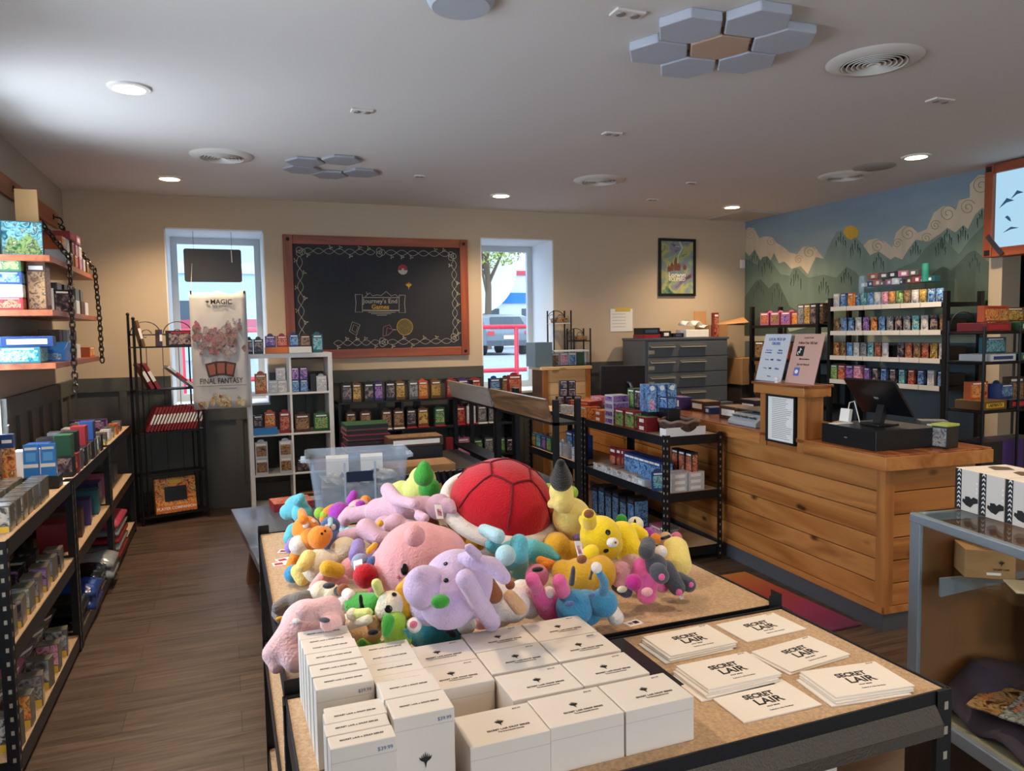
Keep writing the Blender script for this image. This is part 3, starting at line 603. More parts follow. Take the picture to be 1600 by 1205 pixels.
# pine podium at the back
px0 = Yp(848, 570, 6.76).x; px1 = Yp(921, 573, 6.76).x
e = thing('pine_podium', 'pale pine board podium by the right window carrying the small box display', 'podium', ((px0+px1)/2, 6.76, 0)); Wp = (px1-px0)/2
PP = wood('pale_pine', ['c79a62', 'e0bd88', 'eed3a6'], axis=0, rings=5, stretch=10, knots=.5, rough=.4)
MB().bx(-Wp+.01, Wp-.01, .01, .30, 0, 1.185).build('core', mat('core_wood', '6e4522', .8), e)
for i in range(9): z0 = .05+i*.127; MB().bx(-Wp, Wp, 0, .01, z0, z0+.122).build('front_board', PP, e, bevel=.002); MB().bx(Wp-.01, Wp, .01, .3, z0, z0+.122).build('side_board', PINE, e, bevel=.002)
q = MB(); q.bx(-Wp-.02, Wp+.02, -.02, .32, 1.19, 1.22); q.build('podium_top', PP, e, bevel=.003)
q = MB(); q.bx(-Wp-.006, -Wp+.05, -.012, 0, 0, 1.2); q.bx(Wp-.05, Wp+.006, -.012, 0, 0, 1.2); q.build('corner_trim', PINEZ, e)
POD = ((px0+px1)/2, 6.76, 1.22)
# grey flat file cabinet
GC = mat('flat_file_grey', '5d6267', .45, .1); GH = mat('handle_steel', 'c9c2ac', .35)
cxl, cxr, cyf = 4.10, 5.14, 6.77
e = thing('flat_file_cabinet', 'wide grey metal flat file cabinet with long steel handles at the back wall', 'cabinet', ((cxl+cxr)/2, (cyf+7.26)/2, 0)); Wc = (cxr-cxl)/2; Dc = (7.26-cyf)/2
MB().bx(-Wc, Wc, -Dc+.02, Dc, 0, 1.46).build('body', GC, e, bevel=.004)
MB().bx(-Wc-.01, Wc+.01, -Dc, Dc, 1.46, 1.485).build('top_panel', GC, e, bevel=.003)
for k in range(8):
    z1 = 1.44-k*.165
    d = MB().bx(-Wc+.03, Wc-.015, -Dc-.003-(.10 if k == 4 else 0), -Dc+.02, z1-.155, z1).build('drawer', GC, e, bevel=.003); yy = -Dc-.004-(.10 if k == 4 else 0)
    for a, b_ in ((-.47, -.17), (-.10, .22)):
        q = MB(); q.bx(a, b_, yy-.022, yy, z1-.045, z1-.037); q.bx(a, b_, yy-.022, yy-.018, z1-.055, z1-.037); q.build('handle', GH, d)
    q = MB(); q.bx(-.49, -.42, yy-.003, yy, z1-.125, z1-.085); q.build('label_holder', mat('label_tan', 'b0a890', .6), d)
# big black racks before the mural, with price rails
RAIL = mat('price_rail', 'dad6ce', .5)
def shop_rack(label, x0, x1, y0, y1, levels, top, group, rails=True):
    e = thing('shop_rack', label, 'display rack', ((x0+x1)/2, (y0+y1)/2, 0), group=group); X, Y = (x1-x0)/2, (y1-y0)/2
    for sx in (-1, 1):
        for sy in (-1, 1): MB().bx(sx*X, sx*(X-.04), sy*Y, sy*(Y-.035), 0, top).build('post', BLACK, e)
    for z in levels:
        MB().bx(-X+.005, X-.005, -Y+.005, Y-.005, z-.03, z).build('shelf', BLACK, e)
        if not rails: continue
        n = 6; L = (2*Y-.08)/n; q = MB()
        for i in range(n): q.bx(-X-.008, -X-.004, -Y+.04+i*L+.003, -Y+.04+(i+1)*L-.003, z-.034, z+.006)
        q.build('price_rail', RAIL, e)
    return e
SL = (1.752, 1.528, 1.30, 1.08)
shop_rack('tall black shop rack with four price railed shelves of booster packs before the mural', 5.30, 5.72, 4.26, 5.50, SL+(.45, ), 1.84, 'racks before the mural')
shop_rack('tall black shop rack with boxed figures left of the booster pack rack', 5.30, 5.72, 5.62, 6.62, (1.60, 1.25, .80, .35), 1.80, 'racks before the mural', False)
# light wire stand at the far right
e = thing('wire_stand', 'black wire display stand of board games at the right edge', 'display stand', (5.0, 3.58, 0)); WS_ = (1.525, 1.325, 1.0, .5)
for x in (-.36, -.02+.0, .30):
    for y in (-.13, .13): q = MB(); q.tube([(x, y, 0), (x, y, 1.60 if y > 0 else 1.56)], .009, 8); q.build('post', BLACK, e, smooth=True)
for z in WS_:
    q = MB()
    for y in (-.13, .13): q.tube([(-.36, y, z-.012), (.30, y, z-.012)], .008, 6)
    for x in (-.36, .30): q.tube([(x, -.13, z-.012), (x, .13, z-.012)], .008, 6)
    q.bx(-.36, .30, -.13, .13, z-.006, z); q.build('shelf_plate', BLACK, e)
for s in (-1, 1): q = MB(); q.tube([(s*.19-.03-.12*math.cos(t), .13, 1.58+.08*math.sin(t)) for t in [i*PI/10 for i in range(11)]], .004, 6); q.build('arched_crest', BLACK, e, smooth=True)
# glass display case at the right edge
CRX = -math.radians(10); CC = (2.055, 1.765, 0)
CaM = Matrix.Translation(V(CC)) @ Matrix.Rotation(CRX, 4, 'Z')
ALU = mat('aluminium', '9aa5b0', .3, .45, bump=.03, bscale=200); GLS = glassy('case_glass', (.97, .99, .98), .01)
e = thing('display_case', 'aluminium framed glass display case at the right edge', 'display case', CC, rz=CRX)
LW, LD, TZ = .95, 1.25, .965
def alu(x0, x1, y0, y1, z0, z1, nm='frame_rail'): MB().bx(x0, x1, y0, y1, z0, z1).build(nm, ALU, e, bevel=.004)
for x, y in ((0, 0), (LW, 0), (0, -LD), (LW, -LD)):
    q = MB(); sx = 1 if x == 0 else -1; sy = -1 if y == 0 else 1
    q.bx(x, x+sx*.014, y, y+sy*.045, .30, TZ-.03); q.bx(x+sx*.014, x+sx*.022, y+sy*.010, y+sy*.035, .30, TZ-.03); q.bx(x+sx*.022, x+sx*.03, y+sy*.0, y+sy*.022, .30, TZ-.03)
    q.build('corner_upright', ALU, e, bevel=.003)
alu(-.003, .02, -LD, 0, TZ-.03, TZ); alu(LW-.02, LW, -LD, 0, TZ-.03, TZ); alu(.02, LW-.02, -.02, 0, TZ-.03, TZ); alu(.02, LW-.02, -LD, -LD+.02, TZ-.03, TZ)
MB().bx(0, LW, -LD, 0, TZ, TZ+.006).build('top_glass', GLS, e)
MB().bx(.003, .007, -LD+.045, -.045, .35, TZ-.03).build('side_glass', GLS, e)
MB().bx(.045, LW-.045, -LD+.002, -LD+.006, .35, TZ-.03).build('end_glass', GLS, e)
alu(-.006, .016, -LD, 0, .30, .345); MB().bx(.016, LW, -LD, 0, .30, .335).build('deck', mat('case_deck', '8d8a78', .6), e)
MB().bx(.0, LW, -LD+.0, 0, .06, .30).build('base_panel', wood('case_base', ['1d1412', '2f201b', '3c2a24'], axis=2, rings=10), e); MB().bx(.03, LW-.03, -LD+.03, -.03, 0, .06).build('plinth', BLACK, e)
MB().bx(.03, LW-.03, -.020, -.012, .335, TZ-.03).build('back_panel', mat('case_back', '8a5a30', .6), e)
MB().bx(.06, .40, -LD+.05, -.05, .775, .781).build('glass_shelf', GLS, e)
for y in (-.10, -.62, -1.15): q = MB(); q.prism([(.035, y, .775), (.035, y, .715), (.36, y, .755), (.36, y, .775)], (0, .008, 0)); q.build('shelf_bracket', ALU, e)
CASE = e
# hanging plank shelves on chains, left wall
RW = wood('red_cedar', ['6e3420', '94502e', 'a8633c'], axis=1, rings=7, stretch=10, knots=.3, rough=.4)
HY0, HY1, HX = 5.02, 6.62, -.93
HZ = (2.06, 1.745, 1.435)
for z, lb in zip(HZ, ('top', 'middle', 'lowest')):
    q = MB(); q.bx(XL+.005, HX, HY0, HY1, z-.035, z); o = q.build('hanging_shelf', RW, None, bevel=.003, loc=(-1.08, 5.8, z))
    tag(o, 'reddish plank shelf hanging on chains on the left wall, %s of the three' % lb, 'hanging shelf', 'chain hung plank shelves')
q = MB(); q.bx(XL, XL+.022, 4.6, 6.98, 2.46, 2.585); o = q.build('hook_board', RW, None, bevel=.003, loc=(XL, 5.8, 2.52)); tag(o, 'reddish board screwed to the left wall with hooks for the shelf chains', 'hook board')
for y in (5.62, 6.80):
    q = MB(); q.lathe([(0, 0), (.022, .0), (.022, .006), (0, .010)], n=12); q.M = Matrix.Identity(4); h = q.build('hook_plate', BLACK, o); h.rotation_euler = (0, PI/2, 0); h.location = (.022, y-5.8, .01)
    q = MB(); q.tube([(.03, y-5.8, .01), (.07, y-5.8, .0), (.085, y-5.8, -.03), (.07, y-5.8, -.055), (.05, y-5.8, -.04)], .006, 8); q.build('hook', BLACK, o, smooth=True)
CHM = mat('chain_steel', '4a443e', .35, .8)
def chain(name, pts, label, tail=0):
    """links along a poly-line"""
    P = [V(p) for p in pts]; L = .056; pos = []; cur = 0
    seg = [(P[i], P[i+1]) for i in range(len(P)-1)]; tot = sum((b-a).length for a, b in seg); d = 0
    e = thing(name, label, 'chain', P[0], group='shelf chains'); q = None; n = int(tot/(L*.72))
    proto = MB(); rr_ = [(.016*math.cos(t), 0, .028*math.sin(t)) for t in [i*PI/6 for i in range(12)]]
    q = MB(); q.tube(rr_+[rr_[0]], .0056, 6, cap=False); me = q.build('link', CHM, None, smooth=True); meshd = me.data; bpy.data.objects.remove(me)
    for k in range(n):
        s = (k+.5)*L*.72; acc = 0
        for a, b in seg:
            l = (b-a).length
            if acc+l >= s: p = a+(b-a)*((s-acc)/l); t = (b-a).normalized(); break
            acc += l
        o = bpy.data.objects.new('link', meshd); COL.objects.link(o); o.parent = e; o.location = p-P[0]
        R = t.to_track_quat('Z', 'Y').to_matrix() @ Matrix.Rotation(PI/2*(k % 2)+.4, 3, 'Z'); o.rotation_euler = R.to_euler()
    return e
chain('shelf_chain', [(XL+.07, 5.62, 2.47), (HX+.02, 5.50, 2.09), (HX+.025, 5.45, 1.75), (HX+.025, 5.42, 1.42), (HX+.03, 5.40, 1.22)], 'rusty chain holding the near side of the hanging shelves')
chain('shelf_chain', [(XL+.07, 6.80, 2.46), (HX+.02, 6.50, 2.09), (HX+.025, 6.56, 1.75), (HX+.025, 6.58, 1.36)], 'rusty chain holding the far side of the hanging shelves')
# chain knots bunched below the lowest board
# ---------------------------------------------------------------- chalkboard
cb = thing('chalkboard', 'large chalkboard in a reddish wood frame with chalk vines and shop name', 'chalkboard', (1.435, YB, 1.93))
cw, ch = 1.80, 1.165; fr = .085
FR = wood('frame_cedar', ['6b2c18', '8c4326', 'a3552f'], axis=0, rings=8, stretch=10, rough=.4); FRZ = wood('frame_cedar_z', ['6b2c18', '8c4326', 'a3552f'], axis=2, rings=8, stretch=10, rough=.4)
for s in (-1, 1):
    MB().bx(-cw/2+fr+.001, cw/2-fr-.001, -.03, -.002, s*ch/2, s*(ch/2-fr)).build('frame_rail', FR, cb, bevel=.004)
    MB().bx(s*cw/2, s*(cw/2-fr), -.032, -.002, -ch/2, ch/2).build('frame_stile', FRZ, cb, bevel=.004)
    for t in (-1, 1): q = MB(); q.lathe([(0, .008), (.014, .004), (.017, 0)], n=12); k = q.build('corner_bolt', BLACK, cb, smooth=True); k.rotation_euler = (PI/2, 0, 0); k.location = (s*(cw/2-fr/2), -.032, t*(ch/2-fr/2))
MB().bx(-cw/2+fr-.01, cw/2-fr+.01, -.016, -.004, -ch/2+fr-.01, ch/2-fr+.01).build('board', mat('slate', '24272e', .75, var=.16, vscale=3), cb)
CHK = mat('chalk_white', 'aaa599', .9); CHG = mat('chalk_leaf', '9a9670', .9); GOLD = mat('chalk_gold', 'c49a3c', .9)
iw, ih = cw/2-fr, ch/2-fr; YC = -.0175
def vine(x0, z0, x1, z1, n, nm='chalk_vine'):
    d = V((x1-x0, 0, z1-z0)); L = d.length; d.normalize(); pn = V((-d.z, 0, d.x))
    for ph in (0, PI):
        q = MB(); pp = [V((x0, YC, z0))+d*(L*i/80)+pn*(.026*math.sin(ph+n*PI*i/80)) for i in range(81)]
        q.tube(pp, .0023, 5); q.build(nm, CHK, cb)
    rr = random.Random(int(L*100+n))
    for k in range(n):
        if rr.random() < .8:
            c = V((x0, YC, z0))+d*(L*(k+.5+rr.uniform(-.2, .2))/n)+pn*rr.choice((-.04, .04)); q = MB()
            for a in (0, 2.1, 4.2):
                a += rr.uniform(-.3, .3); t = V((math.cos(a), 0, math.sin(a))); s = V((-t.z, 0, t.x)); q.prism([c, c+t*.012+s*.007, c+t*.026, c+t*.012-s*.007], (0, -.001, 0))
            q.build('chalk_leaf', CHG if rr.random() < .6 else CHK, cb)
m_ = .06
vine(-iw+.09, ih-m_, -.04, ih-m_, 7); vine(.06, ih-m_, iw-.1, ih-m_, 6); vine(-iw+.35, -ih+m_, -.02, -ih+m_, 5); vine(.05, -ih+m_, iw-.1, -ih+m_, 6)
vine(-iw+m_, ih-.11, -iw+m_, -ih+.08, 7); vine(iw-m_, ih-.12, iw-m_, -ih+.1, 8)
for kx, kz in ((-iw+.07, ih-.07), (iw-.08, ih-.08), (iw-.07, -ih+.09), (.01, ih-m_), (.015, -ih+m_), (-iw+.07, -ih+.08)):
    q = MB()
    for j in range(3): a = j*2.1; q.tube([(kx+.018*math.cos(a)+.028*math.cos(t), YC, kz+.018*math.sin(a)+.028*math.sin(t)) for t in [i*PI/8 for i in range(17)]], .0026, 5)
    q.build('chalk_knot', CHK, cb)
def b2(px, py, off=(420, 350), s=4.444): p = Yp(off[0]+px/s, off[1]+py/s, YB-.02); return p.x-1.435, p.z-1.93
def line(pts, r=.0035, m=CHK, nm='chalk_line', close=False):
    P = [(b2(*p)[0], YC, b2(*p)[1]) for p in pts]
    if close: P.append(P[0])
    q = MB(); q.tube(P, r, 5); return q.build(nm, m, cb)
line([(650, 510), (905, 512), (905, 600), (650, 598)], close=True)
line([(600, 490), (650, 490), (650, 612), (600, 612), (606, 550)], close=True); line([(905, 495), (948, 495), (942, 550), (948, 616), (905, 616)], close=True)
line([(670, 505), (700, 478), (722, 500), (750, 492), (780, 498), (815, 468), (850, 500), (880, 490), (897, 508)], .0028)
line([(678, 470), (680, 485), (694, 488)], .0028)
for y, a, b_ in ((604, 655, 900), (614, 690, 880), (624, 710, 850), (634, 750, 820)): line([(a, y), (b_, y)], .003)
x_, z_ = b2(775, 537); text("Journey's End", .062, CHK, cb, (x_, -.017, z_), bold=.0006)
x_, z_ = b2(775, 577); text('Games', .062, GOLD, cb, (x_, -.017, z_), bold=.0012)
x_, z_ = b2(972, 428); claw(cb, .085, GOLD, loc=(x_, -.017, z_-.0))
x_, z_ = b2(931, 315)
q = MB(); q.prism([(x_+.048*math.cos(t), -.016, z_+.048*math.sin(t)) for t in [i*PI/16 for i in range(17)]], (0, -.001, 0)); q.build('chalk_drawing', mat('chalk_red', '8c3a44', .9), cb)
q = MB(); q.prism([(x_+.048*math.cos(t), -.016, z_-.008-.044*math.sin(t)) for t in [i*PI/16 for i in range(17)]], (0, -.001, 0)); q.sph((x_, -.018, z_-.002), (.012, .002, .012)); q.build('chalk_drawing', CHK, cb)
line([(560, 745), (580, 680), (634, 700), (608, 775)], .003, close=True); line([(577, 738), (590, 700), (620, 712), (603, 755)], .0022, close=True)
x_, z_ = b2(945, 716)
q = MB(); q.lathe([(0, 0), (.078, 0)], n=36); k = q.build('chalk_disc', mat('chalk_ochre', '675a38', .95, var=.3, vscale=40), cb); k.rotation_euler = (PI/2, 0, 0); k.location = (x_, -.0165, z_)
q = MB(); q.tube([(x_+.08*math.cos(t), YC, z_+.08*math.sin(t)) for t in [i*PI/18 for i in range(37)]], .0028, 5); q.build('chalk_ring', GOLD, cb)
line([(792, 780), (796, 715), (840, 700), (862, 740), (830, 772)], .003, mat('chalk_pink', 'a0687a', .9), close=True); line([(815, 770), (822, 720), (850, 730)], .003, mat('chalk_pink', 'a0687a', .9)); line([(862, 735), (885, 735)], .004)
# ---------------------------------------------------------------- framed poster
pc = Yp(1058.5, 418, YB-.02); e = thing('framed_poster', 'black framed fantasy game poster on the back wall above the cabinet', 'poster', (pc.x, YB, pc.z)); pw, ph = .245, .325
for s in (-1, 1): MB().bx(s*pw, s*(pw-.03), -.028, -.002, -ph, ph).build('frame_stile', BLACK, e, bevel=.002); MB().bx(-pw+.03, pw-.03, -.028, -.002, s*ph, s*(ph-.03)).build('frame_rail', BLACK, e, bevel=.002)
MB().bx(-pw+.03, pw-.03, -.014, -.004, -ph+.03, ph-.03).build('print', art('poster_art', ['24454a', '5f8a6a', 'b9b070', '7a9a8c', '8a7aa0', '5a4038'], 5, detail=5), e)
q = MB(); q.tube([(.03, -.015, .29), (.07, -.015, .22), (.02, -.015, .14), (.0, -.015, .05)], [.012, .014, .01, .006], 6); q.build('pale_swirl', mat('swirl_pale', 'a9c4b4', .6), e)
q = MB()
for x, z, h in ((-.07, .0, .10), (-.02, .03, .16), (.02, .0, .09), (-.11, -.02, .07), (.10, .0, .06)): q.prism([(x-.02, -.015, z-h*.4), (x+.02, -.015, z-h*.4), (x+.026, -.015, z+h*.2), (x, -.015, z+h*.6), (x-.022, -.015, z+h*.2)], (0, -.001, 0))
q.build('painted_shapes', mat('poster_brown', '7a4a34', .6), e)
text('Lorwyn', .075, PAPER, e, (0, -.0165, -.085), bold=.001); text('ECLIPSED', .052, PAPER, e, (0, -.0165, -.135), bold=.001); text('MAGIC', .02, PAPER, e, (0, -.0165, .235))
# small sensor in the corner and thermostat marks
o = MB().bx(-.03, .03, -.03, .0, -.05, .05).build('motion_sensor', WHITE, None, bevel=.006); o.location = (5.74, YB-.002, 2.33); tag(o, 'small white motion sensor in the corner beside the mural', 'sensor')
e = thing('wall_notice', 'pinned white paper sheet on the back wall left of the cabinet', 'paper notice', (4.12, YB, 1.68))
MB().bx(-.14, .14, -.006, -.002, -.12, .13).build('sheet', PAPER, e); MB().bx(-.08, .11, -.009, -.0065, .10, .145).build('yellow_note', mat('note_yellow', 'd8b95e', .8), e)
q = MB()
for k in range(5): q.bx(-.12, .05, -.0072, -.0062, .07-k*.035, .073-k*.035)
q.build('printed_lines', mat('grey_ink', '6b6864', .7), e)
# ---------------------------------------------------------------- banner, hanging sign in window 1
e = thing('hanging_sign', 'dark rounded sign board hanging on wires in the left window', 'sign', (Yp(333, 415, 7.4).x, 7.4, Yp(333, 415, 7.4).z))
def rrect(w, h, r, n=5): return [(sx*(w-r)+r*math.cos(a), sz*(h-r)+r*math.sin(a)) for sx, sz, a0 in ((1, 1, 0), (-1, 1, PI/2), (-1, -1, PI), (1, -1, 1.5*PI)) for a in [a0+i*PI/2/n for i in range(n+1)]]
q = MB(); q.prism([(x, 0, z) for x, z in rrect(.245, .150, .02)], (0, .02, 0)); q.build('sign_panel', mat('sign_dark', '3b3c40', .5), e)
for x in (-.16, .165): q = MB(); q.tube([(x, .01, .15), (x, .01, .34)], .002, 5); q.build('wire', DGREY, e)
q = MB(); q.tube([(.16, -.006, .14), (.163, -.008, .03)], .004, 5); q.build('cable_end', PAPER, e)
bn = thing('game_banner', 'tall white fabric banner with game artwork hanging before the left window', 'banner', (Yp(338, 455, 6.80).x+.01, 6.80, 0))
bz1, bz0 = 1.965, .96; bw = .225; q = MB(); N = 14; vs = []; fs = []
def bx_(t): return .004*math.sin(t*9)
gr = [[(x, bx_(i/N*2+x*4), z) for x in [(-bw+2*bw*j/10)*(1 if z > 1.6 else 1) for j in range(11)]] for i, z in enumerate([bz1-(bz1-bz0)*k/N for k in range(N+1)])]
for j in range(11): x = gr[0][j][0]; gr[0][j] = (x, gr[0][j][1], bz1-.035*math.exp(-((x-.10)/.07)**2)-.02*(x < 0)); 
vs = [p for r_ in gr for p in r_]; fs = [(i*11+j, i*11+j+1, (i+1)*11+j+1, (i+1)*11+j) for i in range(N) for j in range(10)]
q.add(vs, fs); o = q.build('banner_cloth', mat('banner_white', 'c9c6c2', .7, var=.08, vscale=3), bn, smooth='all'); sm = o.modifiers.new('th', 'SOLIDIFY'); sm.thickness = .002
claw(bn, .045, INK, loc=(-.085, -.010, 1.865)); text('MAGIC', .055, INK, bn, (.025, -.010, 1.865), bold=.001); text('THE GATHERING', .014, INK, bn, (.01, -.010, 1.832))
rr = random.Random(11)
def blob_art(nm, cx, cz, w, h, cols, n, s0, s1, sc=30, y=-.0085):
    for k, c in enumerate(cols):
        q = MB()
        for j in range(n):
            x, z = cx+rr.gauss(0, w/2.6), cz+rr.gauss(0, h/2.6)
            if abs(x-cx) > w or abs(z-cz) > h or abs(x) > bw-.02: continue
            s = rr.uniform(s0, s1); a0 = rr.uniform(0, 6); q.prism([(x+s*rr.uniform(.5, 1)*math.cos(a0+a), y-.0007*k-.00025*(j % 23), z+s*1.5*rr.uniform(.5, 1)*math.sin(a0+a)) for a in [i*PI/3.5 for i in range(7)]], (0, -.0003, 0))
        tag(q.build(nm, c, bn), kind='stuff')
A1 = art('banner_art_1', ['54465c', '8a7490', 'a88472', '5a5264', 'c8a890'], 26, .6); A2 = art('banner_art_2', ['7c3a4a', 'b86a78', '506a54', '8a4a5c'], 22, .6); A3 = art('banner_art_3', ['5a525e', '8c8490', 'b8aca4', '6c6270'], 24, .6)
blob_art('printed_art', 0, 1.53, .20, .14, [A3, A1, A2, A1, A2, A1], 22, .012, .04)
blob_art('printed_art', .12, 1.70, .06, .06, [A3], 9, .01, .02); blob_art('printed_art', -.17, 1.60, .05, .12, [A2], 9, .015, .03)
for k, (x, a) in enumerate(((-.07, .22), (.07, -.22), (0, 0))):
    R = Matrix.Rotation(-a, 3, 'Y'); q = MB(); q.box((x, -.0095-.001*(k == 2), 1.305-.01*(k != 2)), (.085, .001, .12), R=R); q.build('printed_card', mat('card_back', '46302a', .6), bn); q = MB(); q.box((x, -.0105-.001*(k == 2), 1.305-.01*(k != 2)), (.058, .001, .088), R=R); q.build('card_oval', mat('card_rust', '9a5844', .6), bn)
text('FINAL FANTASY', .066, INK, bn, (.0, -.010, 1.195), sx=.72, bold=.0004); MB().bx(-.2, .2, -.0095, -.0085, 1.155, 1.158).build('rule_line', INK, bn); text('CRYSTAL FANTASY', .016, INK, bn, (.05, -.009, 1.13))
blob_art('printed_art', 0, 1.02, .2, .06, [art('banner_art_4', ['6a4228', 'd8b052', '8a5a34', '4a2c20'], 20, .6), art('banner_art_5', ['c8c4c0', '8a8688', 'e0c890', '6a5a50'], 22, .6)], 14, .02, .04)
for sx in (-1, 1): q = MB(); q.tube([(sx*.21, 0, bz1-.03), (sx*.21, .60, 2.24)], .0012, 4); q.build('hanging_thread', PAPER, bn); q = MB(); q.bx(sx*.21-.006, sx*.21+.006, -.004, .004, bz1-.03, bz1-.005); q.build('clip', BLACK, bn)
# ---------------------------------------------------------------- TV on the right
tv = thing('framed_screen', 'wall screen in a reddish wood frame at the top right edge', 'screen', (XR, 4.24, 2.46), rz=-PI/2)
# local x runs towards the camera along the wall, y points into the room after rotation
L, Hh = .95, .36
for z0, z1 in ((Hh, Hh-.07), (-Hh, -Hh+.07)): MB().bx(.07, L-.07, -.13, -.005, z0, z1).build('frame_rail', FR, tv, bevel=.004)
for x0, x1 in ((0, .07), (L-.07, L)): MB().bx(x0, x1, -.135, -.005, -Hh, Hh).build('frame_stile', FRZ, tv, bevel=.004)
MB().bx(.07, L-.07, -.10, -.02, -Hh+.07, Hh-.07).build('screen', emis('screen_glow', 'a9d3ea', .36), tv)
q = MB()
for x, z, w_, h_ in ((.16, .05, .12, .035), (.24, .10, .10, .03), (.20, -.16, .13, .02)): q.prism([(x-w_/2, -.101, z-h_), (x, -.101, z), (x+w_/2, -.101, z+h_*.2), (x, -.101, z+h_)], (0, -.001, 0))
q.prism([(.15, -.101, -.06), (.17, -.101, -.05), (.19, -.101, -.07), (.20, -.101, -.10), (.18, -.101, -.09)], (0, -.001, 0))
q.build('screen_shapes', emis('screen_dark', '38648c', .2), tv)
q = MB(); q.box((.10, -.14, -.27), (.20, .008, .035), R=Matrix.Rotation(.9, 3, 'Y')); q.build('corner_strap', DGREY, tv)
for x, z in ((.035, .325), (.035, -.325)): q = MB(); q.bx(x-.02, x+.02, -.141, -.135, z-.02, z+.02); q.build('corner_plate', BLACK, tv)
# ---------------------------------------------------------------- floor mat
def mat_grad():
    m = bpy.data.materials.new('gradient_mat'); m.use_nodes = True; nt = m.node_tree; b = nt.nodes['Principled BSDF']; b.inputs['Roughness'].default_value = .9
    tc = nt.nodes.new('ShaderNodeTexCoord'); sp = nt.nodes.new('ShaderNodeSeparateXYZ'); cr = nt.nodes.new('ShaderNodeValToRGB'); mr = nt.nodes.new('ShaderNodeMapRange')
    mr.inputs[1].default_value = -.5; mr.inputs[2].default_value = .5
    nt.links.new(tc.outputs['Object'], sp.inputs[0]); nt.links.new(sp.outputs[1], mr.inputs[0]); nt.links.new(mr.outputs[0], cr.inputs[0]); ramp(cr, ['5a2444', '8c2a50', 'a03c28', 'b5622a', 'b87a30'], [0, .3, .6, .85, 1]); nt.links.new(cr.outputs[0], b.inputs['Base Color'])
    return m
q = MB(); q.bx(-.40, .36, -.47, .47, 0, .012); o = q.build('floor_mat', mat_grad(), None, bevel=.004); o.location = (2.70, 3.38, 0); tag(o, 'floor mat fading from orange to magenta in front of the counter', 'floor mat')
# ================================================================ GOODS
YEL = mat('yellow_label', 'd9b23a', .5); REDP = mat('red_print', 'b3262e', .4); BLUP = mat('blue_print', '2763b0', .4); BKP = mat('black_print', '18181c', .4); ORP = mat('orange_print', 'd9762c', .45); GRP = mat('green_print', '2f6b45', .45); PNKP = mat('pink_print', 'c9828a', .5)
A = {
 'dark': art('art_dark', ['0f1014', '2c2a3a', '6a5560', 'b09a88', '241c22'], 24), 'blue': art('art_blue', ['0f2348', '2b5fa8', '8ab6dc', '1a3a70', 'd8e4ee'], 24),
 'red': art('art_red', ['4a1418', 'a82c30', 'd88a60', '5a1a20', 'e8d0b8'], 24), 'green': art('art_green', ['16301e', '3f7a45', 'a8c070', '24503a', 'e0e0b0'], 24),
 'gold': art('art_gold', ['3a2410', '9a6a28', 'e0b860', '5a3818', 'f0e0b0'], 24), 'purple': art('art_purple', ['241640', '5c3a90', 'b88ac8', '342058', 'e0c8e8'], 24),
 'pale': art('art_pale', ['8a98a8', 'd8dde0', 'b8a8a0', 'eef0f0', '788088'], 24), 'sea': art('art_sea', ['143c50', '2f8a9a', '9ad0d0', '1c5060', 'e8f0e0'], 24),
 'brown': art('art_brown', ['2a1a12', '6a4428', 'b08a60', '3a2418', 'd8b890'], 24), 'orange': art('art_orange', ['5a2410', 'c8602a', 'f0b060', '7a3418', 'f8e0b0'], 24), 'grey': art('art_grey', ['2a2c30', '6a6e74', 'a8a8a8', '3c3e44', 'd8d4cc'], 24),
 'pink': art('art_pink', ['6a2a48', 'c86a90', 'f0b8c8', '8a3a60', 'f8e8e8'], 24), 'clear': art('art_clear', ['2c2c2a', '6a685e', '8fa0ae', 'd0cabc', '3a4454', '8a6a4a'], 16, .12)}
CN = {'dark': 'dark', 'blue': 'blue', 'red': 'red', 'green': 'green', 'gold': 'gold brown', 'purple': 'purple', 'pale': 'pale', 'sea': 'teal', 'brown': 'brown', 'orange': 'orange', 'grey': 'grey', 'pink': 'pink', 'clear': 'clear'}
BODY = {'dark': BKP, 'blue': mat('bd_blue', '1d3c74', .4), 'red': mat('bd_red', '8a2228', .4), 'green': mat('bd_green', '2b5a38', .4), 'gold': mat('bd_gold', '6a4a22', .45), 'purple': mat('bd_purple', '3c2a66', .4), 'pale': mat('bd_pale', 'c4c8cc', .45), 'sea': mat('bd_sea', '23606c', .4), 'brown': mat('bd_brown', '4c3020', .5), 'orange': mat('bd_orange', 'b8582a', .45), 'grey': mat('bd_grey', '55585c', .45), 'pink': mat('bd_pink', 'b06080', .45), 'clear': mat('bd_clear', '6f6c62', .15, spec=.8)}
_pro = {}
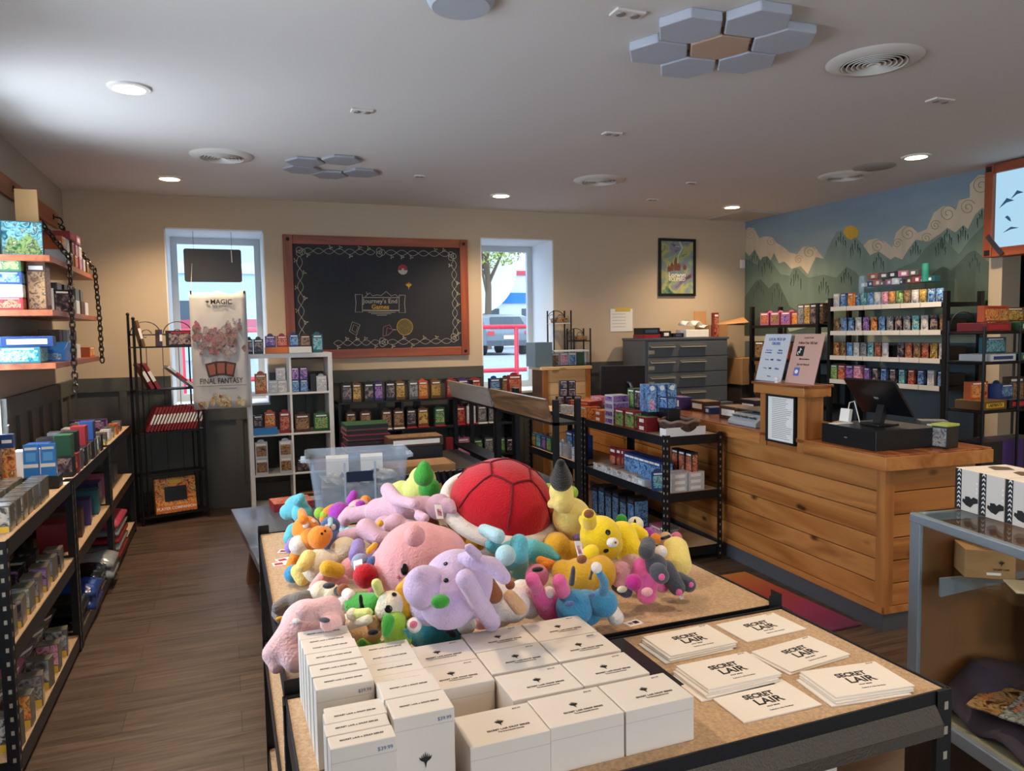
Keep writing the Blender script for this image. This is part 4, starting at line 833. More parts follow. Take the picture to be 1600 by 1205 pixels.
def goods(kind, dims, c, loc, rz, label, group=None, name='card_box', cat='card box', body=None, rot=None, strip=None, wood_=None):
    w, d, h = dims; key = (kind, dims, c, body, strip, name, cat)
    rv = rot if rot is not None else (0, 0, rz)
    if key in _pro: 
        o = dup(_pro[key], loc, rot=rv, label=label)
        if group: o['group'] = group
        elif 'group' in o: del o['group']
        return o
    bm_ = BODY[body or c]
    q = MB()
    if kind == 'case':      # clear deck case with a coloured insert and a label at the foot
        q.bx(-w/2, w/2, -d/2, d/2, 0, h); o = q.build(name, bm_, None, bevel=.002)
        MB().bx(-w/2+.006, w/2-.006, -d/2-.0008, -d/2, .0, h*.22).build('label_strip', strip or YEL, o); MB().bx(-w/2+.004, w/2-.004, -d/2-.0006, -d/2, h*.26, h-.006).build('front_panel', A[c], o)
    elif kind == 'plain':
        q.bx(-w/2, w/2, -d/2, d/2, 0, h); o = q.build(name, bm_, None, bevel=.002)
    elif kind == 'pouch':
        q.prism([(-w/2, 0, 0), (w/2, 0, 0), (w/2, d/2, h*.12), (w/2, d/2, h*.88), (w/2, 0, h), (-w/2, 0, h), (-w/2, d/2, h*.88), (-w/2, d/2, h*.12)], (0, 0, 0)) if False else q.box((0, 0, h/2), (w, d*.3, h)).sph((0, 0, h/2), (w*.47, d/2, h*.42), nu=10, nv=6)
        o = q.build(name, A[c], None, smooth=True)
    elif kind == 'book':    # upright book, spine towards -y
        q.bx(-w/2, w/2, -d/2, d/2, 0, h); o = q.build(name, bm_, None, bevel=.001)
        MB().bx(-w/2+.001, w/2-.001, -d/2-.0006, -d/2, h*.3, h*.7).build('spine_title', strip or PAPER, o)
    elif kind == 'flat':    # board game lying flat, art on top and on the sides
        q.bx(-w/2, w/2, -d/2, d/2, 0, h); o = q.build(name, bm_, None, bevel=.002)
        MB().bx(-w/2+.004, w/2-.004, -d/2+.004, d/2-.004, h, h+.0008).build('lid_art', A[c], o); MB().bx(-w/2+.03, w/2-.03, -d/2-.0008, -d/2, h*.25, h*.75).build('title_strip', strip or PAPER, o)
    else:                   # box, tab, win, twin
        q.bx(-w/2, w/2, -d/2, d/2, 0, h); o = q.build(name, bm_, None, bevel=.0015)
        n = 2 if kind == 'twin' else 1
        for i in range(n):
            a = -w/2+w*i/n; b_ = a+w/n; mg = min(.012, w*.08)
            MB().bx(a+mg, b_-mg, -d/2-.0008, -d/2, h*.16 if kind != 'box' else mg, h*.78 if kind != 'box' else h*.80).build('front_art', A[c], o)
            if kind == 'twin': MB().bx(a+mg*1.6, b_-mg*1.6, -d/2-.0009, -d/2, h*.05, h*.13).build('caption_strip', A['pale'], o)
        MB().bx(-w*.36, w*.36, -d/2-.0010, -d/2, h*.84, h*.92).build('title_strip', strip or PAPER, o)
        if kind == 'box': MB().bx(w/2, w/2+.0008, -d/2+.006, d/2-.006, h*.1, h*.9).build('side_art', A[c], o)
        if kind in ('tab', 'win', 'twin'):
            q = MB(); hw = w*.30; q.prism([(-hw, d*.25, h), (hw, d*.25, h), (hw*.8, d*.25, h+.014), (hw*.3, d*.25, h+.022), (-hw*.3, d*.25, h+.022), (-hw*.8, d*.25, h+.014)], (0, .002, 0)); q.build('hang_tab', bm_, o)
    o.location = loc; o.rotation_euler = rv; tag(o, label, cat, group); _pro[key] = o; return o
def o_(i): return ORD[i] if i < 20 else str(i+1)+'th'
def row(kind, dims, cols, p0, p1, n, rz, what, where, group, end='from the left', jit=.004, **k):
    p0, p1 = V(p0), V(p1); R = random.Random(hash_(group+where))
    for i in range(n):
        p = p0+(p1-p0)*(i/max(1, n-1)) + V((R.uniform(-jit, jit)*.5, R.uniform(-jit, jit)*.5, 0)); c = cols[i % len(cols)]
        goods(kind, dims, c, p, rz+R.uniform(-.05, .05), '%s %s %s, %s %s' % (CN[c], what, where, o_(i), end), group, **k)
def hash_(s):
    h = 7
    for ch_ in s: h = (h*31+ord(ch_)) % 100003
    return h
R90 = PI/2
# ---- left aisle racks
CK = dict(name='deck_case', cat='deck case')
for r_, x in enumerate((-.80, -.90, -1.00, -1.10)):
    row('case', (.068, .075, .10), ['clear', 'grey', 'clear', 'pale', 'clear', 'blue', 'clear'], (x, 3.22, TT), (x, 3.80, TT), 7, .0+R90*0, 'deck case', ('front row', 'second row', 'third row', 'back row')[r_]+' of the nearest left rack top', 'deck cases of the nearest left rack top', 'from the camera', body='clear', **CK)
row('case', (.068, .075, .10), ['clear', 'clear', 'blue', 'clear'], (-.97, 3.30, TT+.101), (-.97, 3.72, TT+.101), 4, 0, 'deck case', 'upper layer of the nearest left rack', 'deck cases of the nearest left rack top', 'from the camera', body='clear', **CK)
for i, (c, x) in enumerate((('pale', -1.175), ('pink', -1.125), ('green', -1.075), ('brown', -1.025), ('orange', -.975))):
    e = thing('hanging_pack', 'tall %s pack with a blue header, %s from the left, nearest left rack' % (CN[c], o_(i)), 'hanging pack', (x, 4.02+i*.02, TT), group='tall hanging packs')
    q = MB(); q.bx(-.024, .024, -.02, .02, 0, .215); q.build('clear_tube', A[c], e, bevel=.006); MB().bx(-.025, .025, -.021, .021, .2, .265).build('header_card', BODY['blue'], e, bevel=.002); MB().bx(-.02, .02, -.0225, -.021, .225, .24).build('title_strip', PAPER, e)
    q = MB(); q.tube([(0, 0, .26), (0, .01, .30), (0, .03, .305)], .004, 6); q.build('hanger', mat('hook_plastic', '9aa6b0', .3), e)
e = thing('pack_tray', 'black tray holding two blue card sleeve packs on the near left rack', 'tray', (-.84, 4.06, TT)); q = MB(); q.bx(-.075, .075, -.03, .07, 0, .06); q.build('tray', BKP, e, bevel=.002)
for i, x in enumerate((-.875, -.805)):
    for k, dz in enumerate((.06, .0)):
        if k: continue
        e = thing('sleeve_pack', 'bright blue sleeve pack standing in the black tray, %s one' % ('left', 'right')[i], 'sleeve pack', (x, 4.045, TT+.0605), group='blue sleeve packs', rx=-.1)
        MB().bx(-.031, .031, -.012, .012, 0, .155).build('pack_box', mat('cyan_blue', '2a7fd0', .35), e, bevel=.002); MB().bx(-.03, .03, -.0135, -.012, .045, .062).build('white_wedge', PAPER, e); MB().bx(-.02, .02, -.0135, -.012, .075, .115).build('round_mark', mat('mid_blue', '5aa6e0', .4), e); MB().bx(-.025, .025, -.0135, -.012, .128, .14).build('title_strip', PAPER, e)
row('case', (.07, .08, .105), ['dark', 'red', 'grey', 'dark', 'clear', 'dark', 'grey', 'clear', 'dark'], (-.79, 4.38, TT), (-.79, 5.30, TT), 9, 0, 'deck case', 'front row of the middle left rack top', 'deck cases on the middle left rack', 'from the camera', strip=BKP, **CK)
for i, (c, y) in enumerate((('green', 4.40), ('dark', 4.54), ('red', 4.80), ('blue', 5.05))):
    goods('plain', (.075, .09, .11), c, (-.80+.002*i, y, TT+.106), 0, 'plain %s deck box stacked on the deck cases of the middle left rack' % {'green': 'dark green', 'dark': 'black', 'red': 'bright red', 'blue': 'blue'}[c], 'coloured deck boxes', **CK, body={'red': 'red', 'blue': 'blue', 'green': 'green', 'dark': 'dark'}[c])
row('plain', (.11, .10, .14), ['pale', 'blue', 'dark', 'grey'], (-.98, 4.45, TT), (-.98, 5.25, TT), 4, 0, 'storage box', 'second row of the middle left rack', 'storage boxes on the middle left rack', 'from the camera')
row('flat', (.16, .10, .05), ['brown', 'orange', 'grey'], (-1.1, 4.45, TT), (-1.1, 5.1, TT), 3, 0, 'small game box', 'at the back of the middle left rack', 'small flat boxes on the middle left rack', 'from the camera')
row('case', (.06, .07, .08), ['clear', 'pale', 'clear', 'orange', 'clear'], (-.80, 5.60, TT), (-.80, 6.35, TT), 5, 0, 'small case', 'along the front of the farthest left rack', 'small cases on the farthest left rack', 'from the camera', **CK)
goods('box', (.24, .09, .09), 'purple', (-1.0, 6.45, TT), 0, 'long purple box lying at the far end of the farthest left rack')
row('plain', (.12, .12, .09), ['brown', 'pale', 'grey'], (-1.02, 5.65, TT), (-1.02, 6.2, TT), 3, 0, 'small box', 'back row of the farthest left rack', 'back boxes on the farthest left rack', 'from the camera')
for r_, x in enumerate((-.80, -.90, -1.00)):
    row('case', (.07, .08, .11), ['clear', 'dark', 'clear', 'grey', 'purple', 'clear', 'dark'], (x, 3.15, .48), (x, 4.0, .48), 7, 0, 'deck case', ('front row', 'middle row', 'back row')[r_]+' of the nearest left rack, middle level', 'deck cases on the middle level', 'from the camera', body='dark' if r_ % 2 else 'clear', **CK)
row('plain', (.15, .13, .15), ['red', 'brown', 'purple', 'sea'], (-.86, 4.40, .48), (-.86, 5.25, .48), 4, .05, 'deck carton', 'middle level of the middle left rack', 'cartons on the middle level', 'from the camera')
row('plain', (.16, .2, .1), ['dark', 'purple', 'dark'], (-1.06, 4.40, .48), (-1.06, 5.2, .48), 3, .05, 'storage carton', 'back of the middle level, middle left rack', 'cartons on the middle level', 'from the camera')
row('plain', (.14, .16, .13), ['purple', 'pink', 'dark', 'grey'], (-.90, 5.65, .48), (-.90, 6.4, .48), 4, 0, 'carton', 'middle level of the farthest left rack', 'cartons on the far middle level', 'from the camera')
for i in range(6): goods('case', (.09, .06, .13), ('clear', 'orange', 'grey', 'clear', 'pink', 'clear')[i], (-.80, 3.12+.17*i, .0805), .1*(i % 3-1), 'clear deck case on the floor level, nearest left rack, %s from the camera' % o_(i), 'front cases on the floor level', body='clear', **CK)
for i, (y, c) in enumerate(((3.2, 'clear'), (3.42, 'pink'), (3.64, 'grey'), (3.85, 'clear'), (4.03, 'dark'))):
    goods('box', (.20, .05, .22), c, (-.96, y, .08), 0, '%s leaning card pack low on the nearest left rack, %s from the camera' % (CN[c], o_(i)), 'leaning packs on the floor level', rot=(.45, 0, R90*.8), name='card_pack', cat='card pack')
row('case', (.08, .09, .13), ['clear', 'clear', 'dark'], (-1.08, 3.2, .08), (-1.08, 3.95, .08), 3, 0, 'deck case', 'back of the floor level, nearest left rack', 'back deck cases on the floor level', 'from the camera', **CK)
def folded(loc, dims, m, label, group, sh='folded_cloth'):
    w, d, h = dims; e = thing(sh, label, 'folded cloth', loc, group=group); q = MB(); rr = random.Random(int(abs(loc[1]*1000)))
    N_, M_ = 12, 8; vs = []
    for j in range(M_+1):
        for i in range(N_+1):
            u, v_ = i/N_*2-1, j/M_*2-1; ed = max(abs(u), abs(v_))**6
            vs.append((u*w/2, v_*d/2, h*(1-.6*ed)+rr.uniform(-.1, .1)*h*(1-ed)))
    n = len(vs); vs += [(p[0], p[1], 0) for p in vs[:n]]
    fs = [(j*(N_+1)+i, j*(N_+1)+i+1, (j+1)*(N_+1)+i+1, (j+1)*(N_+1)+i) for j in range(M_) for i in range(N_)]
    fs += [tuple(k+n for k in reversed(f)) for f in fs]
    b_ = [i for i in range(N_+1)]+[j*(N_+1)+N_ for j in range(1, M_+1)]+[M_*(N_+1)+i for i in range(N_-1, -1, -1)]+[j*(N_+1) for j in range(M_-1, 0, -1)]
    fs += [(b_[k], b_[(k+1) % len(b_)], b_[(k+1) % len(b_)]+n, b_[k]+n) for k in range(len(b_))]
    q.add(vs, fs); q.build('folded_fabric', m, e, smooth='all'); return e
PLW = mat('shiny_bag_grey', '8f949a', .15, bump=.5, bscale=25); PLB = mat('shiny_bag_blue', '1f3f8a', .2, bump=.5, bscale=25); PLK = mat('shiny_bag_black', '17181c', .15, bump=.6, bscale=22); PLR = mat('shiny_bag_red', 'a3242e', .25, bump=.4, bscale=25)
for i, (m_, n_, y, x) in enumerate(((PLK, 'black', 4.42, -.92), (PLB, 'blue', 4.72, -.90), (PLK, 'black', 5.02, -.92), (PLW, 'clear', 5.28, -.88))):
    for k in range(2): folded((x, y+.02*k, .08+.062*k), (.34, .27, .06), m_, '%s wrapped shirt below the middle left rack, %s stack from the camera, %s' % (n_, o_(i), ('lower', 'upper')[k]), 'wrapped shirts')
for i, (m_, n_) in enumerate(((PLR, 'red'), (PLW, 'grey'), (PLR, 'red'), (PLW, 'pale'), (mat('shiny_pink', 'b0405a', .3), 'pinkish red'))):
    folded((-.90, 5.85, .08+.052*i), (.34, .5, .05), m_, '%s folded shirt low on the farthest left rack, %s from the bottom' % (n_, o_(i)), 'wrapped shirts')
goods('plain', (.2, .2, .12), 'dark', (-.9, 6.35, .08), 0, 'black carton on the floor level of the farthest left rack')
# ---- hanging shelves
e = thing('tall_game_box', 'tall landscape painted game box on the top hanging shelf', 'game box', (-1.10, 5.20, HZ[0]), rz=.25)
MB().bx(-.105, .105, -.02, .02, 0, .21).build('box', BODY['sea'], e, bevel=.002); MB().bx(-.10, .10, -.0215, -.0195, .006, .204).build('cover_art', A['sea'], e); q = MB(); q.prism([(-.1, -.0225, .02), (.1, -.0225, .02), (.07, -.0225, .10), (.03, -.0225, .14), (-.02, -.0225, .09), (-.06, -.0225, .12)], (0, -.0005, 0)); q.build('painted_hill', A['green'], e)
o = MB().bx(-.06, .06, -.01, .01, 0, .24).build('upright_board', mat('light_board', 'c79a62', .6), None, bevel=.002); o.location = (-1.09, 5.32, HZ[0]+.0); tag(o, 'plain tan board standing upright behind the tall game box', 'wooden board')
o.scale = (1, 1, 1.75)
row('box', (.10, .12, .09), ['pale', 'brown', 'orange', 'pink'], (-1.0, 5.62, HZ[0]), (-1.0, 6.40, HZ[0]), 6, R90, 'small game box', 'on the top hanging shelf, lower layer', 'game boxes on the top hanging shelf', 'from the camera')
row('box', (.10, .12, .09), ['orange', 'pale', 'brown', 'pink', 'pale'], (-1.02, 5.65, HZ[0]+.091), (-1.02, 6.25, HZ[0]+.091), 5, R90, 'small game box', 'on the top hanging shelf, second layer', 'game boxes on the top hanging shelf', 'from the camera')
goods('flat', (.20, .24, .05), 'red', (-1.06, 5.85, HZ[0]+.183), R90, 'red game box lying highest on the top hanging shelf', strip=REDP); goods('flat', (.16, .18, .06), 'pink', (-1.04, 6.12, HZ[0]+.183), R90, 'pinkish red game box beside the highest red one')
row('box', (.12, .10, .12), ['sea', 'grey'], (-1.14, 5.55, HZ[0]), (-1.14, 5.75, HZ[0]), 2, 0, 'game box', 'at the back of the top hanging shelf', 'game boxes on the top hanging shelf', 'from the camera')
for i, (c, n_) in enumerate((('red', 'red'), ('pale', 'cream'), ('blue', 'blue'), ('green', 'green'))):
    goods('box', (.15, .15, .072), c, (-1.155, 5.12, HZ[1]+i*.073), .0, '%s box at the near end of the middle hanging shelf, %s from the bottom' % (n_, o_(i)), 'stacked boxes on the middle hanging shelf')
goods('box', (.10, .12, .28), 'brown', (-1.02, 5.16, HZ[1]), 0, 'dark patterned tall box beside the stacked boxes on the middle hanging shelf')
o = goods('plain', (.11, .13, .14), 'pale', (-1.04, 5.34, HZ[1]), .25, 'white cube box on the middle hanging shelf'); goods('box', (.10, .13, .14), 'dark', (-.99, 5.50, HZ[1]), .6, 'dark blue black box right of the white cube box')
row('plain', (.12, .12, .10), ['pale', 'grey', 'pale', 'brown', 'pale'], (-1.03, 5.75, HZ[1]), (-1.03, 6.45, HZ[1]), 5, R90, 'small carton', 'on the middle hanging shelf, bottom layer', 'cartons on the middle hanging shelf', 'from the camera')
row('plain', (.12, .12, .09), ['grey', 'dark', 'blue', 'grey', 'grey'], (-1.05, 5.60, HZ[1]+.101), (-1.05, 6.40, HZ[1]+.101), 5, R90, 'small carton', 'on the middle hanging shelf, upper layer', 'cartons on the middle hanging shelf', 'from the camera')
goods('box', (.22, .20, .095), 'sea', (-1.12, 5.14, HZ[2]), 0, 'dark teal game box at the near end of the lowest hanging shelf', body='sea'); e = goods('flat', (.26, .22, .06), 'blue', (-1.09, 5.17, HZ[2]+.096), .12, 'bright blue game box on top of the teal one', body='blue')
e = thing('slanted_box', 'bright blue slope sided box on the lowest hanging shelf near the chain', 'game box', (-1.02, 5.46, HZ[2])); q = MB(); q.prism([(-.09, -.12, 0), (-.09, .16, 0), (-.09, .16, .12), (-.09, .02, .12), (-.09, -.12, .07)], (.17, 0, 0)); q.build('box', mat('bright_blue', '2f6fc4', .35), e, bevel=.003); MB().bx(-.07, .06, -.1212, -.12, .012, .05).build('title_strip', A['blue'], e)
row('plain', (.11, .12, .10), ['grey', 'pale', 'grey', 'pale'], (-1.06, 5.75, HZ[2]), (-1.06, 6.2, HZ[2]), 4, R90, 'small carton', 'on the lowest hanging shelf, bottom layer', 'cartons on the lowest hanging shelf', 'from the camera')
row('plain', (.11, .12, .10), ['brown', 'grey', 'pale', 'grey'], (-1.08, 5.70, HZ[2]+.101), (-1.08, 6.2, HZ[2]+.101), 4, R90, 'small carton', 'on the lowest hanging shelf, upper layer', 'cartons on the lowest hanging shelf', 'from the camera')
goods('box', (.22, .14, .075), 'orange', (-1.02, 6.45, HZ[2]), R90, 'colourful yellow and red box at the far end of the lowest hanging shelf')
# ---- étagère goods
EM = Matrix.Translation((-.70, 6.83, 0)) @ Matrix.Rotation(math.radians(17), 4, 'Z')
def ep(x, y, z): return EM @ V((x, y, z))
ER = math.radians(17)
goods('book', (.022, .15, .22), 'gold', ep(.08, .10, 1.502), 0, 'brown patterned book leaning left on the top shelf of the iron tower', 'books on the iron tower', rot=(0, -.22, ER), name='book', cat='book'); goods('book', (.022, .15, .14), 'purple', ep(.21, .10, 1.50), 0, 'small purple book standing upright on the top shelf of the iron tower', 'books on the iron tower', rot=(0, .02, ER), name='book', cat='book')
goods('box', (.22, .06, .13), 'dark', ep(.37, .05, 1.501), ER, 'wide black and red card box on the top shelf of the iron tower', strip=REDP)
for i, x in enumerate((.10, .145)): goods('book', (.028, .17, .235), 'red', ep(x+.03, .10, 1.145), 0, 'glossy red book leaning on the second shelf of the iron tower, %s one' % ('left', 'right')[i], 'books on the iron tower', rot=(0, -.45, ER), name='book', cat='book')
goods('book', (.022, .17, .27), 'pale', ep(.46, .10, 1.147), 0, 'silvery book leaning steeply left on the second shelf of the iron tower', 'books on the iron tower', rot=(0, -.85, ER), name='book', cat='book', strip=REDP)
for i in range(16): goods('book', (.017, .16, .22), 'red', ep(.07+i*.0265, .09, .785), 0, 'slanting red magazine on the iron tower, %s from the left' % o_(i), 'slanted magazines', rot=(0, .42, ER), name='magazine', cat='magazine')
for i in range(16):
    pass
e = thing('companion_box', 'orange bordered boxed game set leaning on the bottom shelf of the iron tower', 'game box', ep(.27, .04, .072), rz=ER, rx=.0); e.rotation_euler = (-.13, 0, ER)
MB().bx(-.165, .165, -.03, .03, 0, .30).build('box', A['orange'], e, bevel=.003); MB().bx(-.09, .09, -.032, -.030, .10, .225).build('dark_window', mat('window_dark', '22262c', .3), e); MB().bx(-.165, .165, -.0325, -.030, .012, .065).build('title_band', ORP, e); text('PLAYER COMPANION', .033, PAPER, e, (0, -.033, .04), sx=.98, bold=.0008)
q = MB(); q.bx(-.05, .05, -.0325, -.030, .25, .28); q.build('crest_mark', YEL, e)
# ---- cube shelf goods, placed from the photo on the shelf front plane
YS = 6.95
def onrow(px, z, y=YS): return V((Yp(px, 600, y).x, y, z))
def srow(lst, z, where, group, y=YS, dy=.0):
    for i, (px0, px1, h, kind, c) in enumerate(lst):
        a, b_ = onrow(px0, z, y).x, onrow(px1, z, y).x; w = round(b_-a, 2)
        goods(kind, (max(.04, w), .06 if kind != 'flat' else .12, h), c, ((a+b_)/2, y+dy, z), 0, '%s card pack %s, %s from the left' % (CN[c], where, o_(i)), group, name='card_pack', cat='card pack')
srow([(386, 398, .13, 'tab', 'dark'), (399, 413, .13, 'tab', 'dark')], 1.416, 'on top of the white cube shelf ', 'packs on the cube shelf top')
for a, b_, c, n_, m_ in ((416, 452, 'orange', 'orange', ORP), (453, 488, 'pale', 'white', PAPER)):
    xa, xb = onrow(a, 0).x, onrow(b_, 0).x; e = thing('display_tray', n_+' display tray with two packs on top of the white cube shelf', 'display tray', ((xa+xb)/2, YS, 1.416)); MB().bx((xa-xb)/2, (xb-xa)/2, -.05, .05, 0, .055).build('tray', m_, e, bevel=.002)
srow([(417, 433, .10, 'tab', 'purple'), (435, 451, .10, 'tab', 'red'), (454, 469, .11, 'tab', 'blue'), (471, 487, .10, 'tab', 'brown')], 1.4712, 'in the trays on the white cube shelf', 'packs on the cube shelf top')
srow([(490, 506, .165, 'tab', 'sea')], 1.416, 'at the right end of the cube shelf top', 'packs on the cube shelf top')
srow([(398, 417, .175, 'tab', 'orange'), (419, 433, .11, 'box', 'pale'), (434, 448, .11, 'box', 'pale')], 1.065, 'in the upper left cube shelf cell', 'packs in the cube shelf')
srow([(432, 446, .11, 'box', 'pale')], 1.176, 'stacked in the upper left cube shelf cell', 'packs in the cube shelf')
srow([(455, 467, .11, 'box', 'blue'), (468, 481, .11, 'box', 'blue'), (485, 493, .16, 'plain', 'dark'), (494, 510, .135, 'tab', 'pale')], 1.065, 'in the upper right cube shelf cell', 'packs in the cube shelf')
srow([(455, 467, .11, 'box', 'purple'), (468, 481, .11, 'box', 'purple')], 1.176, 'stacked in the upper right cube shelf cell', 'packs in the cube shelf')
xa, xb = onrow(393, 0).x, onrow(430, 0).x; e = thing('display_tray', 'blue display tray with two packs in the second left cell of the cube shelf', 'display tray', ((xa+xb)/2, YS, .700)); MB().bx((xa-xb)/2, (xb-xa)/2, -.05, .05, 0, .06).build('tray', mat('tray_blue', '2f7fc0', .4), e, bevel=.002)
srow([(394, 408, .11, 'tab', 'dark'), (411, 428, .13, 'tab', 'orange')], .761, 'in the blue tray of the cube shelf', 'packs in the cube shelf')
srow([(434, 451, .19, 'tab', 'red')], .700, 'beside the blue tray of the cube shelf', 'packs in the cube shelf')
srow([(458, 482, .16, 'tab', 'brown'), (488, 511, .16, 'tab', 'green')], .700, 'in the second right cube shelf cell', 'packs in the cube shelf')
for i, (a, b_, z, wh) in enumerate(((396, 412, .339, 'lower one of the left stack'), (396, 412, .485, 'upper one of the left stack'), (434, 450, .339, 'lower one of the right stack'), (434, 450, .485, 'upper one of the right stack'))):
    xa, xb = onrow(a, 0).x, onrow(b_, 0).x; goods('win', (.105, .08, .143), 'brown', ((xa+xb)/2, YS, z), 0, 'white figure window box in the third left cell, '+wh, 'figure boxes in the cube shelf', body='pale', name='figure_box', cat='figure box')
srow([(458, 482, .12, 'box', 'dark'), (486, 508, .10, 'box', 'red')], .339, 'in the third right cube shelf cell', 'packs in the cube shelf')
srow([(462, 500, .10, 'flat', 'brown')], .041, 'in the bottom right cube shelf cell', 'packs in the cube shelf'); 
# red folders on the low table beside the tub
for i in range(2): goods('flat', (.24, .22, .022), 'red', (.42, 5.02, .452+.0), 0, 'x') if False else None
# ---- black wall shelf goods
YW = 7.0
tops = [(533, 549, 'dark'), (550, 563, 'gold'), (568, 583, 'dark'), (584, 597, 'purple'), (602, 616, 'dark'), (617, 632, 'gold'), (638, 652, 'grey'), (653, 667, 'orange'), (672, 688, 'gold'), (697, 712, 'red'), (714, 731, 'purple'), (733, 750, 'red'), (764, 780, 'blue'), (783, 797, 'brown'), (799, 813, 'dark')]
srow([(a, b_, .17, 'win', c) for a, b_, c in tops], .946, 'on top of the black wall shelf', 'packs on the black shelf top', y=YW)
goods('win', (.14, .04, .20), 'red', (Yp(811, 600, 6.80).x-.0, 6.93, .985+.0), 0, 'larger red pack standing at the right end of the black shelf top', body='red', name='card_pack', cat='card pack').location.z = .946
r2 = [(538, 554, 'brown'), (561, 577, 'brown'), (595, 609, 'brown'), (613, 629, 'brown'), (633, 648, 'dark'), (651, 667, 'gold'), (677, 693, 'green'), (711, 724, 'red'), (727, 741, 'pale'), (744, 758, 'grey'), (761, 775, 'grey')]
for i, (a, b_, c) in enumerate(r2):
    xa, xb = onrow(a, 0, YW).x, onrow(b_, 0, YW).x
    goods('tab', (round(xb-xa, 2), .06, .165), c, ((xa+xb)/2, YW, .682), 0, '%s card pack on the black shelf middle level, %s from the left' % (CN[c], o_(i)), 'packs on the black shelf middle level', name='card_pack', cat='card pack')
    MB().bx(xa, xb, YW-.06, YW+.05, .671, .6815).build('clear_riser', REDP if i in (4, 5, 6, 7, 8) else PAPER, None)
for j, o in enumerate([o for o in bpy.data.objects if o.name.startswith('clear_riser')]): tag(o, '%s riser under the %s pack on the black shelf middle level' % ('red' if o.data.materials[0] == REDP else 'white', o_(j)), 'pack riser', 'pack risers on the black shelf')
srow([(694, 705, .19, 'plain', 'red'), (711, 731, .18, 'tab', 'pink'), (737, 751, .15, 'tab', 'green'), (754, 768, .16, 'tab', 'grey'), (772, 786, .15, 'tab', 'green'), (789, 800, .14, 'tab', 'dark')], .361, 'on the lower level of the black shelf', 'packs on the black shelf lower level', y=YW)
srow([(533, 545, .10, 'box', 'brown'), (548, 560, .10, 'box', 'red')], .361, 'at the lower left of the black shelf', 'packs on the black shelf lower left', y=YW)
# ---- low plinth with binders, boxes and sleeves behind the tub
o = MB().bx(-.47, .47, -.45, .45, 0, .55).build('low_plinth', BS, None, bevel=.004); o.location = (1.40, 5.80, 0); tag(o, 'low black plinth behind the clear tub carrying binders and boxes', 'plinth')
bx0 = Yp(571, 680, 5.85).x
for i in range(8):
    c = ('red', 'dark', 'red', 'red', 'dark', 'red', 'red', 'green')[i]
    e = thing('binder', '%s card binder stacked behind the clear tub, %s from the bottom' % ({'red': 'dark red', 'dark': 'black', 'green': 'green'}[c], o_(i)), 'binder', (bx0+.006*((i*7) % 3-1), 5.85, .551+i*.0415), group='stacked binders')
    q = MB(); q.bx(-.165, .165, -.13, .13, 0, .005); q.bx(-.165, .165, -.13, .13, .035, .04); q.bx(-.165, .165, .12, .13, 0, .04); q.build('cover', BODY['green'] if c == 'green' else (mat('binder_red', '8a3440', .6) if c == 'red' else BKP), e, bevel=.001); MB().bx(-.158, .158, -.125, .118, .006, .034).build('pages', mat('binder_pages', '2a2024', .7), e)
e = goods('flat', (.42, .22, .07), 'brown', (Yp(646, 690, 5.62).x, 5.62, .66), 0, 'wide flat brown game box right of the binder stack', body='brown'); e.location.z = .715
o = goods('plain', (.40, .24, .163), 'dark', (Yp(646, 700, 5.62).x, 5.62, .551), 0, 'black carton under the wide flat brown game box')
e = thing('cardboard_tray', 'shallow open cardboard tray in front of the wide brown game box', 'cardboard tray', (Yp(650, 705, 5.2).x, 5.22, .47)); 
q = MB(); q.bx(-.26, .26, -.13, .13, 0, .005); 
for s in (-1, 1): q.bx(-.26, .26, s*.13, s*.125, .005, .17); q.bx(s*.26, s*.255, -.125, .125, .005, .17)
q.build('tray', CARD, e); q = MB(); q.box((0, .02, .165), (.5, .22, .004), R=Matrix.Rotation(.06, 3, 'X')); q.build('inner_flap', CARD, e)
o = MB().bx(-.36, .22, -.32, .30, 0, .469).build('low_plinth', BS, None, bevel=.004); o.location = (1.62, 5.03, 0); tag(o, 'lower black plinth under the row of black card dividers', 'plinth')
sx0, sx1 = Yp(644, 720, 4.85).x, Yp(745, 720, 4.95).x
for i in range(12):
    x = sx0+(sx1-sx0)*i/11
    e = thing('card_divider', 'slanting black and orange card set behind the toys, %s from the left' % o_(i), 'card set', (x, 4.90, .47), group='slanted card sets', rx=0)
    e.rotation_euler = (-.25, .0, .5); MB().bx(-.004, .018, -.05, .07, 0, .15).build('sleeve', BKP, e, bevel=.001); MB().bx(-.003, .017, -.0512, -.05, .01, .07).build('lower_art', A['orange'], e); MB().bx(-.004, .002, -.05, .07, .15, .1515).build('white_edge', PAPER, e)
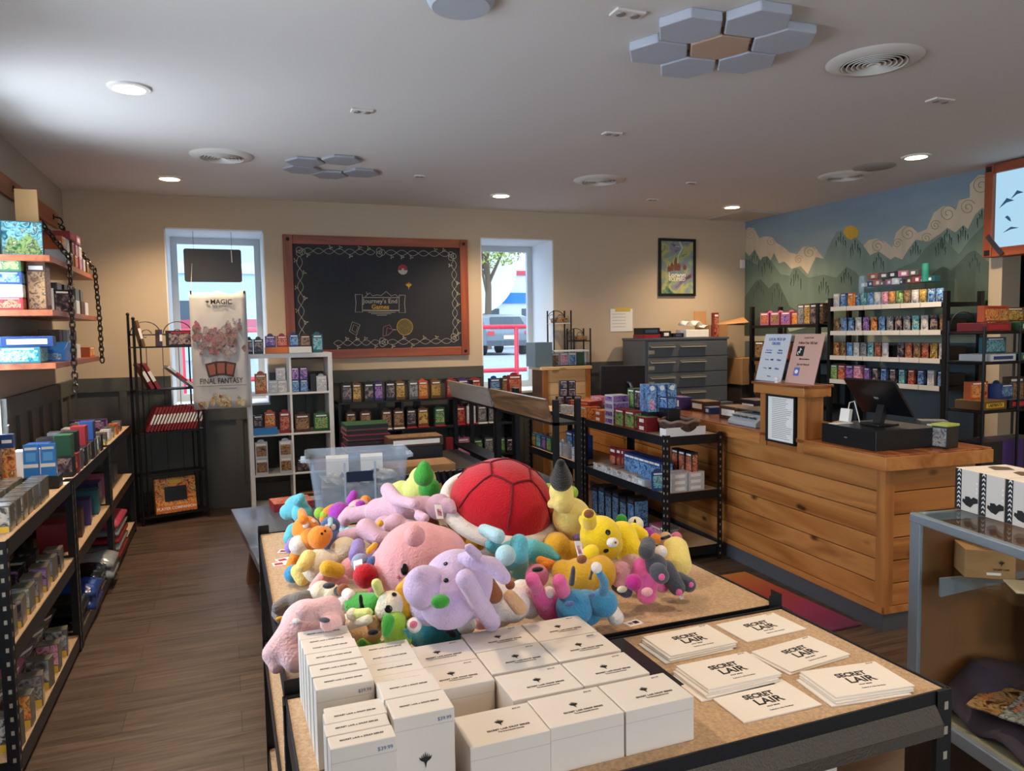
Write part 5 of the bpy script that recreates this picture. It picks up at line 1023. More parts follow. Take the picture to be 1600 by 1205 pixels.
# ---- clear tub on the low table
MILK = mat('milky_plastic', 'b9cde0', .18)
def milky():
    m = bpy.data.materials.new('milky_tub'); m.use_nodes = True; nt = m.node_tree; b = nt.nodes['Principled BSDF']; b.inputs['Base Color'].default_value = (*lin('c4d8ee'), 1); b.inputs['Roughness'].default_value = .15
    t = nt.nodes.new('ShaderNodeBsdfTransparent'); mx = nt.nodes.new('ShaderNodeMixShader'); mx.inputs[0].default_value = .27
    nt.links.new(t.outputs[0], mx.inputs[1]); nt.links.new(b.outputs[0], mx.inputs[2]); nt.links.new(mx.outputs[0], nt.nodes['Material Output'].inputs['Surface']); MATS['milky_tub'] = m; return m
MT = milky()
e = thing('storage_tub', 'large clear plastic storage tub with a dark front label on the low table', 'storage tub', (.79, 4.97, .452), rz=-.10); TW, TD, TH = .33, .24, .34
def ring(w, d, z, r=.05, n=5): return [(sx*(w-r)+r*math.cos(a), sy*(d-r)+r*math.sin(a), z) for sx, sy, a0 in ((1, 1, 0), (-1, 1, PI/2), (-1, -1, PI), (1, -1, 1.5*PI)) for a in [a0+i*PI/2/n for i in range(n+1)]]
q = MB(); prof = [(.84, 0), (.85, .02), (.95, TH-.03), (.96, TH-.02), (1.02, TH-.02), (1.03, TH), (1.0, TH), (.99, TH-.012), (.93, TH-.03), (.83, .022), (.82, .006)]
rs = [ring(TW*k, TD*k, z) for k, z in prof]; N = len(rs[0]); vs = [p for r_ in rs for p in r_]
q.add(vs, [(i*N+k, i*N+(k+1) % N, (i+1)*N+(k+1) % N, (i+1)*N+k) for i in range(len(rs)-1) for k in range(N)]+[tuple(range(N))[::-1], tuple((len(rs)-1)*N+k for k in range(N))]); q.build('tub_body', MT, e, smooth=True)
for x in (-.10, .09): q = MB(); q.prism([(x, -TD*.86, .02), (x+.012, -TD*.86, .02), (x+.012, -TD*.955-.006, TH-.03), (x, -TD*.955-.006, TH-.03)], (0, -.006, 0)); q.build('moulded_rib', MILK, e)
q = MB(); q.box((.0, -TD*.94, .215), (.165, .008, .068), R=Matrix.Rotation(.09, 3, 'X')); q.build('label_pocket', mat('navy_label', '1b2b48', .5), e)
q = MB(); q.box((.0, TD*.955, .27), (.18, .008, .035)); q.build('label_pocket', mat('blue_label', '5f83b0', .5), e)
for s in (-1, 1): MB().bx(s*TW*1.0, s*(TW+.035), -.07, .07, TH-.045, TH-.02).build('grip', MILK, e, bevel=.004)
FOIL = mat('silver_foil', 'b9bcc0', .22, .85, bump=.8, bscale=60); FOILB = mat('bronze_foil', '7a5648', .3, .6, bump=.8, bscale=60); rr = random.Random(5)
for i in range(26):
    q = MB(); q.box((0, 0, 0), (.065, .10, .006)); q.sph((0, 0, 0), (.028, .042, .008), nu=8, nv=6); o = q.build('foil_pack', FOILB if i % 6 == 0 else FOIL, None, smooth=True)
    o.location = (.79+rr.uniform(-.22, .22), 4.97+rr.uniform(-.13, .13), .452+.155+.006*(i % 6)); o.rotation_euler = (rr.uniform(-.5, .5), rr.uniform(-.5, .5), rr.uniform(0, 3)); tag(o, 'crinkled silver or bronze foil card pack lying loose in the clear tub', 'foil pack', 'foil packs in the tub')
o = MB().bx(-.24, .24, -.155, .155, 0, .135).build('tub_filling', mat('pack_filling', '8d8a88', .35, var=.5, vscale=18), None, bevel=.01); o.location = (.79, 4.97, .46); o.rotation_euler = (0, 0, -.1); tag(o, 'mass of loose packs filling the lower half of the tub', 'packs', kind='stuff')
o = MB().bx(-.075, .075, -.01, .01, 0, .15).build('paper_sheet', PAPER, None); o.location = (.68, 5.135, .60); o.rotation_euler = (-.1, 0, -.1); tag(o, 'white paper divider standing in the clear tub, left one', 'paper divider', 'paper dividers'); o = dup(o, (.91, 5.11, .60), label='white paper divider standing in the clear tub, right one')
for i in range(2): goods('flat', (.25, .20, .024), 'red', (.36, 5.02, .451+i*.0252), .1, 'red folder on the low table left of the tub, %s one' % ('lower', 'upper')[i], 'red folders', name='folder', cat='folder', body='red', strip=REDP)
# ================================================================ CARTONS AND ENVELOPES ON THE NEAR TABLE
def carton(w, d, h, loc, label, stand=False, emb=False, rz=0., grp='white drop series cartons'):
    """white card carton; lying ones carry the emblem and title on the lid, standing ones a line of print on the top edge"""
    e = thing('white_carton', label, 'card carton', loc, rz=rz, group=grp)
    MB().bx(-w/2, w/2, -d/2, d/2, 0, h).build('carton', WHITECARD, e, bevel=.0015)
    MB().bx(-w/2+.0006, w/2+.0006, -d/2-.0004, d/2, h-.022, h-.021).build('lid_seam', mat('seam_grey', 'c4bdb4', .7), e)
    if not stand:
        claw(e, .020, INK, loc=(.0, .004, h+.0003), rot=(0, 0, 0)); text('SECRET LAIR DROP SERIES', .0062, INK, e, (.008, -.016, h+.0006), (0, 0, 0), ext=.0002); text('The Encyclopedia Secreta', .0042, INK, e, (.010, -.023, h+.0006), (0, 0, 0), ext=.0002)
        text('$39.99', .0055, mat('price_grey', '7f7a76', .7), e, (w/2-.025, d/2-.012, h+.0006), (0, 0, 0), ext=.0002)
    else:
        text('SECRET LAIR x DROP SERIES', .0050, INK, e, (0, 0, h+.0006), (0, 0, 0), ext=.0002)
        if emb:
            claw(e, .026, INK, loc=(.0, -d/2-.0005, h*.46), rot=(PI/2, 0, 0)); text('SECRET LAIR DROP SERIES', .0062, INK, e, (0, -d/2-.0006, h*.24), ext=.0002)
        text('$39.99', .008, mat('price_blue', '6c7c9c', .7), e, (w/2-.016, -d/2-.0006, h-.014), ext=.0002)
        q = MB(); q.lathe([(.006, 0), (.0085, .0003), (.0085, 0)], n=16) if False else None
    return e
CW, CDp, CH_ = .133, .097, .078
cols = [.634, .498, .364]
for ci, x in enumerate(cols):
    ys = [1.092, 1.198, 1.305, 1.405] if ci < 2 else [1.087, None, 1.283, 1.382]
    for ri, y in enumerate(ys):
        if y is None: continue
        xx = x+(.027 if ci < 2 and ri == 0 else .0)+(.0 if ci != 2 else 0); xx = {0: .658, 1: .522, 2: .387}[ci] if ri == 0 else {0: .636, 1: .500, 2: .364}[ci]
        carton(CW, CDp, CH_, (xx, y, TT), 'white carton with emblem on its lid, %s row from the camera, %s from the right' % (o_(ri), o_(ci)))
for k, (y, t, h, x) in enumerate(((1.068, .062, .135, .257), (1.132, .062, .135, .255), (1.190, .050, .120, .258), (1.243, .050, .118, .256), (1.296, .050, .116, .258), (1.350, .050, .110, .260))):
    carton(.094, t, h, (x, y+.025, TT), 'upright white carton in the second column from the left, %s from the camera' % o_(k), True, k == 0)
for k, (y, t, h, x) in enumerate(((1.032, .034, .135, .158), (1.068, .034, .135, .157), (1.103, .034, .135, .160), (1.145, .040, .120, .166))):
    carton(.092, t, h, (x, y, TT), 'upright white carton in the front left block, %s from the camera' % o_(k), True, False)
for k, y in enumerate((1.222, 1.272, 1.322, 1.366, 1.408, 1.448)):
    carton(.094, .046 if k < 3 else .040, .135 if k < 4 else .130, (.160-.001*k, y, TT), 'upright white carton in the back left block, %s from the camera' % o_(k), True, False)
for i, (x, y) in enumerate(((.80, 1.31),)):
    e = thing('black_booklet', 'black booklet lying between the white cartons and the envelopes', 'booklet', (.765, 1.335, TT), rz=-.0); MB().bx(-.05, .055, -.12, .125, 0, .004).build('cover', BKP, e); text('SECRET LAIR DROP SERIES', .008, PAPER, e, (.012, -.0, .0044), (0, 0, PI/2*-1), ext=.0002)
e = thing('loose_booklet', 'pale booklet with black lettering peeking out beside the white cartons', 'booklet', (.722, 1.30, TT+.0)); MB().bx(-.012, .016, -.11, .11, .0045, .0065).build('cover', PAPER, e); text('SECRETS', .022, INK, e, (.004, .05, .0068), (0, 0, -PI/2), ext=.0002)
def envelope(loc, rz, label, w=.180, d=.115, n=1, tilt=.0):
    for k in range(n):
        o = thing('white_envelope', label+(', %s of its pile' % ('topmost' if k == n-1 else ORD[k]+' from the bottom') if n > 1 else ''), 'envelope', (loc[0]-.004*(n-1-k)*(1 if k % 2 else 1.5), loc[1]-.003*(n-1-k), loc[2]+.0032*k), rz=rz+.02*((k*3) % 2)*(n > 1 and k < n-1), group='white card envelopes')
        MB().bx(-w/2, w/2, -d/2, d/2, 0, .0028).build('envelope', WHITECARD, o, bevel=.0008)
        MB().bx(-w/2+.001, w/2-.001, -d/2+.001, d/2, .0028, .0031).build('front_flap', mat('flap_white', 'ece4da', .6), o)
        if k == n-1:
            text('SECRET', .021, INK, o, (0, .017, .0033), (0, 0, 0), ext=.0003, bold=.0006, sx=.95); text('LAIR', .029, INK, o, (.006, -.006, .0033), (0, 0, 0), ext=.0003, bold=.0006, sx=1.05)
            text('DROP SERIES', .005, INK, o, (.002, -.024, .0033), (0, 0, 0), ext=.0002); text('Festival in a Box Envelope', .005, INK, o, (.01, -.037, .0033), (0, 0, 0), ext=.0002); text('$29.99', .006, mat('price_grey', '7f7a76', .7), o, (.07, .05, .0033), (0, 0, 0), ext=.0002)
def epos(px, py, z): p = Zp(px, py, z); return (p.x, p.y)
for (px, py, n, rz, lb) in ((1078, 999, 4, .02, 'white envelope, upper left pile beside the cartons'), (1189, 979, 1, .04, 'single white envelope at the top right'), (1138, 1046, 5, .0, 'white envelope, middle pile beside the cartons'), (1251, 1020, 2, .10, 'white envelope, right middle pile'), (1338, 1060, 4, -.13, 'white envelope, pile at the right table corner'), (1194, 1093, 1, -.02, 'single white envelope nearest the camera')):
    x, y = epos(px, py, TT+.0032*n); envelope((x, y, TT), rz, lb, n=n, w=.176, d=.110)
# boxes under the near table
for i, (px, py) in enumerate(((1238, 1175), (1190, 1195))):
    x, y = epos(px, py, .62); e = thing('white_black_box', 'white and black printed box under the near table, %s one' % ('right', 'left')[i], 'card box', (x, y+.03, .471), rz=.1, group='boxes under the near table')
    MB().bx(-.07, .07, -.09, .09, 0, .14).build('box', WHITECARD, e, bevel=.002); q = MB(); q.prism([(-.07, -.09, .1404), (.0, -.09, .1404), (.03, -.02, .1404), (-.01, .03, .1404), (-.07, .05, .1404)], (0, 0, .0005)); q.bx(-.0712, -.0702, -.09, .09, 0, .14); q.bx(-.07, .0, -.0912, -.0902, .02, .14); q.build('black_print', BKP, e)
e = thing('product_tag', 'small printed paper tag lying on the toy table beside the blue plush', 'paper tag', (*epos(990, 974, TT), TT), rz=.15); MB().bx(-.021, .021, -.014, .014, 0, .001).build('tag_card', PAPER, e); MB().bx(.0, .014, -.007, .008, .001, .0013).build('tag_print', INK, e); MB().bx(-.014, -.004, -.005, .006, .001, .0013).build('tag_figure', mat('tag_tan', 'b08868', .7), e)
for i, (px, py, rz) in enumerate(((447, 874, .3), (442, 881, .1), (450, 862, -.3))):
    e = thing('price_card', 'small white and red price card at the left edge of the toy table, %s one' % ('middle', 'lowest', 'highest')[i], 'paper card', (*epos(px, py, TT), TT+.0008*i), rz=rz, group='loose price cards'); MB().bx(-.03, .03, -.018, .018, 0, .0007).build('card', PAPER, e); q = MB(); q.bx(-.025, .0, -.012, .01, .0007, .001); q.build('red_print', REDP, e)
# ================================================================ GOODS ON THE COUNTER RACKS (boxes face the room, front = -x)
def rb(px, py, z, y=None): p = Zp(px, py, z); return V((min(3.0, max(2.71, p.x)), p.y, z))
def at3(kind, dims, c, px, py, z, label, dz=0, rz=-R90, **k):
    p = rb(px, py, z); return goods(kind, dims, c, (p.x+dims[1]/2, p.y, z+dz+.001), rz, label, **k)
TB = .86
# pyramid of small black cube boxes
for lv, n in enumerate((4, 3, 2, 2)):
    for i in range(n):
        goods('box', (.068, .068, .068), 'dark', (2.715+.073*i+.03*(lv > 0)+.03*(lv > 1), 5.98-.018*i, TB+.001+.069*lv), -.25, 'small black cube box in the pyramid, %s layer up, %s from the left' % (ORD[lv], o_(i)), 'black cube box pyramid')
for i in range(4): goods('box', (.06, .06, .075), 'pale', (2.72+.03*i, 5.84-.065*i, TB+.001), -.5, 'small white figure box right of the black pyramid, %s from the left' % o_(i), 'white figure boxes')
goods('box', (.2, .12, .10), 'orange', (2.74, 5.42, TB+.001), -R90, 'orange display box on the counter rack right of the pyramid'); goods('flat', (.24, .15, .035), 'red', (2.76, 5.52, TB+.102), -R90+.4, 'red and orange flat box tilted on the orange display box', strip=ORP)
for i in range(2): goods('flat', (.12, .14, .045), 'orange', (2.76, 5.16, TB+.001+.046*i), -R90, 'orange topped small box before the purple boxes, %s one' % ('lower', 'upper')[i], 'orange small boxes', body='orange')
goods('box', (.22, .10, .06), 'pink', (2.93, 5.55, TB+.10), -R90, 'long pinkish box lying behind the orange display box'); goods('plain', (.22, .12, .098), 'grey', (2.93, 5.55, TB+.001), -R90, 'grey box under the long pinkish box')
for i in range(4): goods('box', (.13, .14, .055), 'purple', (2.76, 4.98, TB+.001+.056*i), -R90, 'white and purple card box on the counter rack, %s from the bottom' % o_(i), 'purple card boxes', body='pale')
for i in range(2): goods('box', (.14, .10, .13), 'green', (2.745, 4.83-.15*i, TB+.001), -R90, 'green and red card box in the lower bright row, %s one' % ('left', 'right')[i], 'colourful card boxes', body='red')
for i, c in enumerate(('green', 'dark', 'purple', 'dark')): goods('box', (.10, .12, .13), c, (2.90, 4.90-.105*i, TB+.001+.0), -R90, '%s card box in the rear colourful row, %s from the left' % (CN[c], o_(i)), 'colourful card boxes')
for i, c in enumerate(('green', 'dark', 'red', 'dark')): goods('box', (.10, .12, .14), c, (2.90, 4.91-.105*i, TB+.132), -R90, '%s card box on top of the rear colourful row, %s from the left' % (CN[c], o_(i)), 'colourful card boxes')
for i in range(2): goods('flat', (.12, .10, .05), 'green', (2.75, 4.52, TB+.001+.052*i), -R90, 'red and green flat pack beside the basket, %s one' % ('lower', 'upper')[i], 'flat packs by the basket', body='red')
goods('box', (.10, .08, .08), 'blue', (2.88, 4.46, TB+.16), -R90, 'light blue small box above the basket', body='blue'); goods('plain', (.12, .1, .158), 'dark', (2.89, 4.46, TB+.001), -R90, 'black box under the light blue small box')
e = thing('woven_basket', 'round dark woven basket near the end of the counter rack', 'basket', (2.86, 4.30, TB+.001)); BW = mat('basket_weave', '4a352a', .7, bump=.8, bscale=60, var=.4, vscale=50)
q = MB(); q.lathe([(0, 0), (.10, 0), (.13, .05), (.138, .09), (.130, .092), (.12, .05), (.09, .012), (0, .012)], n=40); q.build('basket_wall', BW, e, smooth=True)
q = MB(); q.tube([(.134*math.cos(t), .134*math.sin(t), .094+.006*math.sin(8*t)) for t in [i*PI/24 for i in range(49)]], .009, 8); q.build('plaited_rim', mat('basket_rim', '8a6a58', .7, bump=.6, bscale=80), e, smooth=True)
e = thing('white_tray', 'white rectangular tray at the near end of the counter rack', 'tray', (2.84, 4.24, TB+.001)); q = MB(); q.bx(-.155, .155, -.055, -.050, 0, .06); q.bx(-.155, -.15, -.05, .02, 0, .055); q.bx(.15, .155, -.05, .02, 0, .055); q.bx(-.155, .155, -.05, .02, 0, .003); q.build('tray', WHITE, e)
for i in range(3):
    for j in range(2):
        e = thing('glitter_pack', 'tall blue pink toy pack, counter rack top, %s from the left, %s row' % (o_(i), ('front', 'back')[j]), 'toy pack', (2.80+.075*i, 4.56+.07*j-.01*i, TB+.20), group='tall blue toy packs', rz=-.2)
        MB().bx(-.034, .034, -.03, .03, -.07, .125).build('pack_box', A['blue'], e, bevel=.004); q = MB(); q.lathe([(0, -.001), (.018, -.001), (.018, .001), (0, .001)], n=16); k = q.build('round_sticker', PAPER, e); k.rotation_euler = (PI/2, 0, 0); k.location = (0, -.032, .10); MB().bx(-.02, .02, -.0315, -.030, -.05, .02).build('pink_art', A['pink'], e)
goods('plain', (.26, .18, .125), 'dark', (2.88, 4.62, TB+.001), 0, 'black carton under the tall blue toy packs')
for i in range(5): goods('flat', (.13, .11, .04), ('red', 'dark', 'blue', 'orange', 'pink')[i], (2.93, 5.80-.15*i+.0, TB+.001+(.1*(i > 0 and i < 3))), -R90+.2*i, '%s flat box in the back row of the counter rack top, %s from the left' % (CN[('red', 'dark', 'blue', 'orange', 'pink')[i]], o_(i)), 'back row flat boxes') if i not in (1, 2) else None
for i in range(4): goods('tab', (.07, .03, .09), ('pale', 'red', 'dark', 'orange')[i], (2.73+.01*i, 5.62-.05*i, TB+.001), -R90+.5, '%s small hanging pack before the orange display box, %s from the left' % (CN[('pale', 'red', 'dark', 'orange')[i]], o_(i)), 'small hanging packs', name='toy_pack', cat='toy pack')
# middle level
TM = .48
for i in range(4): goods('tab', (.11, .06, .13), ('gold', 'sea', 'purple', 'green')[i], (2.73, 6.50-.12*i, TM+.001), -R90, '%s toy pack, far end of the counter rack middle level, %s from the left' % (CN[('gold', 'sea', 'purple', 'green')[i]], o_(i)), 'toy packs on the middle level', name='toy_pack', cat='toy pack', strip=mat('cyan_strip', '5fb6d8', .4))
for i in range(3): goods('tab', (.13, .06, .20), 'blue', (2.86, 5.98-.14*i, TM+.001), -R90, 'tall dark blue hanging pack on the middle level, %s from the left' % o_(i), 'dark blue hanging packs', name='toy_pack', cat='toy pack')
for i in range(2): goods('tab', (.09, .05, .12), 'pale', (2.73, 5.93-.13*i, TM+.001), -R90, 'white toy figure pack before the dark blue packs, %s one' % ('left', 'right')[i], 'white toy packs', name='toy_pack', cat='toy pack')
for i in range(4): goods('box', (.075, .07, .055), 'pale', (2.735, 5.62-.085*(i % 2), TM+.001+.056*(i//2)), -R90, 'small white and navy box on the middle level, %s %s' % (('lower', 'upper')[i//2], ('left', 'right')[i % 2]), 'white and navy boxes', strip=BLUP)
for i in range(5):
    e = thing('maroon_pack', 'maroon hanging pack fanned out on the counter rack, %s from the left' % o_(i), 'toy pack', (2.84+.012*i, 5.18-.055*i, TM+.001), rz=-R90+.1*i, group='maroon hanging packs'); MB().bx(-.05, .05, -.01, .01, 0, .17).build('card', mat('maroon', '7c2430', .4), e, bevel=.004); MB().bx(-.035, .035, -.012, -.01, .03, .10).build('front_art', A['red'], e); MB().bx(-.032, .032, -.012, -.01, .13, .15).build('title_strip', PAPER, e)
for i in range(4):
    e = thing('round_tin', 'round tan tin in the pale display tray, %s from the left' % o_(i), 'tin', (2.735, 5.12-.16*i, TM+.032), group='round tins'); q = MB(); q.lathe([(0, 0), (.06, 0), (.066, .006), (.066, .02), (.06, .026), (0, .03)], n=28); q.build('tin', mat('tin_tan', 'a08878', .4), e, smooth=True)
e = thing('display_tray', 'pale display tray with printed front holding the round tins', 'display tray', (2.735, 4.88, TM+.001)); q = MB(); q.bx(-.055, .07, -.33, .33, 0, .004); q.bx(-.060, -.055, -.33, .33, 0, .055); q.build('tray', A['pale'], e)
e = thing('ghost_card', 'white cartoon skull shaped card on a teal base on the middle level', 'display card', (2.80, 4.80, TM+.06)); q = MB()
for (y, z, r) in ((0, .07, .042), (-.04, .04, .03), (.04, .04, .03), (0, .03, .045)): q.sph((0, y, z), (.008, r, r), nu=20, nv=12)
q.build('skull_card', PAPER, e, smooth=True); MB().bx(-.01, .012, -.05, .05, -.03, .015).build('teal_base', BODY['sea'], e); q = MB(); q.sph((-.010, .015, .075), (.004, .009, .013)); q.sph((-.010, -.015, .075), (.004, .009, .013)); q.build('dark_eyes', INK, e)
for i in range(7): goods('box', (.085, .10, .19), 'blue', (2.78+.0*i, 4.78-.0-.088*i*.78, TM+.001), -R90, 'tall blue and black card box on the middle level, %s from the left' % o_(i), 'tall blue card boxes')
for i in range(3): goods('box', (.075, .05, .16), 'red', (2.93, 4.42-.085*i, TM+.10), -R90, 'black and red card pack on the counter rack, %s from the left' % o_(i), 'black and red card packs', body='dark')
for i in range(6): goods('flat', (.14, .12, .042), 'pale', (2.83+.125*(i % 2)-.02, 4.27, TM+.001+.0425*(i//2)), 0, 'small white carton on the counter rack, %s, %s stack' % (o_(i//2)+' from below', ('left', 'right')[i % 2]), 'white small cartons', body='pale')
goods('flat', (.11, .12, .05), 'blue', (2.735, 4.50, TM+.001), -R90, 'white and blue small box at the front of the middle level', body='pale')
e = goods('tab', (.09, .02, .13), 'sea', (2.70, 4.30, TM+.001), 0, 'pale blue hanging card beside the near post of the counter rack', body='blue', rot=(-.15, 0, -.2))
for i in range(6): goods('box', (.10, .12, .24 if i % 2 else .22), 'blue', (2.80, 5.32-.115*i, .101), -R90, 'tall dark blue carton low on the counter rack, %s from the left' % o_(i), 'dark blue cartons', body='dark', strip=mat('dim_strip', '3a4a68', .5))
goods('box', (.2, .12, .10), 'pink', (2.82, 4.42, .101), -R90, 'purple red box on the bottom level of the counter rack'); goods('box', (.08, .1, .14), 'grey', (2.76, 4.26, .101), -R90, 'grey pack at the near post on the bottom level')
# ================================================================ ON THE COUNTER
e = thing('postal_scale', 'grey and black digital scale on the counter left of the raised post', 'scale', cpt(.17, 1.25, .926), rz=CRZ-R90)
q = MB(); q.prism([(-.155, -.16, 0), (-.155, .15, 0), (-.155, .15, .075), (-.155, -.10, .075), (-.155, -.16, .025)], (.31, 0, 0)); q.build('scale_body', mat('scale_grey', 'a6a9ad', .4), e, bevel=.004)
for i in range(3): q = MB(); q.box((-.09+.09*i, -.133, .052), (.07, .004, .045), R=Matrix.Rotation(.88-PI/2+.0, 3, 'X') @ Matrix.Rotation(PI/2-.0, 3, 'X')); q.build('display_window', mat('lcd', '2a3038', .2), e)
q = MB(); q.bx(-.16, .16, -.10, .16, .095, .103); q.build('steel_platter', mat('steel', 'b9b9b4', .25, .9), e, bevel=.002); MB().bx(-.06, .06, -.03, .07, .075, .095).build('neck', BLACK, e)
def sign(u, label, m, build):
    e = thing('counter_sign', label, 'sign', cpt(.0, u, 1.2405), rz=CRZ-R90); e.rotation_euler = (-.25, 0, CRZ-R90-.05)
    MB().bx(-.135, .135, -.004, .0, 0, .30).build('acrylic_sheet', m, e); MB().bx(-.137, .137, .0, .003, -.0, .302).build('acrylic_back', glassy('clear_acrylic', (.95, .97, .98), .02), e); build(e); return e
CB = mat('sign_blue', '3c5fa0', .6)
def s1(e):
    text('LOCAL PICK UP', .024, CB, e, (0, -.0045, .265), bold=.0006); text('ORDERS', .024, CB, e, (0, -.0045, .238), bold=.0006); text('Order Placed', .012, CB, e, (-.06, -.0045, .195)); text('On Weekdays', .012, CB, e, (-.06, -.0045, .18)); text('Will Be', .014, CB, e, (.06, -.0045, .195), bold=.0004); text('Ready By', .014, CB, e, (.06, -.0045, .18), bold=.0004)
    for z, t in ((.135, '1:00pm'), (.08, '6:00pm')): text('Morning' if z > .1 else 'Evening', .011, CB, e, (-.06, -.0045, z)); text(t, .015, CB, e, (.065, -.0045, z), bold=.0004); q = MB(); q.prism([(-.02, -.0045, z-.004), (0, -.0045, z-.004), (0, -.0045, z-.008), (.012, -.0045, z), (0, -.0045, z+.008), (0, -.0045, z+.004), (-.02, -.0045, z+.004)], (0, -.0006, 0)); q.build('arrow', INK, e)
    text('Thank you', .009, INK, e, (0, -.0045, .03))
def s2(e):
    D = mat('sign_ink', '6a3a34', .6); text("JOURNEY'S END", .012, D, e, (0, -.0045, .275)); text('Follow Our TikTok!', .021, D, e, (0, -.0045, .245), bold=.0005)
    MB().bx(-.085, -.02, -.0055, -.004, .165, .225).build('black_square', INK, e)
    q = MB(); q.tube([(-.062+.009*math.cos(t), -.007, .182+.009*math.sin(t)) for t in [i*PI/8 for i in range(13)]], .0028, 6); q.tube([(-.053, -.007, .182), (-.053, -.007, .213), (-.047, -.007, .206), (-.040, -.007, .203)], .0028, 6); q.build('note_emblem', PAPER, e)
    text('@journeysendgames', .011, INK, e, (0, -.0045, .148), bold=.0003); text('Join our Discord!', .016, D, e, (0, -.0045, .115), bold=.0004)
    MB().bx(-.07, -.02, -.0055, -.004, .045, .095).build('blue_square', mat('sign_violet', '5a6bc0', .5), e); q = MB(); q.sph((-.045, -.006, .07), (.016, .001, .012)); q.build('chat_emblem', PAPER, e, smooth=True)
sign(.955, 'white pick up orders sign leaning on the counter post', mat('sign_white', 'cfcfd4', .5), s1)
sign(.665, 'salmon pink social media sign leaning on the counter post', mat('sign_pink', 'd0a494', .5), s2)
e = thing('mini_figurine', 'tiny white skull like figurine between the two signs', 'figurine', cpt(-.055, .80, 1.2405)); q = MB(); q.sph((0, 0, .022), .014, nu=12, nv=8); q.tube([(0, 0, .0), (0, 0, .02)], [.012, .008], 8); q.build('figure', PAPER, e, smooth=True)
# cash drawer, tilted touch screen
e = thing('cash_drawer', 'wide black cash drawer on the counter', 'cash drawer', cpt(.21, .27, .9255), rz=CRZ-R90); MB().bx(-.20, .20, -.21, .21, 0, .105).build('drawer_case', mat('drawer_black', '101114', .35), e, bevel=.003); MB().bx(-.195, .195, -.2125, -.21, .012, .09).build('drawer_front', mat('drawer_front', '16171b', .3), e); MB().bx(-.02, .0, -.214, -.2125, .045, .05).build('drawer_logo', mat('logo_grey', '8a8d92', .4), e)
e = thing('touch_screen', 'black touch screen seen from behind, tilted on a stand above the cash drawer', 'monitor', cpt(.20, .27, 1.031), rz=CRZ-R90)
MB().bx(-.07, .07, -.06, .08, 0, .012).build('stand_base', BKP, e, bevel=.003); q = MB(); q.box((0, .02, .06), (.05, .03, .12), R=Matrix.Rotation(-.3, 3, 'X')); q.build('stand_neck', BKP, e)
q = MB(); q.box((0, -.0, .155), (.36, .018, .235), R=Matrix.Rotation(.62, 3, 'X')); q.build('screen_panel', mat('panel_black', '121317', .3), e, bevel=.004); q = MB(); q.box((0, -.012, .149), (.03, .003, .012), R=Matrix.Rotation(.62, 3, 'X')); q.build('logo_plate', mat('logo_grey', '8a8d92', .4), e)
e = thing('white_device', 'small white card reader with a cable on the cash drawer', 'card reader', cpt(.13, .43, 1.0315), rz=CRZ-R90+.2); q = MB(); q.box((0, 0, .04), (.06, .03, .075), R=Matrix.Rotation(-.2, 3, 'X')); q.build('reader_body', WHITE, e, bevel=.004); q = MB(); q.tube([(0, .02, .075), (0, .03, .11), (.03, .03, .12), (.05, .03, .06), (.06, .04, .0)], .003, 6); q.build('cable', WHITE, e, smooth=True)
o = MB().bx(-.07, .05, -.03, .03, 0, .003).build('receipt', PAPER, None); o.location = cpt(.08, .40, 1.0315); tag(o, 'white slip of paper on the front of the cash drawer', 'receipt')
e = thing('lidded_box', 'black patterned box with a yellow green lid beside the cash drawer', 'card box', cpt(.43, .045, .9255), rz=CRZ-R90+.2); MB().bx(-.042, .042, -.05, .05, 0, .115).build('box', BODY['dark'], e, bevel=.003); MB().bx(-.036, .036, -.0512, -.05, .01, .105).build('front_art', A['grey'], e); MB().bx(-.045, .045, -.053, .053, .115, .128).build('lid', mat('lime_lid', 'a8b84a', .4), e, bevel=.002)
for i, (v, u, c, dm, z0) in enumerate(((.42, .60, 'red', (.13, .1, .05), 0), (.50, .42, 'brown', (.16, .12, .08), 0), (.45, .80, 'orange', (.12, .1, .05), 0), (.35, .62, 'blue', (.10, .08, .03), 0), (.52, .22, 'dark', (.16, .12, .06), 0), (.53, .22, 'grey', (.14, .10, .06), .061), (.55, .36, 'red', (.12, .08, .06), 0))): goods('flat', dm, c, cpt(v, u, .9255+z0), CRZ-R90+.2*i, '%s small box in the clutter behind the cash drawer, %s one' % (CN[c], o_(i)), 'clutter behind the cash drawer')
# monitor and clutter at the far end of the counter
mp = Yp(974, 612, 5.9); e = thing('computer_monitor', 'black computer monitor seen from behind on the far end of the counter', 'monitor', (3.35, 5.9, .926), rz=-.05)
MB().bx(-.24, .20, -.02, .02, .06, .33).build('screen_panel', mat('panel_black', '121317', .3), e, bevel=.006); q = MB(); q.tube([(.02, -.02, .18), (.03, -.05, .17), (.05, -.07, .10), (.06, -.06, .015)], .013, 8); q.build('stand_arm', mat('stand_grey', '5c5f64', .35, .5), e, smooth=True); MB().bx(-.05, .14, -.09, .07, 0, .012).build('stand_base', BKP, e, bevel=.003); MB().bx(.12, .17, -.0215, -.02, .09, .10).build('logo_plate', PAPER, e)
for i, (v, u, c, dm) in enumerate(((.2, 2.35, 'purple', (.16, .10, .10)), (.25, 1.95, 'blue', (.10, .12, .05)), (.3, 2.15, 'brown', (.2, .15, .08)), (.22, 1.6, 'brown', (.22, .16, .09)), (.45, 1.7, 'dark', (.2, .15, .12)))): goods('flat', dm, c, cpt(v, u, .9255), CRZ-R90, '%s box on the counter behind the counter rack, %s one' % (CN[c], o_(i)), 'boxes on the counter behind the rack')
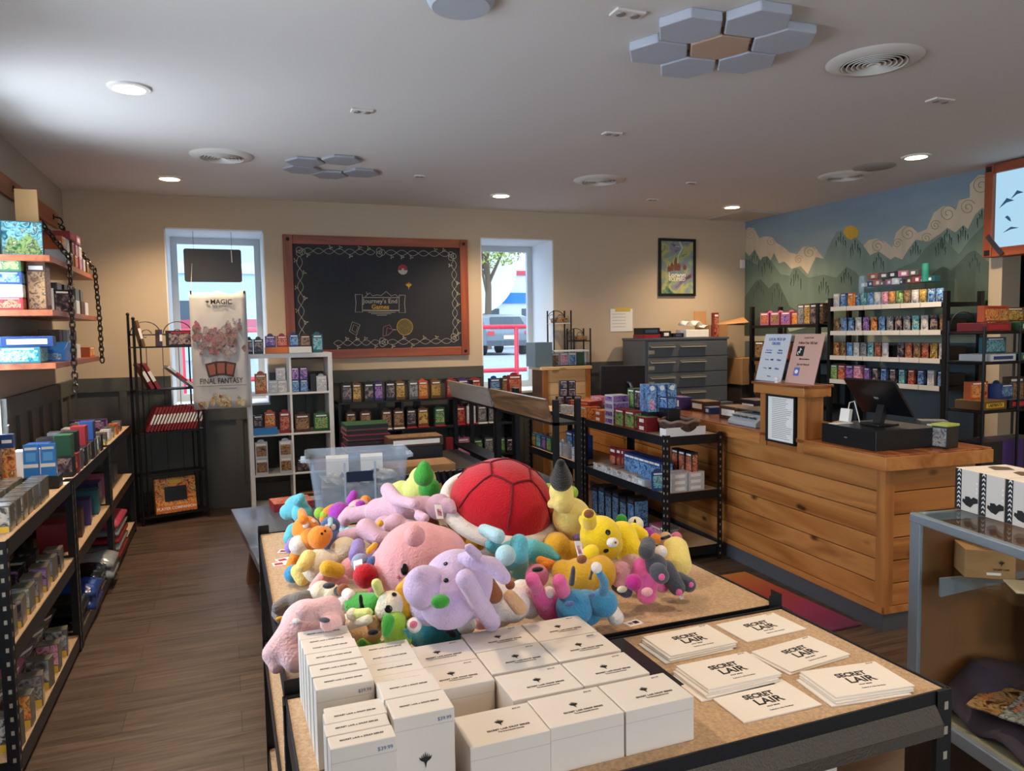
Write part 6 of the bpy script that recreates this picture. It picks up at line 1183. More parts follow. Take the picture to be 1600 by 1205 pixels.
# acrylic case and grey box on the pine podium
pz = POD[2]; ax0, ax1 = Yp(864, 560, 6.83).x, Yp(917, 560, 6.83).x; e = thing('acrylic_case', 'clear acrylic display case with white lid on the pine podium', 'display case', ((ax0+ax1)/2, 6.86, pz+.001)); aw = (ax1-ax0)/2
q = MB(); q.bx(-aw, aw, -.07, .07, 0, .008); q.build('base', BKP, e); q = MB(); q.bx(-aw, aw, -.072, -.069, .008, .145); q.bx(-aw, -aw+.003, -.069, .07, .008, .145); q.bx(aw-.003, aw, -.069, .07, .008, .145); q.build('acrylic_wall', glassy('clear_acrylic'), e); MB().bx(-aw-.003, aw+.003, -.075, .075, .145, .16).build('lid', mat('lid_pale', 'c8d4da', .3), e)
for i, c in enumerate(('brown', 'pink', 'blue', 'green')): goods('plain' if c == 'green' else 'box', (aw*.44, .05, .125), c, (e.location.x-aw+.03+i*aw*.50, 6.86, pz+.0095), 0, '%s card box inside the acrylic case on the pine podium' % CN[c], 'boxes in the acrylic case', body='pale' if c != 'green' else 'green')
gx0, gx1 = Yp(835, 550, 6.80).x, Yp(862, 550, 6.80).x; o = MB().bx((gx0-gx1)/2, (gx1-gx0)/2, -.12, .12, 0, .245).build('grey_box', mat('blue_grey_paint', '5d7482', .4), None, bevel=.003); o.location = ((gx0+gx1)/2, 6.90, .0+pz-.0); tag(o, 'plain blue grey metal box at the left end of the pine podium', 'metal box'); o.location.z = pz+.001
for i, (a, b_, h, hh) in enumerate(((866, 893, 1.79, 'taller left'), (897, 923, 1.60, 'lower right'))):
    xa, xb = Yp(a, 520, 7.1).x, Yp(b_, 520, 7.1).x; e = thing('wire_etagere', 'small black iron shelf with a curled crest by the back wall, %s one' % hh, 'shelf tower', ((xa+xb)/2, 7.19, 0), group='small iron shelves'); w_ = (xb-xa)/2; hz = h+.0
    for sx in (-1, 1):
        for y in (-.08, .08): q = MB(); q.tube([(sx*w_, y, 0), (sx*w_, y, hz)], .009, 8); q.build('post', BLACK, e, smooth=True)
    for z in (.4, .8, 1.2, hz-.13): MB().bx(-w_, w_, -.08, .08, z-.01, z).build('shelf_plate', BLACK if i or z < 1.5 else mat('shelf_white', 'c6ccd0', .5), e)
    q = MB(); q.tube([(w_*math.cos(t), .08, hz-.09+.09*math.sin(t)) for t in [k*PI/12 for k in range(13)]], .004, 6); q.tube([(w_*.5+w_*.3*math.cos(t), .08, hz-.07+.03*math.sin(t)) for t in [k*PI/6 for k in range(13)]], .003, 5); q.tube([(-w_*.5+w_*.3*math.cos(t), .08, hz-.07+.03*math.sin(t)) for t in [k*PI/6 for k in range(13)]], .003, 5); q.build('curled_crest', BLACK, e)
    o = MB().bx(-w_*.8, w_*.8, -.05, .05, 0, .05).build('small_parcel', A['brown'], None, bevel=.01); o.location = ((xa+xb)/2, 7.19, hz-.129); tag(o, 'patterned small parcel on the small iron shelf, %s one' % hh, 'parcel', 'parcels on the iron shelves')
# ---- on and beside the flat file cabinet
cz_ = 1.486
goods('flat', (.22, .2, .035), 'red', (4.22, 6.95, cz_), .0, 'red box under the black one at the left of the cabinet top', body='red', strip=REDP); goods('flat', (.21, .19, .07), 'dark', (4.22, 6.95, cz_+.036), .0, 'black box on the red one at the left of the cabinet top', body='dark', strip=mat('dim_strip', '3a4a68', .5))
goods('flat', (.12, .14, .07), 'dark', (4.42, 6.95, cz_), 0, 'black small box on the cabinet top, middle left', body='dark'); goods('flat', (.13, .12, .045), 'purple', (4.58, 6.95, cz_), 0, 'navy small box on the cabinet top left of the papers', body='dark', strip=mat('dim_strip', '3a4a68', .5))
e = thing('paper_tray', 'white box of curled papers on the flat file cabinet', 'paper stack', (4.78, 6.95, cz_)); MB().bx(-.13, .17, -.10, .10, 0, .08).build('white_box', PAPER, e, bevel=.003)
for k, x in enumerate((-.13, .0, .11)): q = MB(); n = 10; vs = [(x+.10*i/n, y, .08+.09*math.sin(PI*(.15+.7*i/n))*(1 if k < 2 else .5)+.01*(y > 0)) for y in (-.08, .06) for i in range(n+1)]; q.add(vs, [(i, i+1, n+2+i, n+1+i) for i in range(n)]); o = q.build('curled_sheet', PAPER, e, smooth='all'); o.modifiers.new('t', 'SOLIDIFY').thickness = .002
e = thing('open_carton', 'open brown cardboard carton with spread flaps at the right of the cabinet top', 'cardboard box', (5.06, 6.98, cz_)); q = MB(); q.bx(-.12, .12, -.15, .13, 0, .004); q.bx(-.12, -.116, -.15, .13, .004, .13); q.bx(.116, .12, -.15, .13, .004, .13); q.bx(-.116, .116, .126, .13, .004, .13); q.bx(-.116, .116, -.15, -.146, .004, .13); q.build('carton_walls', CARD, e)
q = MB(); q.box((-.14, .0, .20), (.16, .005, .16), R=Matrix.Rotation(0, 3, 'X')); q.build('flap', CARD, e)
q = MB(); q.prism([(.12, -.15, .13), (.12, .13, .13), (.42, .17, .19), (.40, -.12, .12)], (0, 0, .004)); q.build('flap', CARD, e); q = MB(); q.prism([(.10, -.15, .13), (.12, .10, .13), (.44, -.0, .21), (.36, -.20, .15)], (0, 0, .004)); q.build('flap', CARD, e)
goods('box', (.06, .05, .26), 'red', (4.985, 6.80, cz_), 0, 'tall red and white carton standing before the open brown carton')
for i, (x, y, z, dm, m_, lb) in enumerate(((5.50, 6.95, 0, (.30, .30, .40), mat('dark_carton', '3a2c26', .8), 'dark brown carton lowest in the stack right of the cabinet'), (5.50, 6.95, .401, (.30, .30, .34), mat('dark_carton', '3a2c26', .8), 'dark brown carton second in the stack right of the cabinet'), (5.50, 6.95, .742, (.30, .28, .20), mat('dark_carton', '3a2c26', .8), 'dark brown carton third in the stack right of the cabinet'), (5.47, 6.92, .943, (.26, .26, .30), CARD, 'brown carton topmost in the stack right of the cabinet'))):
    e = thing('stacked_carton', lb, 'cardboard box', (x, y, z), group='cartons right of the cabinet'); MB().bx(-dm[0]/2, dm[0]/2, -dm[1]/2, dm[1]/2, 0, dm[2]).build('carton', m_, e, bevel=.004); MB().bx(-.04, .05, -dm[1]/2-.001, -dm[1]/2, dm[2]*.45, dm[2]*.75).build('label_sticker', mat('dim_label', 'a8a49c', .7) if i < 3 else BKP, e)
# ================================================================ PACKS ON THE RACKS BEFORE THE MURAL
pal = [['pale', 'blue', 'orange'], ['brown', 'blue', 'blue', 'pale', 'purple', 'orange', 'blue', 'grey', 'dark', 'grey', 'sea', 'pale', 'dark', 'brown'], ['orange', 'brown', 'blue', 'pale', 'grey', 'sea', 'red', 'pale', None, 'dark', 'red', 'brown', 'red', 'gold', 'pale'], ['green', 'red', 'purple', 'pink', 'purple', 'dark', 'blue', 'dark', 'sea', 'red', 'blue', 'pale', 'blue']]
nm_ = ['top', 'second', 'third', 'fourth']
for li, z in enumerate(SL):
    cs = pal[li]; n = 14 if li else 3; k_ = 0
    for i, c in enumerate(cs[:15]):
        if c is None: continue
        y = 5.43-i*((5.43-4.32)/(len(cs)-1 if li else 13)); big = li == 3 and i < 4
        goods('pouch' if li in (1, 2) else 'box', (.062 if not big else .085, .03 if not big else .06, .125 if not big else .14), c, (5.345, y, z+.001), -R90, '%s booster pack on the %s shelf before the mural, %s from the left' % (CN[c], nm_[li], o_(k_)), 'booster packs on the mural rack', name='booster_pack', cat='booster pack'); k_ += 1
    if li: MB().bx(5.41, 5.60, 4.32, 5.44, z+.0005, z+.10).build('black_back_stock', BKP, None)
for j, o in enumerate([o for o in bpy.data.objects if o.name.startswith('black_back_stock')]): o.name = 'storage_bin'; tag(o, 'long black bin behind the booster packs, %s shelf of the mural rack' % nm_[j+1], 'storage bin', 'black bins on the mural rack')
yL, yR = Xp(1336, 470, 5.42).y, Xp(1480, 470, 5.42).y
e = thing('acrylic_display', 'long clear acrylic pack display on top of the mural rack', 'acrylic display', (5.46, (yL+yR)/2, 1.731)); aw = abs(yL-yR)/2
q = MB(); q.bx(-.10, -.097, -aw, aw, .0, .06); q.bx(-.10, .10, -aw, aw, 0, .004); q.bx(-.04, -.037, -aw, aw, .004, .30); q.bx(.03, .033, -aw, aw, .004, .20)
for k in range(7): y = -aw+2*aw*k/6; q.bx(-.10, .10, y-.0015, y+.0015, .004, .19 if k else .30)
q.build('acrylic_body', glassy('blue_acrylic', (.93, .97, .995), .03), e); 
for k in range(12):
    c = ['blue', 'sea', 'blue', 'pale', 'pink', 'orange', 'green', 'brown', 'pale', 'gold', 'blue', 'blue'][k]
    goods('pouch', (.062, .03, .125), c, (5.395, yL-.045-k*(abs(yL-yR)-.09)/11, 1.745), -R90, '%s booster pack in the acrylic display, %s from the left' % (CN[c], o_(k)), 'booster packs in the acrylic display', name='booster_pack', cat='booster pack')
for k in range(11):
    c = ['pale', 'blue', 'orange', 'grey', 'pink', 'pale', 'dark', 'brown', 'red', 'purple', 'sea'][k]
    goods('flat', (.085, .07, .035+.01*(k % 3)), c, (5.50, yL-.06-k*.068, 1.731+.201), -R90+.3*(k % 3-1), '%s small box on top of the acrylic display, %s from the left' % (CN[c], o_(k)), 'small boxes above the acrylic display', name='card_box')
for k in range(5):
    c = ['orange', 'brown', 'dark', 'pink', 'grey'][k]; goods('flat', (.10, .08, .05), c, (5.50, yL-.16-k*.105, 1.731+.262), -R90+.3*(k % 2), '%s small box highest above the acrylic display, %s from the left' % (CN[c], o_(k)), 'small boxes above the acrylic display')
o = MB().tube([(0, 0, 0), (0, 0, .15)], .028, 16).build('green_tube', mat('teal_tube', '2f8a78', .4), None, smooth=True); o.location = (5.46, yR+.24, 1.935); tag(o, 'teal green cylinder box standing on the acrylic display', 'tube box')
e = thing('acrylic_holder', 'empty clear acrylic holder at the right end of the mural rack top', 'acrylic holder', (5.42, 4.22, 1.80)); q = MB(); q.bx(-.003, 0, -.08, .08, 0, .32); q.bx(-.003, .06, -.08, .08, -.003, 0); q.build('acrylic_sheet', glassy('clear_acrylic'), e); 
e.location.y = 4.345; e.location.z = 1.734; e.location.x = 5.62
# left mural rack
for i in range(3): goods('win', (.13, .10, .13), ('red', 'brown', 'purple')[i], (5.38, 6.42-.16*i, 1.601), -R90, '%s window box on the left mural rack, %s from the left' % (CN[('red', 'brown', 'purple')[i]], o_(i)), 'window boxes on the left mural rack', body='pink')
for i in range(5): goods('box', (.085, .12, .20 if i else .12), ('orange', 'grey', 'gold', 'dark', 'brown')[i], (5.38, 5.96-.085*i, 1.601), -R90, '%s tall card box on the left mural rack, %s from the left' % (CN[('orange', 'grey', 'gold', 'dark', 'brown')[i]], o_(i)), 'tall boxes on the left mural rack')
row('box', (.14, .14, .18), ['brown', 'grey', 'red', 'dark', 'pale'], (5.40, 6.50, 1.251), (5.40, 5.74, 1.251), 5, -R90, 'card box', 'on the middle shelf of the left mural rack', 'boxes on the left mural rack', 'from the left')
row('plain', (.2, .2, .3), ['brown', 'dark', 'grey'], (5.45, 6.48, .801), (5.45, 5.80, .801), 3, -R90, 'carton', 'on the lower shelf of the left mural rack', 'cartons on the left mural rack', 'from the left')
row('flat', (.18, .2, .12), ['red', 'brown', 'dark', 'grey'], (5.45, 5.38, .451), (5.45, 4.45, .451), 4, -R90, 'carton', 'on the lowest shelf of the mural rack', 'cartons low on the mural rack', 'from the left')
# ---- wire stand games
wz = WS_
for i, (x, c, dm, z, l, s_, t_) in enumerate(((4.78, 'red', (.26, .20, .055), wz[0], 'red and purple flat game box at the left of the wire stand top', REDP, ''), (5.10, 'green', (.24, .20, .06), wz[0], 'green flat game box with a pale title on the wire stand top', PAPER, 'THORGAL'), (4.82, 'pale', (.26, .22, .045), wz[1], 'pale flat game box with small pictures on the second shelf of the wire stand', BODY['blue'], ''), (5.10, 'sea', (.25, .22, .045), wz[1], 'flat game box with a yellow edge on the second shelf of the wire stand', YEL, ''), (4.77, 'gold', (.24, .2, .06), wz[2], 'yellow flat game box on the third shelf of the wire stand', YEL, 'LABYRINTH'), (5.02, 'dark', (.24, .2, .06), wz[2], 'black flat game box on the third shelf of the wire stand', REDP, ''))):
    e = goods('flat', dm, c, (x, 3.56, z+.001), .05, l, body={'green': 'green', 'gold': 'gold'}.get(c), strip=s_); 
    if t_: text(t_, .03, PAPER if c == 'green' else INK, e, (0, -dm[1]/2-.0015, dm[2]/2), sx=.9, bold=.0005)
goods('box', (.26, .05, .11), 'orange', (4.92, 3.60, wz[0]+.062), .05, 'orange and brown game box standing on the wire stand top', strip=REDP); goods('box', (.2, .05, .10), 'gold', (5.14, 3.63, wz[0]+.0615), 0, 'green and yellow game box standing at the right of the wire stand top'); goods('box', (.2, .05, .11), 'sea', (4.95, 3.62, wz[1]+.047), 0, 'blue mountain picture box standing on the second shelf of the wire stand', strip=PAPER); goods('box', (.17, .05, .12), 'orange', (4.80, 3.62, wz[2]+.062), 0, 'orange picture box standing on the third shelf of the wire stand'); goods('tab', (.14, .1, .10), 'blue', (4.98, 3.58, wz[2]+.062), .1, 'blue blister pack on the black game box of the wire stand', body='blue'); goods('box', (.16, .05, .20), 'brown', (5.2, 3.64, wz[2]), 0, 'brown picture box at the right of the third shelf of the wire stand')
row('plain', (.2, .2, .28), ['dark', 'purple', 'grey'], (4.78, 3.58, wz[3]+.001), (5.2, 3.58, wz[3]+.001), 3, 0, 'carton', 'on the lowest shelf of the wire stand', 'cartons on the wire stand', 'from the left')
e = thing('purple_figure', 'small dark purple spiky figure on the counter edge before the wire stand', 'figure', (3.98, 3.05, .80)); 
bpy.data.objects.remove(e)
# ================================================================ THE DISPLAY CASE
def kpt(x, y, z): return CaM @ V((x, y, z))
AR = mat('arrow_white', 'f0f0f0', .5)
for i in range(5):
    e = thing('arrow_box', 'white box with a black chevron stripe on the glass case, %s from the left' % o_(i), 'card box', kpt(.255, -.055-.098*i, TZ+.0065), rz=CRX-R90, group='white chevron boxes')
    MB().bx(-.047, .047, -.095, .095, 0, .135).build('box', WHITECARD, e, bevel=.0015); MB().bx(-.047, -.021, -.0958, -.095, .001, .134).build('black_stripe', INK, e)
    q = MB()
    for k in range(9): z = .008+k*.0145; q.prism([(-.036, -.0966, z), (-.030, -.0966, z+.006), (-.024, -.0966, z), (-.024, -.0966, z+.005), (-.030, -.0966, z+.011), (-.036, -.0966, z+.005)], (0, .0006, 0))
    q.build('chevrons', AR, e)
    q = MB(); q.prism([(-.015, -.0958, .030), (.0, -.0958, .020), (.018, -.0958, .016), (.030, -.0958, .030), (.046, -.0958, .035), (.046, -.0958, .048), (.03, -.0958, .052), (.020, -.0958, .044), (.012, -.0958, .050), (-.004, -.0958, .048), (-.004, -.0958, .038), (-.013, -.0958, .040)], (0, -.0006, 0)); q.build('black_silhouette', INK, e)
    q = MB(); q.prism([(-.02, .0, .1353), (.03, -.02, .1353), (.044, .04, .1353), (.0, .06, .1353), (-.03, .03, .1353)], (0, 0, .0005)); q.build('top_print', mat('top_brown', '5a4a3c', .6), e)
    q = MB()
    for k in range(3): q.sph((.042, -.0962, .065+k*.016), (.0035, .001, .0035), nu=8, nv=6)
    q.build('dots', AR, e)
e = thing('brown_carton', 'small brown cardboard box with a stag emblem inside the glass case', 'cardboard box', kpt(.185, -.105, .7815), rz=-.62); MB().bx(-.07, .07, -.055, .055, 0, .09).build('carton', CARD, e, bevel=.002); claw(e, .022, INK, loc=(.03, -.0555, .05)); MB().bx(-.01, .03, -.056, -.0552, .012, .02).build('pale_label', PAPER, e); text('SECRET LAIR', .008, INK, e, (.03, -.056, .03))
e = thing('white_envelope', 'cream envelope lying on the glass shelf inside the case', 'envelope', kpt(.24, -.27, .7815), rz=CRX-.5); MB().bx(-.09, .09, -.06, .06, 0, .004).build('envelope', mat('envelope_cream', 'd8c4a0', .6), e); text('SECRET LAIR', .016, INK, e, (0, .0, .0045), (0, 0, 0), ext=.0003)
q = MB(); rr = random.Random(3); n = 26; vs = []
for j in range(n+1):
    for i in range(n+1):
        u, v_ = i/n, j/n; vs.append((.045+.52*u, -.06-.80*v_, .338+.05*(math.sin(u*9+v_*5)*.5+.5)*math.sin(PI*min(1, u*1.2))+.03*math.sin(v_*14+u*4)**2+.004*rr.random()+.10*max(0, 1-v_*2.2)*math.sin(PI*min(1, u))))
q.add(vs, [(j*(n+1)+i, j*(n+1)+i+1, (j+1)*(n+1)+i+1, (j+1)*(n+1)+i) for j in range(n) for i in range(n)])
o = q.build('draped_cloth', mat('purple_cloth', '3a3040', .85, bump=.2, bscale=80), None, smooth='all'); o.modifiers.new('t', 'SOLIDIFY').thickness = .004; o.matrix_world = CaM; tag(o, 'crumpled dark purple cloth on the floor of the glass case', 'cloth')
e = thing('black_case_box', 'tall black box standing at the back inside the glass case', 'card box', kpt(.44, -.20, .40), rz=CRX-R90); MB().bx(-.12, .12, -.07, .07, 0, .34).build('box', BODY['dark'], e, bevel=.004); MB().bx(-.10, .10, -.0715, -.07, .03, .30).build('front_art', A['dark'], e)
for i in range(4):
    e = thing('art_magazine', 'glossy illustrated magazine fanned out in the glass case, %s from the left' % o_(i), 'magazine', kpt(.17+.03*i, -.22-.09*i, .415+.006*i), rz=CRX+.5, group='magazines in the case'); MB().bx(-.11, .11, -.075, .075, 0, .004).build('cover', A['grey' if i % 2 else 'brown'], e); text('MAGIC', .03, ORP, e, (.0, .05, .0043), (0, 0, 0), ext=.0002)
# ================================================================ PLUSH TOYS
TZ_ = TT
def plushmat(name, col, k=1):
    return mat('plush_'+name, col, .95, bump=.42, bscale=170, sheen=.3, var=.06, vscale=30, spec=.2)
PC = dict(pink='e0a0a4', palepink='e6b8b8', lilac='c9b3d6', mauve='cba6b8', red='b80f22', white='e6ddd6', green='3f9a3a', lime='8fb83a', yellowgreen='cfd47a', cyan='5fb4c4', palecyan='a9cfd8', orange='e88a2e', yellow='f0cf22', gold='d8a52c', paleyellow='e6d078', blue='3f8ab4', navy='4a5f8f', violet='8a78b8', grey='6e6866', darkgrey='4a4c54', cream='e0d6bc', tan='c9a078', brown='8a5230', hotpink='e0609a', magenta='b82a80', purple='a23aa8', black='1c1a1c', teal='2f7f88', rose='cc6a84', bluegrey='8a94b0')
def PM(c): return plushmat(c, PC[c])
def place(px, py, h, rp):
    """centre of a blob: seen at that place of the photo, h above the table top, radius given in photo pixels"""
    p = Zp(px, py, TZ_+h); rp *= 1.09; r = rp*(p-CAM).dot(_fw)/F_PX
    if TZ_+h-r < TZ_+.002: 
        p = Zp(px, py, TZ_+r+.002); r = rp*(p-CAM).dot(_fw)/F_PX
        if p.z-r < TZ_: p.z = TZ_+r+.001
    return p, r
def blobs(spec):
    out = []
    for b in spec:
        if b[0] == 'c':      # tapering limb between two blobs
            _, a, c = b; pa, ra = place(*a); pb, rb_ = place(*c); n = max(3, int((pb-pa).length/(min(ra, rb_)*.35)))
            n = min(n, 14)
            for i in range(n+1): t = i/n; out.append((pa.lerp(pb, t), (ra+(rb_-ra)*t,)*3))
        elif b[0] == 'e':    # flattened blob: px, py, h, r, (kx, ky, kz)
            _, px, py, h, rp, k = b; p, r = place(px, py, h, rp*max(1, 1)); z0 = r*k[2]
            if p.z-z0 < TZ_+.001 or p.z-r < TZ_+.004: p = Zp(px, py, max(TZ_+z0+.002, TZ_+h)); 
            out.append((p, (r*k[0], r*k[1], r*k[2])))
        else: p, r = place(*b); out.append((p, (r, r, r)))
    return out
PLUSH = {}
def skin(name, spec, m, parent, origin, voxel=.0045, smooth=5):
    q = MB(); bs = blobs(spec)
    for p, r in bs: q.sph(p-origin, r, nu=20, nv=14)
    o = q.build(name, m, parent, smooth='all')
    if len(bs) > 1:
        rm = o.modifiers.new('one_skin', 'REMESH'); rm.mode = 'VOXEL'; rm.voxel_size = voxel; rm.use_smooth_shade = True
        sm = o.modifiers.new('soften', 'SMOOTH'); sm.factor = .6; sm.iterations = smooth
    return o, bs
def plush(label, cat, body, col, parts=(), eyes=(), name='plush_toy', group='plush toys in the heap', voxel=.0045, face=INK):
    bs0 = blobs(body); c = sum((p for p, r in bs0), V())/len(bs0); origin = V((c.x, c.y, TZ_))
    e = thing(name, label, cat, origin, group=group)
    o, bs = skin('plush_body', body, PM(col), e, origin, voxel)
    allb = list(bs)
    for pn, pc, ps in parts:
        o2, b2_ = skin(pn, ps, PM(pc) if isinstance(pc, str) else pc, e, origin, voxel, 3); allb += b2_
    for ey in eyes:
        px, py, rp = ey[:3]; d = ray(px, py).normalized(); best = None
        for p, r in allb:
            rr_ = max(r); L = p-CAM; tc = L.dot(d); d2 = L.length_squared-tc*tc
            if d2 < rr_*rr_:
                t = tc-math.sqrt(rr_*rr_-d2)
                if best is None or t < best[0]: best = (t, p)
        if best is None: continue
        hit = CAM+d*best[0]; nrm = (hit-best[1]).normalized(); r = rp*best[0]/F_PX
        R = nrm.to_track_quat('Z', 'Y').to_matrix(); kx = ey[3] if len(ey) > 3 else 1.
        q = MB(); q.sph((0, 0, 0), (r, r*kx, r*.35), nu=14, nv=8)
        k = q.build(ey[5] if len(ey) > 5 else 'eye', (PM(ey[4]) if isinstance(ey[4], str) and ey[4] in PC else mat('bead_black', '0e0c10', .2)) if len(ey) > 4 and ey[4] else mat('bead_black', '0e0c10', .2), e, smooth='all')
        k.location = hit-origin; k.rotation_euler = R.to_euler()
    return e
C = 'c'
# --- big ones
plush('big round pink plush with a small nub on top in the middle of the heap', 'plush toy', [(652, 880, .13, 60), (678, 878, .13, 52), (620, 892, .11, 42), ('c', (648, 838, .24, 16), (647, 832, .25, 12))], 'pink', eyes=[(632, 890, 6, 1.5), (639, 905, 6, 1.5), (622, 902, 3, 1, 'rose', 'cheek')], voxel=.006)
plush('large lilac plush with long drooping ears and a green spot lying on the pink one', 'plush toy',
      [(715, 915, .17, 52), (700, 935, .16, 44), ('c', (738, 870, .26, 10), (722, 872, .25, 9)), ('c', (735, 876, .25, 12), (770, 885, .24, 14)), ('c', (770, 885, .24, 14), (788, 903, .22, 11)), ('c', (727, 905, .24, 15), (768, 972, .10, 14)), ('c', (745, 868, .27, 9), (733, 856, .30, 8))], 'lilac',
      parts=[('muzzle', 'lilac', [(664, 918, .19, 32), (672, 945, .14, 30), ('c', (655, 900, .22, 14), (690, 972, .12, 12))]), ('spot', 'green', [('e', 688, 940, .235, 14, (1, .8, .7))])], eyes=[(696, 881, 3.4), (697, 907, 4)], voxel=.006)
# turtle shell cushion
sp, sr = place(788, 790, .15, 78)
e = thing('shell_cushion', 'large red turtle shell cushion with a thick white rim at the back of the heap', 'cushion', (sp.x, sp.y, TZ_)); RR = sr
q = MB(); q.lathe([(0, RR*.80), (RR*.3, RR*.77), (RR*.58, RR*.64), (RR*.82, RR*.42), (RR*.97, RR*.12), (RR*.98, -.05*RR)], n=48); o = q.build('shell_dome', PM('red'), e, smooth='all')
q = MB(); q.lathe([(RR*.9, -.04*RR), (RR*1.02, .06*RR), (RR*1.16, -.0*RR), (RR*1.17, -.16*RR), (RR*1.0, -.24*RR), (RR*.8, -.24*RR), (0, -.24*RR)], n=48); o = q.build('shell_rim', PM('white'), e, smooth='all')
q = MB(); q.lathe([(RR*.9, -.2*RR), (RR*.7, -.36*RR), (0, -.42*RR)], n=36); q.build('shell_belly', PM('paleyellow'), e, smooth='all')
SEAM = mat('seam_dark', '6c0a18', .9)
def dome(a, s): # point on dome at angle a and radius fraction s
    pr = [(0, .80), (.3, .77), (.58, .64), (.82, .42), (.97, .12), (.98, -.05)]
    for (r0, z0), (r1, z1) in zip(pr, pr[1:]):
        if s <= r1 or (r1, z1) == pr[-1]: t = (s-r0)/(r1-r0); z = z0+(z1-z0)*t; break
    return V((RR*s*math.cos(a), RR*s*math.sin(a), RR*z*1.005+.001))
for k in range(6):
    a0, a1 = k*PI/3+.3, (k+1)*PI/3+.3
    p0, p1 = dome(a0, .42), dome(a1, .42)
    q = MB(); pts = []
    for i in range(9):
        t = i/8; x = p0.lerp(p1, t); s = math.hypot(x.x, x.y)/RR; pts.append(dome(math.atan2(x.y, x.x), s))
    q.tube(pts, .0032, 6); q.build('seam', SEAM, e, smooth=True)
    q = MB(); q.tube([dome(a0, .42+.55*i/8) for i in range(9)], .0032, 6); q.build('seam', SEAM, e, smooth=True)
for ch_ in list(e.children):
    pass
e.rotation_euler = (.42, .10, 0); e.location = (sp.x, sp.y+.02, sp.z-.0)
# --- lilac pair lying behind
plush('long pale mauve plush lying stretched out below the green one', 'plush toy', [(686, 792, .19, 19), ('c', (665, 793, .18, 17), (632, 797, .18, 19)), ('c', (632, 797, .18, 19), (592, 800, .16, 20)), ('c', (595, 798, .16, 13), (545, 806, .14, 11)), ('c', (548, 803, .14, 12), (538, 812, .13, 10)), ('c', (606, 766, .22, 11), (622, 782, .22, 9)), ('c', (622, 782, .22, 9), (648, 788, .23, 8)), ('c', (700, 790, .2, 11), (708, 797, .19, 6)), ('c', (655, 806, .2, 8), (664, 810, .2, 7))], 'mauve')
plush('second mauve plush curled under the long pale one', 'plush toy', [(618, 822, .15, 18), ('c', (600, 822, .14, 15), (640, 828, .14, 15)), ('c', (572, 826, .16, 15), (590, 842, .14, 12)), ('c', (590, 842, .14, 12), (622, 845, .13, 11)), ('c', (560, 835, .13, 12), (538, 840, .12, 11))], 'mauve', parts=[('collar_star', 'gold', [(594, 818, .2, 5)])])
plush('yellow green plush with a bright green pointed hood at the top of the heap', 'plush toy', [(657, 766, .16, 25), (650, 790, .05, 22), (660, 750, .18, 20), ('c', (628, 768, .15, 16), (612, 772, .14, 13))], 'yellowgreen', parts=[('green_hood', 'green', [('c', (662, 744, .235, 15), (663, 728, .27, 8))]), ('green_patch', 'green', [(671, 764, .175, 16)])])
plush('pale cyan plush at the back left of the heap', 'plush toy', [(463, 792, .10, 17), (472, 802, .09, 15), (450, 800, .08, 12), ('c', (466, 782, .14, 9), (470, 778, .15, 7)), ('c', (460, 830, .05, 12), (452, 842, .03, 9))], 'cyan', parts=[('purple_foot', 'violet', [(454, 856, .03, 9), (457, 848, .04, 8)])])
plush('orange round snouted plush with a white cheek at the left of the heap', 'plush toy', [(478, 828, .14, 20), ('c', (471, 800, .20, 6), (474, 812, .19, 8)), ('c', (465, 862, .08, 9), (453, 892, .03, 9)), (486, 842, .13, 16)], 'orange', parts=[('snout', 'orange', [(499, 840, .15, 17), (506, 836, .15, 13)]), ('cheek', 'white', [(467, 852, .115, 14)]), ('belly', 'cream', [(498, 885, .09, 24), (515, 878, .08, 18)]), ('shoe', 'paleyellow', [('c', (482, 872, .12, 12), (473, 884, .11, 10))]), ('shoe', 'gold', [('c', (512, 888, .12, 12), (528, 892, .11, 11))]), ('sole', 'blue', [(458, 897, .035, 13)]), ('shoe', 'paleyellow', [('c', (466, 893, .05, 11), (472, 905, .03, 10))])],
      eyes=[(478, 820, 5, 1.2, 'white', 'eye_white'), (480, 821, 3), (490, 814, 3.4, 1.2, 'white', 'eye_white'), (491, 815, 2), (503, 834, 2), (508, 830, 2)])
plush('slate blue plush standing behind the orange one', 'plush toy', [(516, 822, .13, 14), (519, 845, .09, 16)], 'navy', parts=[('head_crest', 'palecyan', [('c', (516, 812, .17, 4), (516, 820, .17, 4))])], eyes=[(511, 824, 4, 1.2, 'white', 'eye_white'), (512, 825, 2), (521, 824, 4, 1.2, 'white', 'eye_white'), (521, 825, 2)])
plush('purple magenta plush with a pink ring shaped mouth near the tub', 'plush toy', [(531, 803, .12, 17), ('c', (549, 782, .17, 8), (553, 772, .19, 6))], 'purple', parts=[('pink_muzzle', 'palepink', [('c', (556, 792, .15, 11), (566, 790, .15, 10))]), ('mouth', 'purple', [('e', 563, 788, .175, 7, (1, .8, .8))]), ('orange_bow', 'orange', [(571, 783, .15, 8)])])
plush('small green and orange plush between the blue and purple ones', 'plush toy', [(500, 802, .09, 9), (508, 806, .09, 8)], 'lime', parts=[('orange_horn', 'orange', [('c', (512, 801, .1, 8), (520, 795, .11, 7)), (505, 812, .08, 6)])])
plush('tan plush lying between the orange and mauve ones', 'plush toy', [(538, 862, .10, 21), ('c', (530, 880, .07, 15), (556, 862, .10, 14))], 'cream')
plush('violet and blue plush with a grey foot beside the big pink one', 'plush toy', [('c', (560, 852, .13, 10), (556, 868, .12, 11)), (580, 876, .10, 15), (590, 865, .10, 13)], 'violet', parts=[('grey_foot', 'bluegrey', [(563, 879, .14, 13)]), ('blue_arm', 'navy', [(582, 880, .14, 10)]), ('yellow_sash', 'gold', [('c', (576, 862, .15, 5), (586, 852, .16, 5))])])
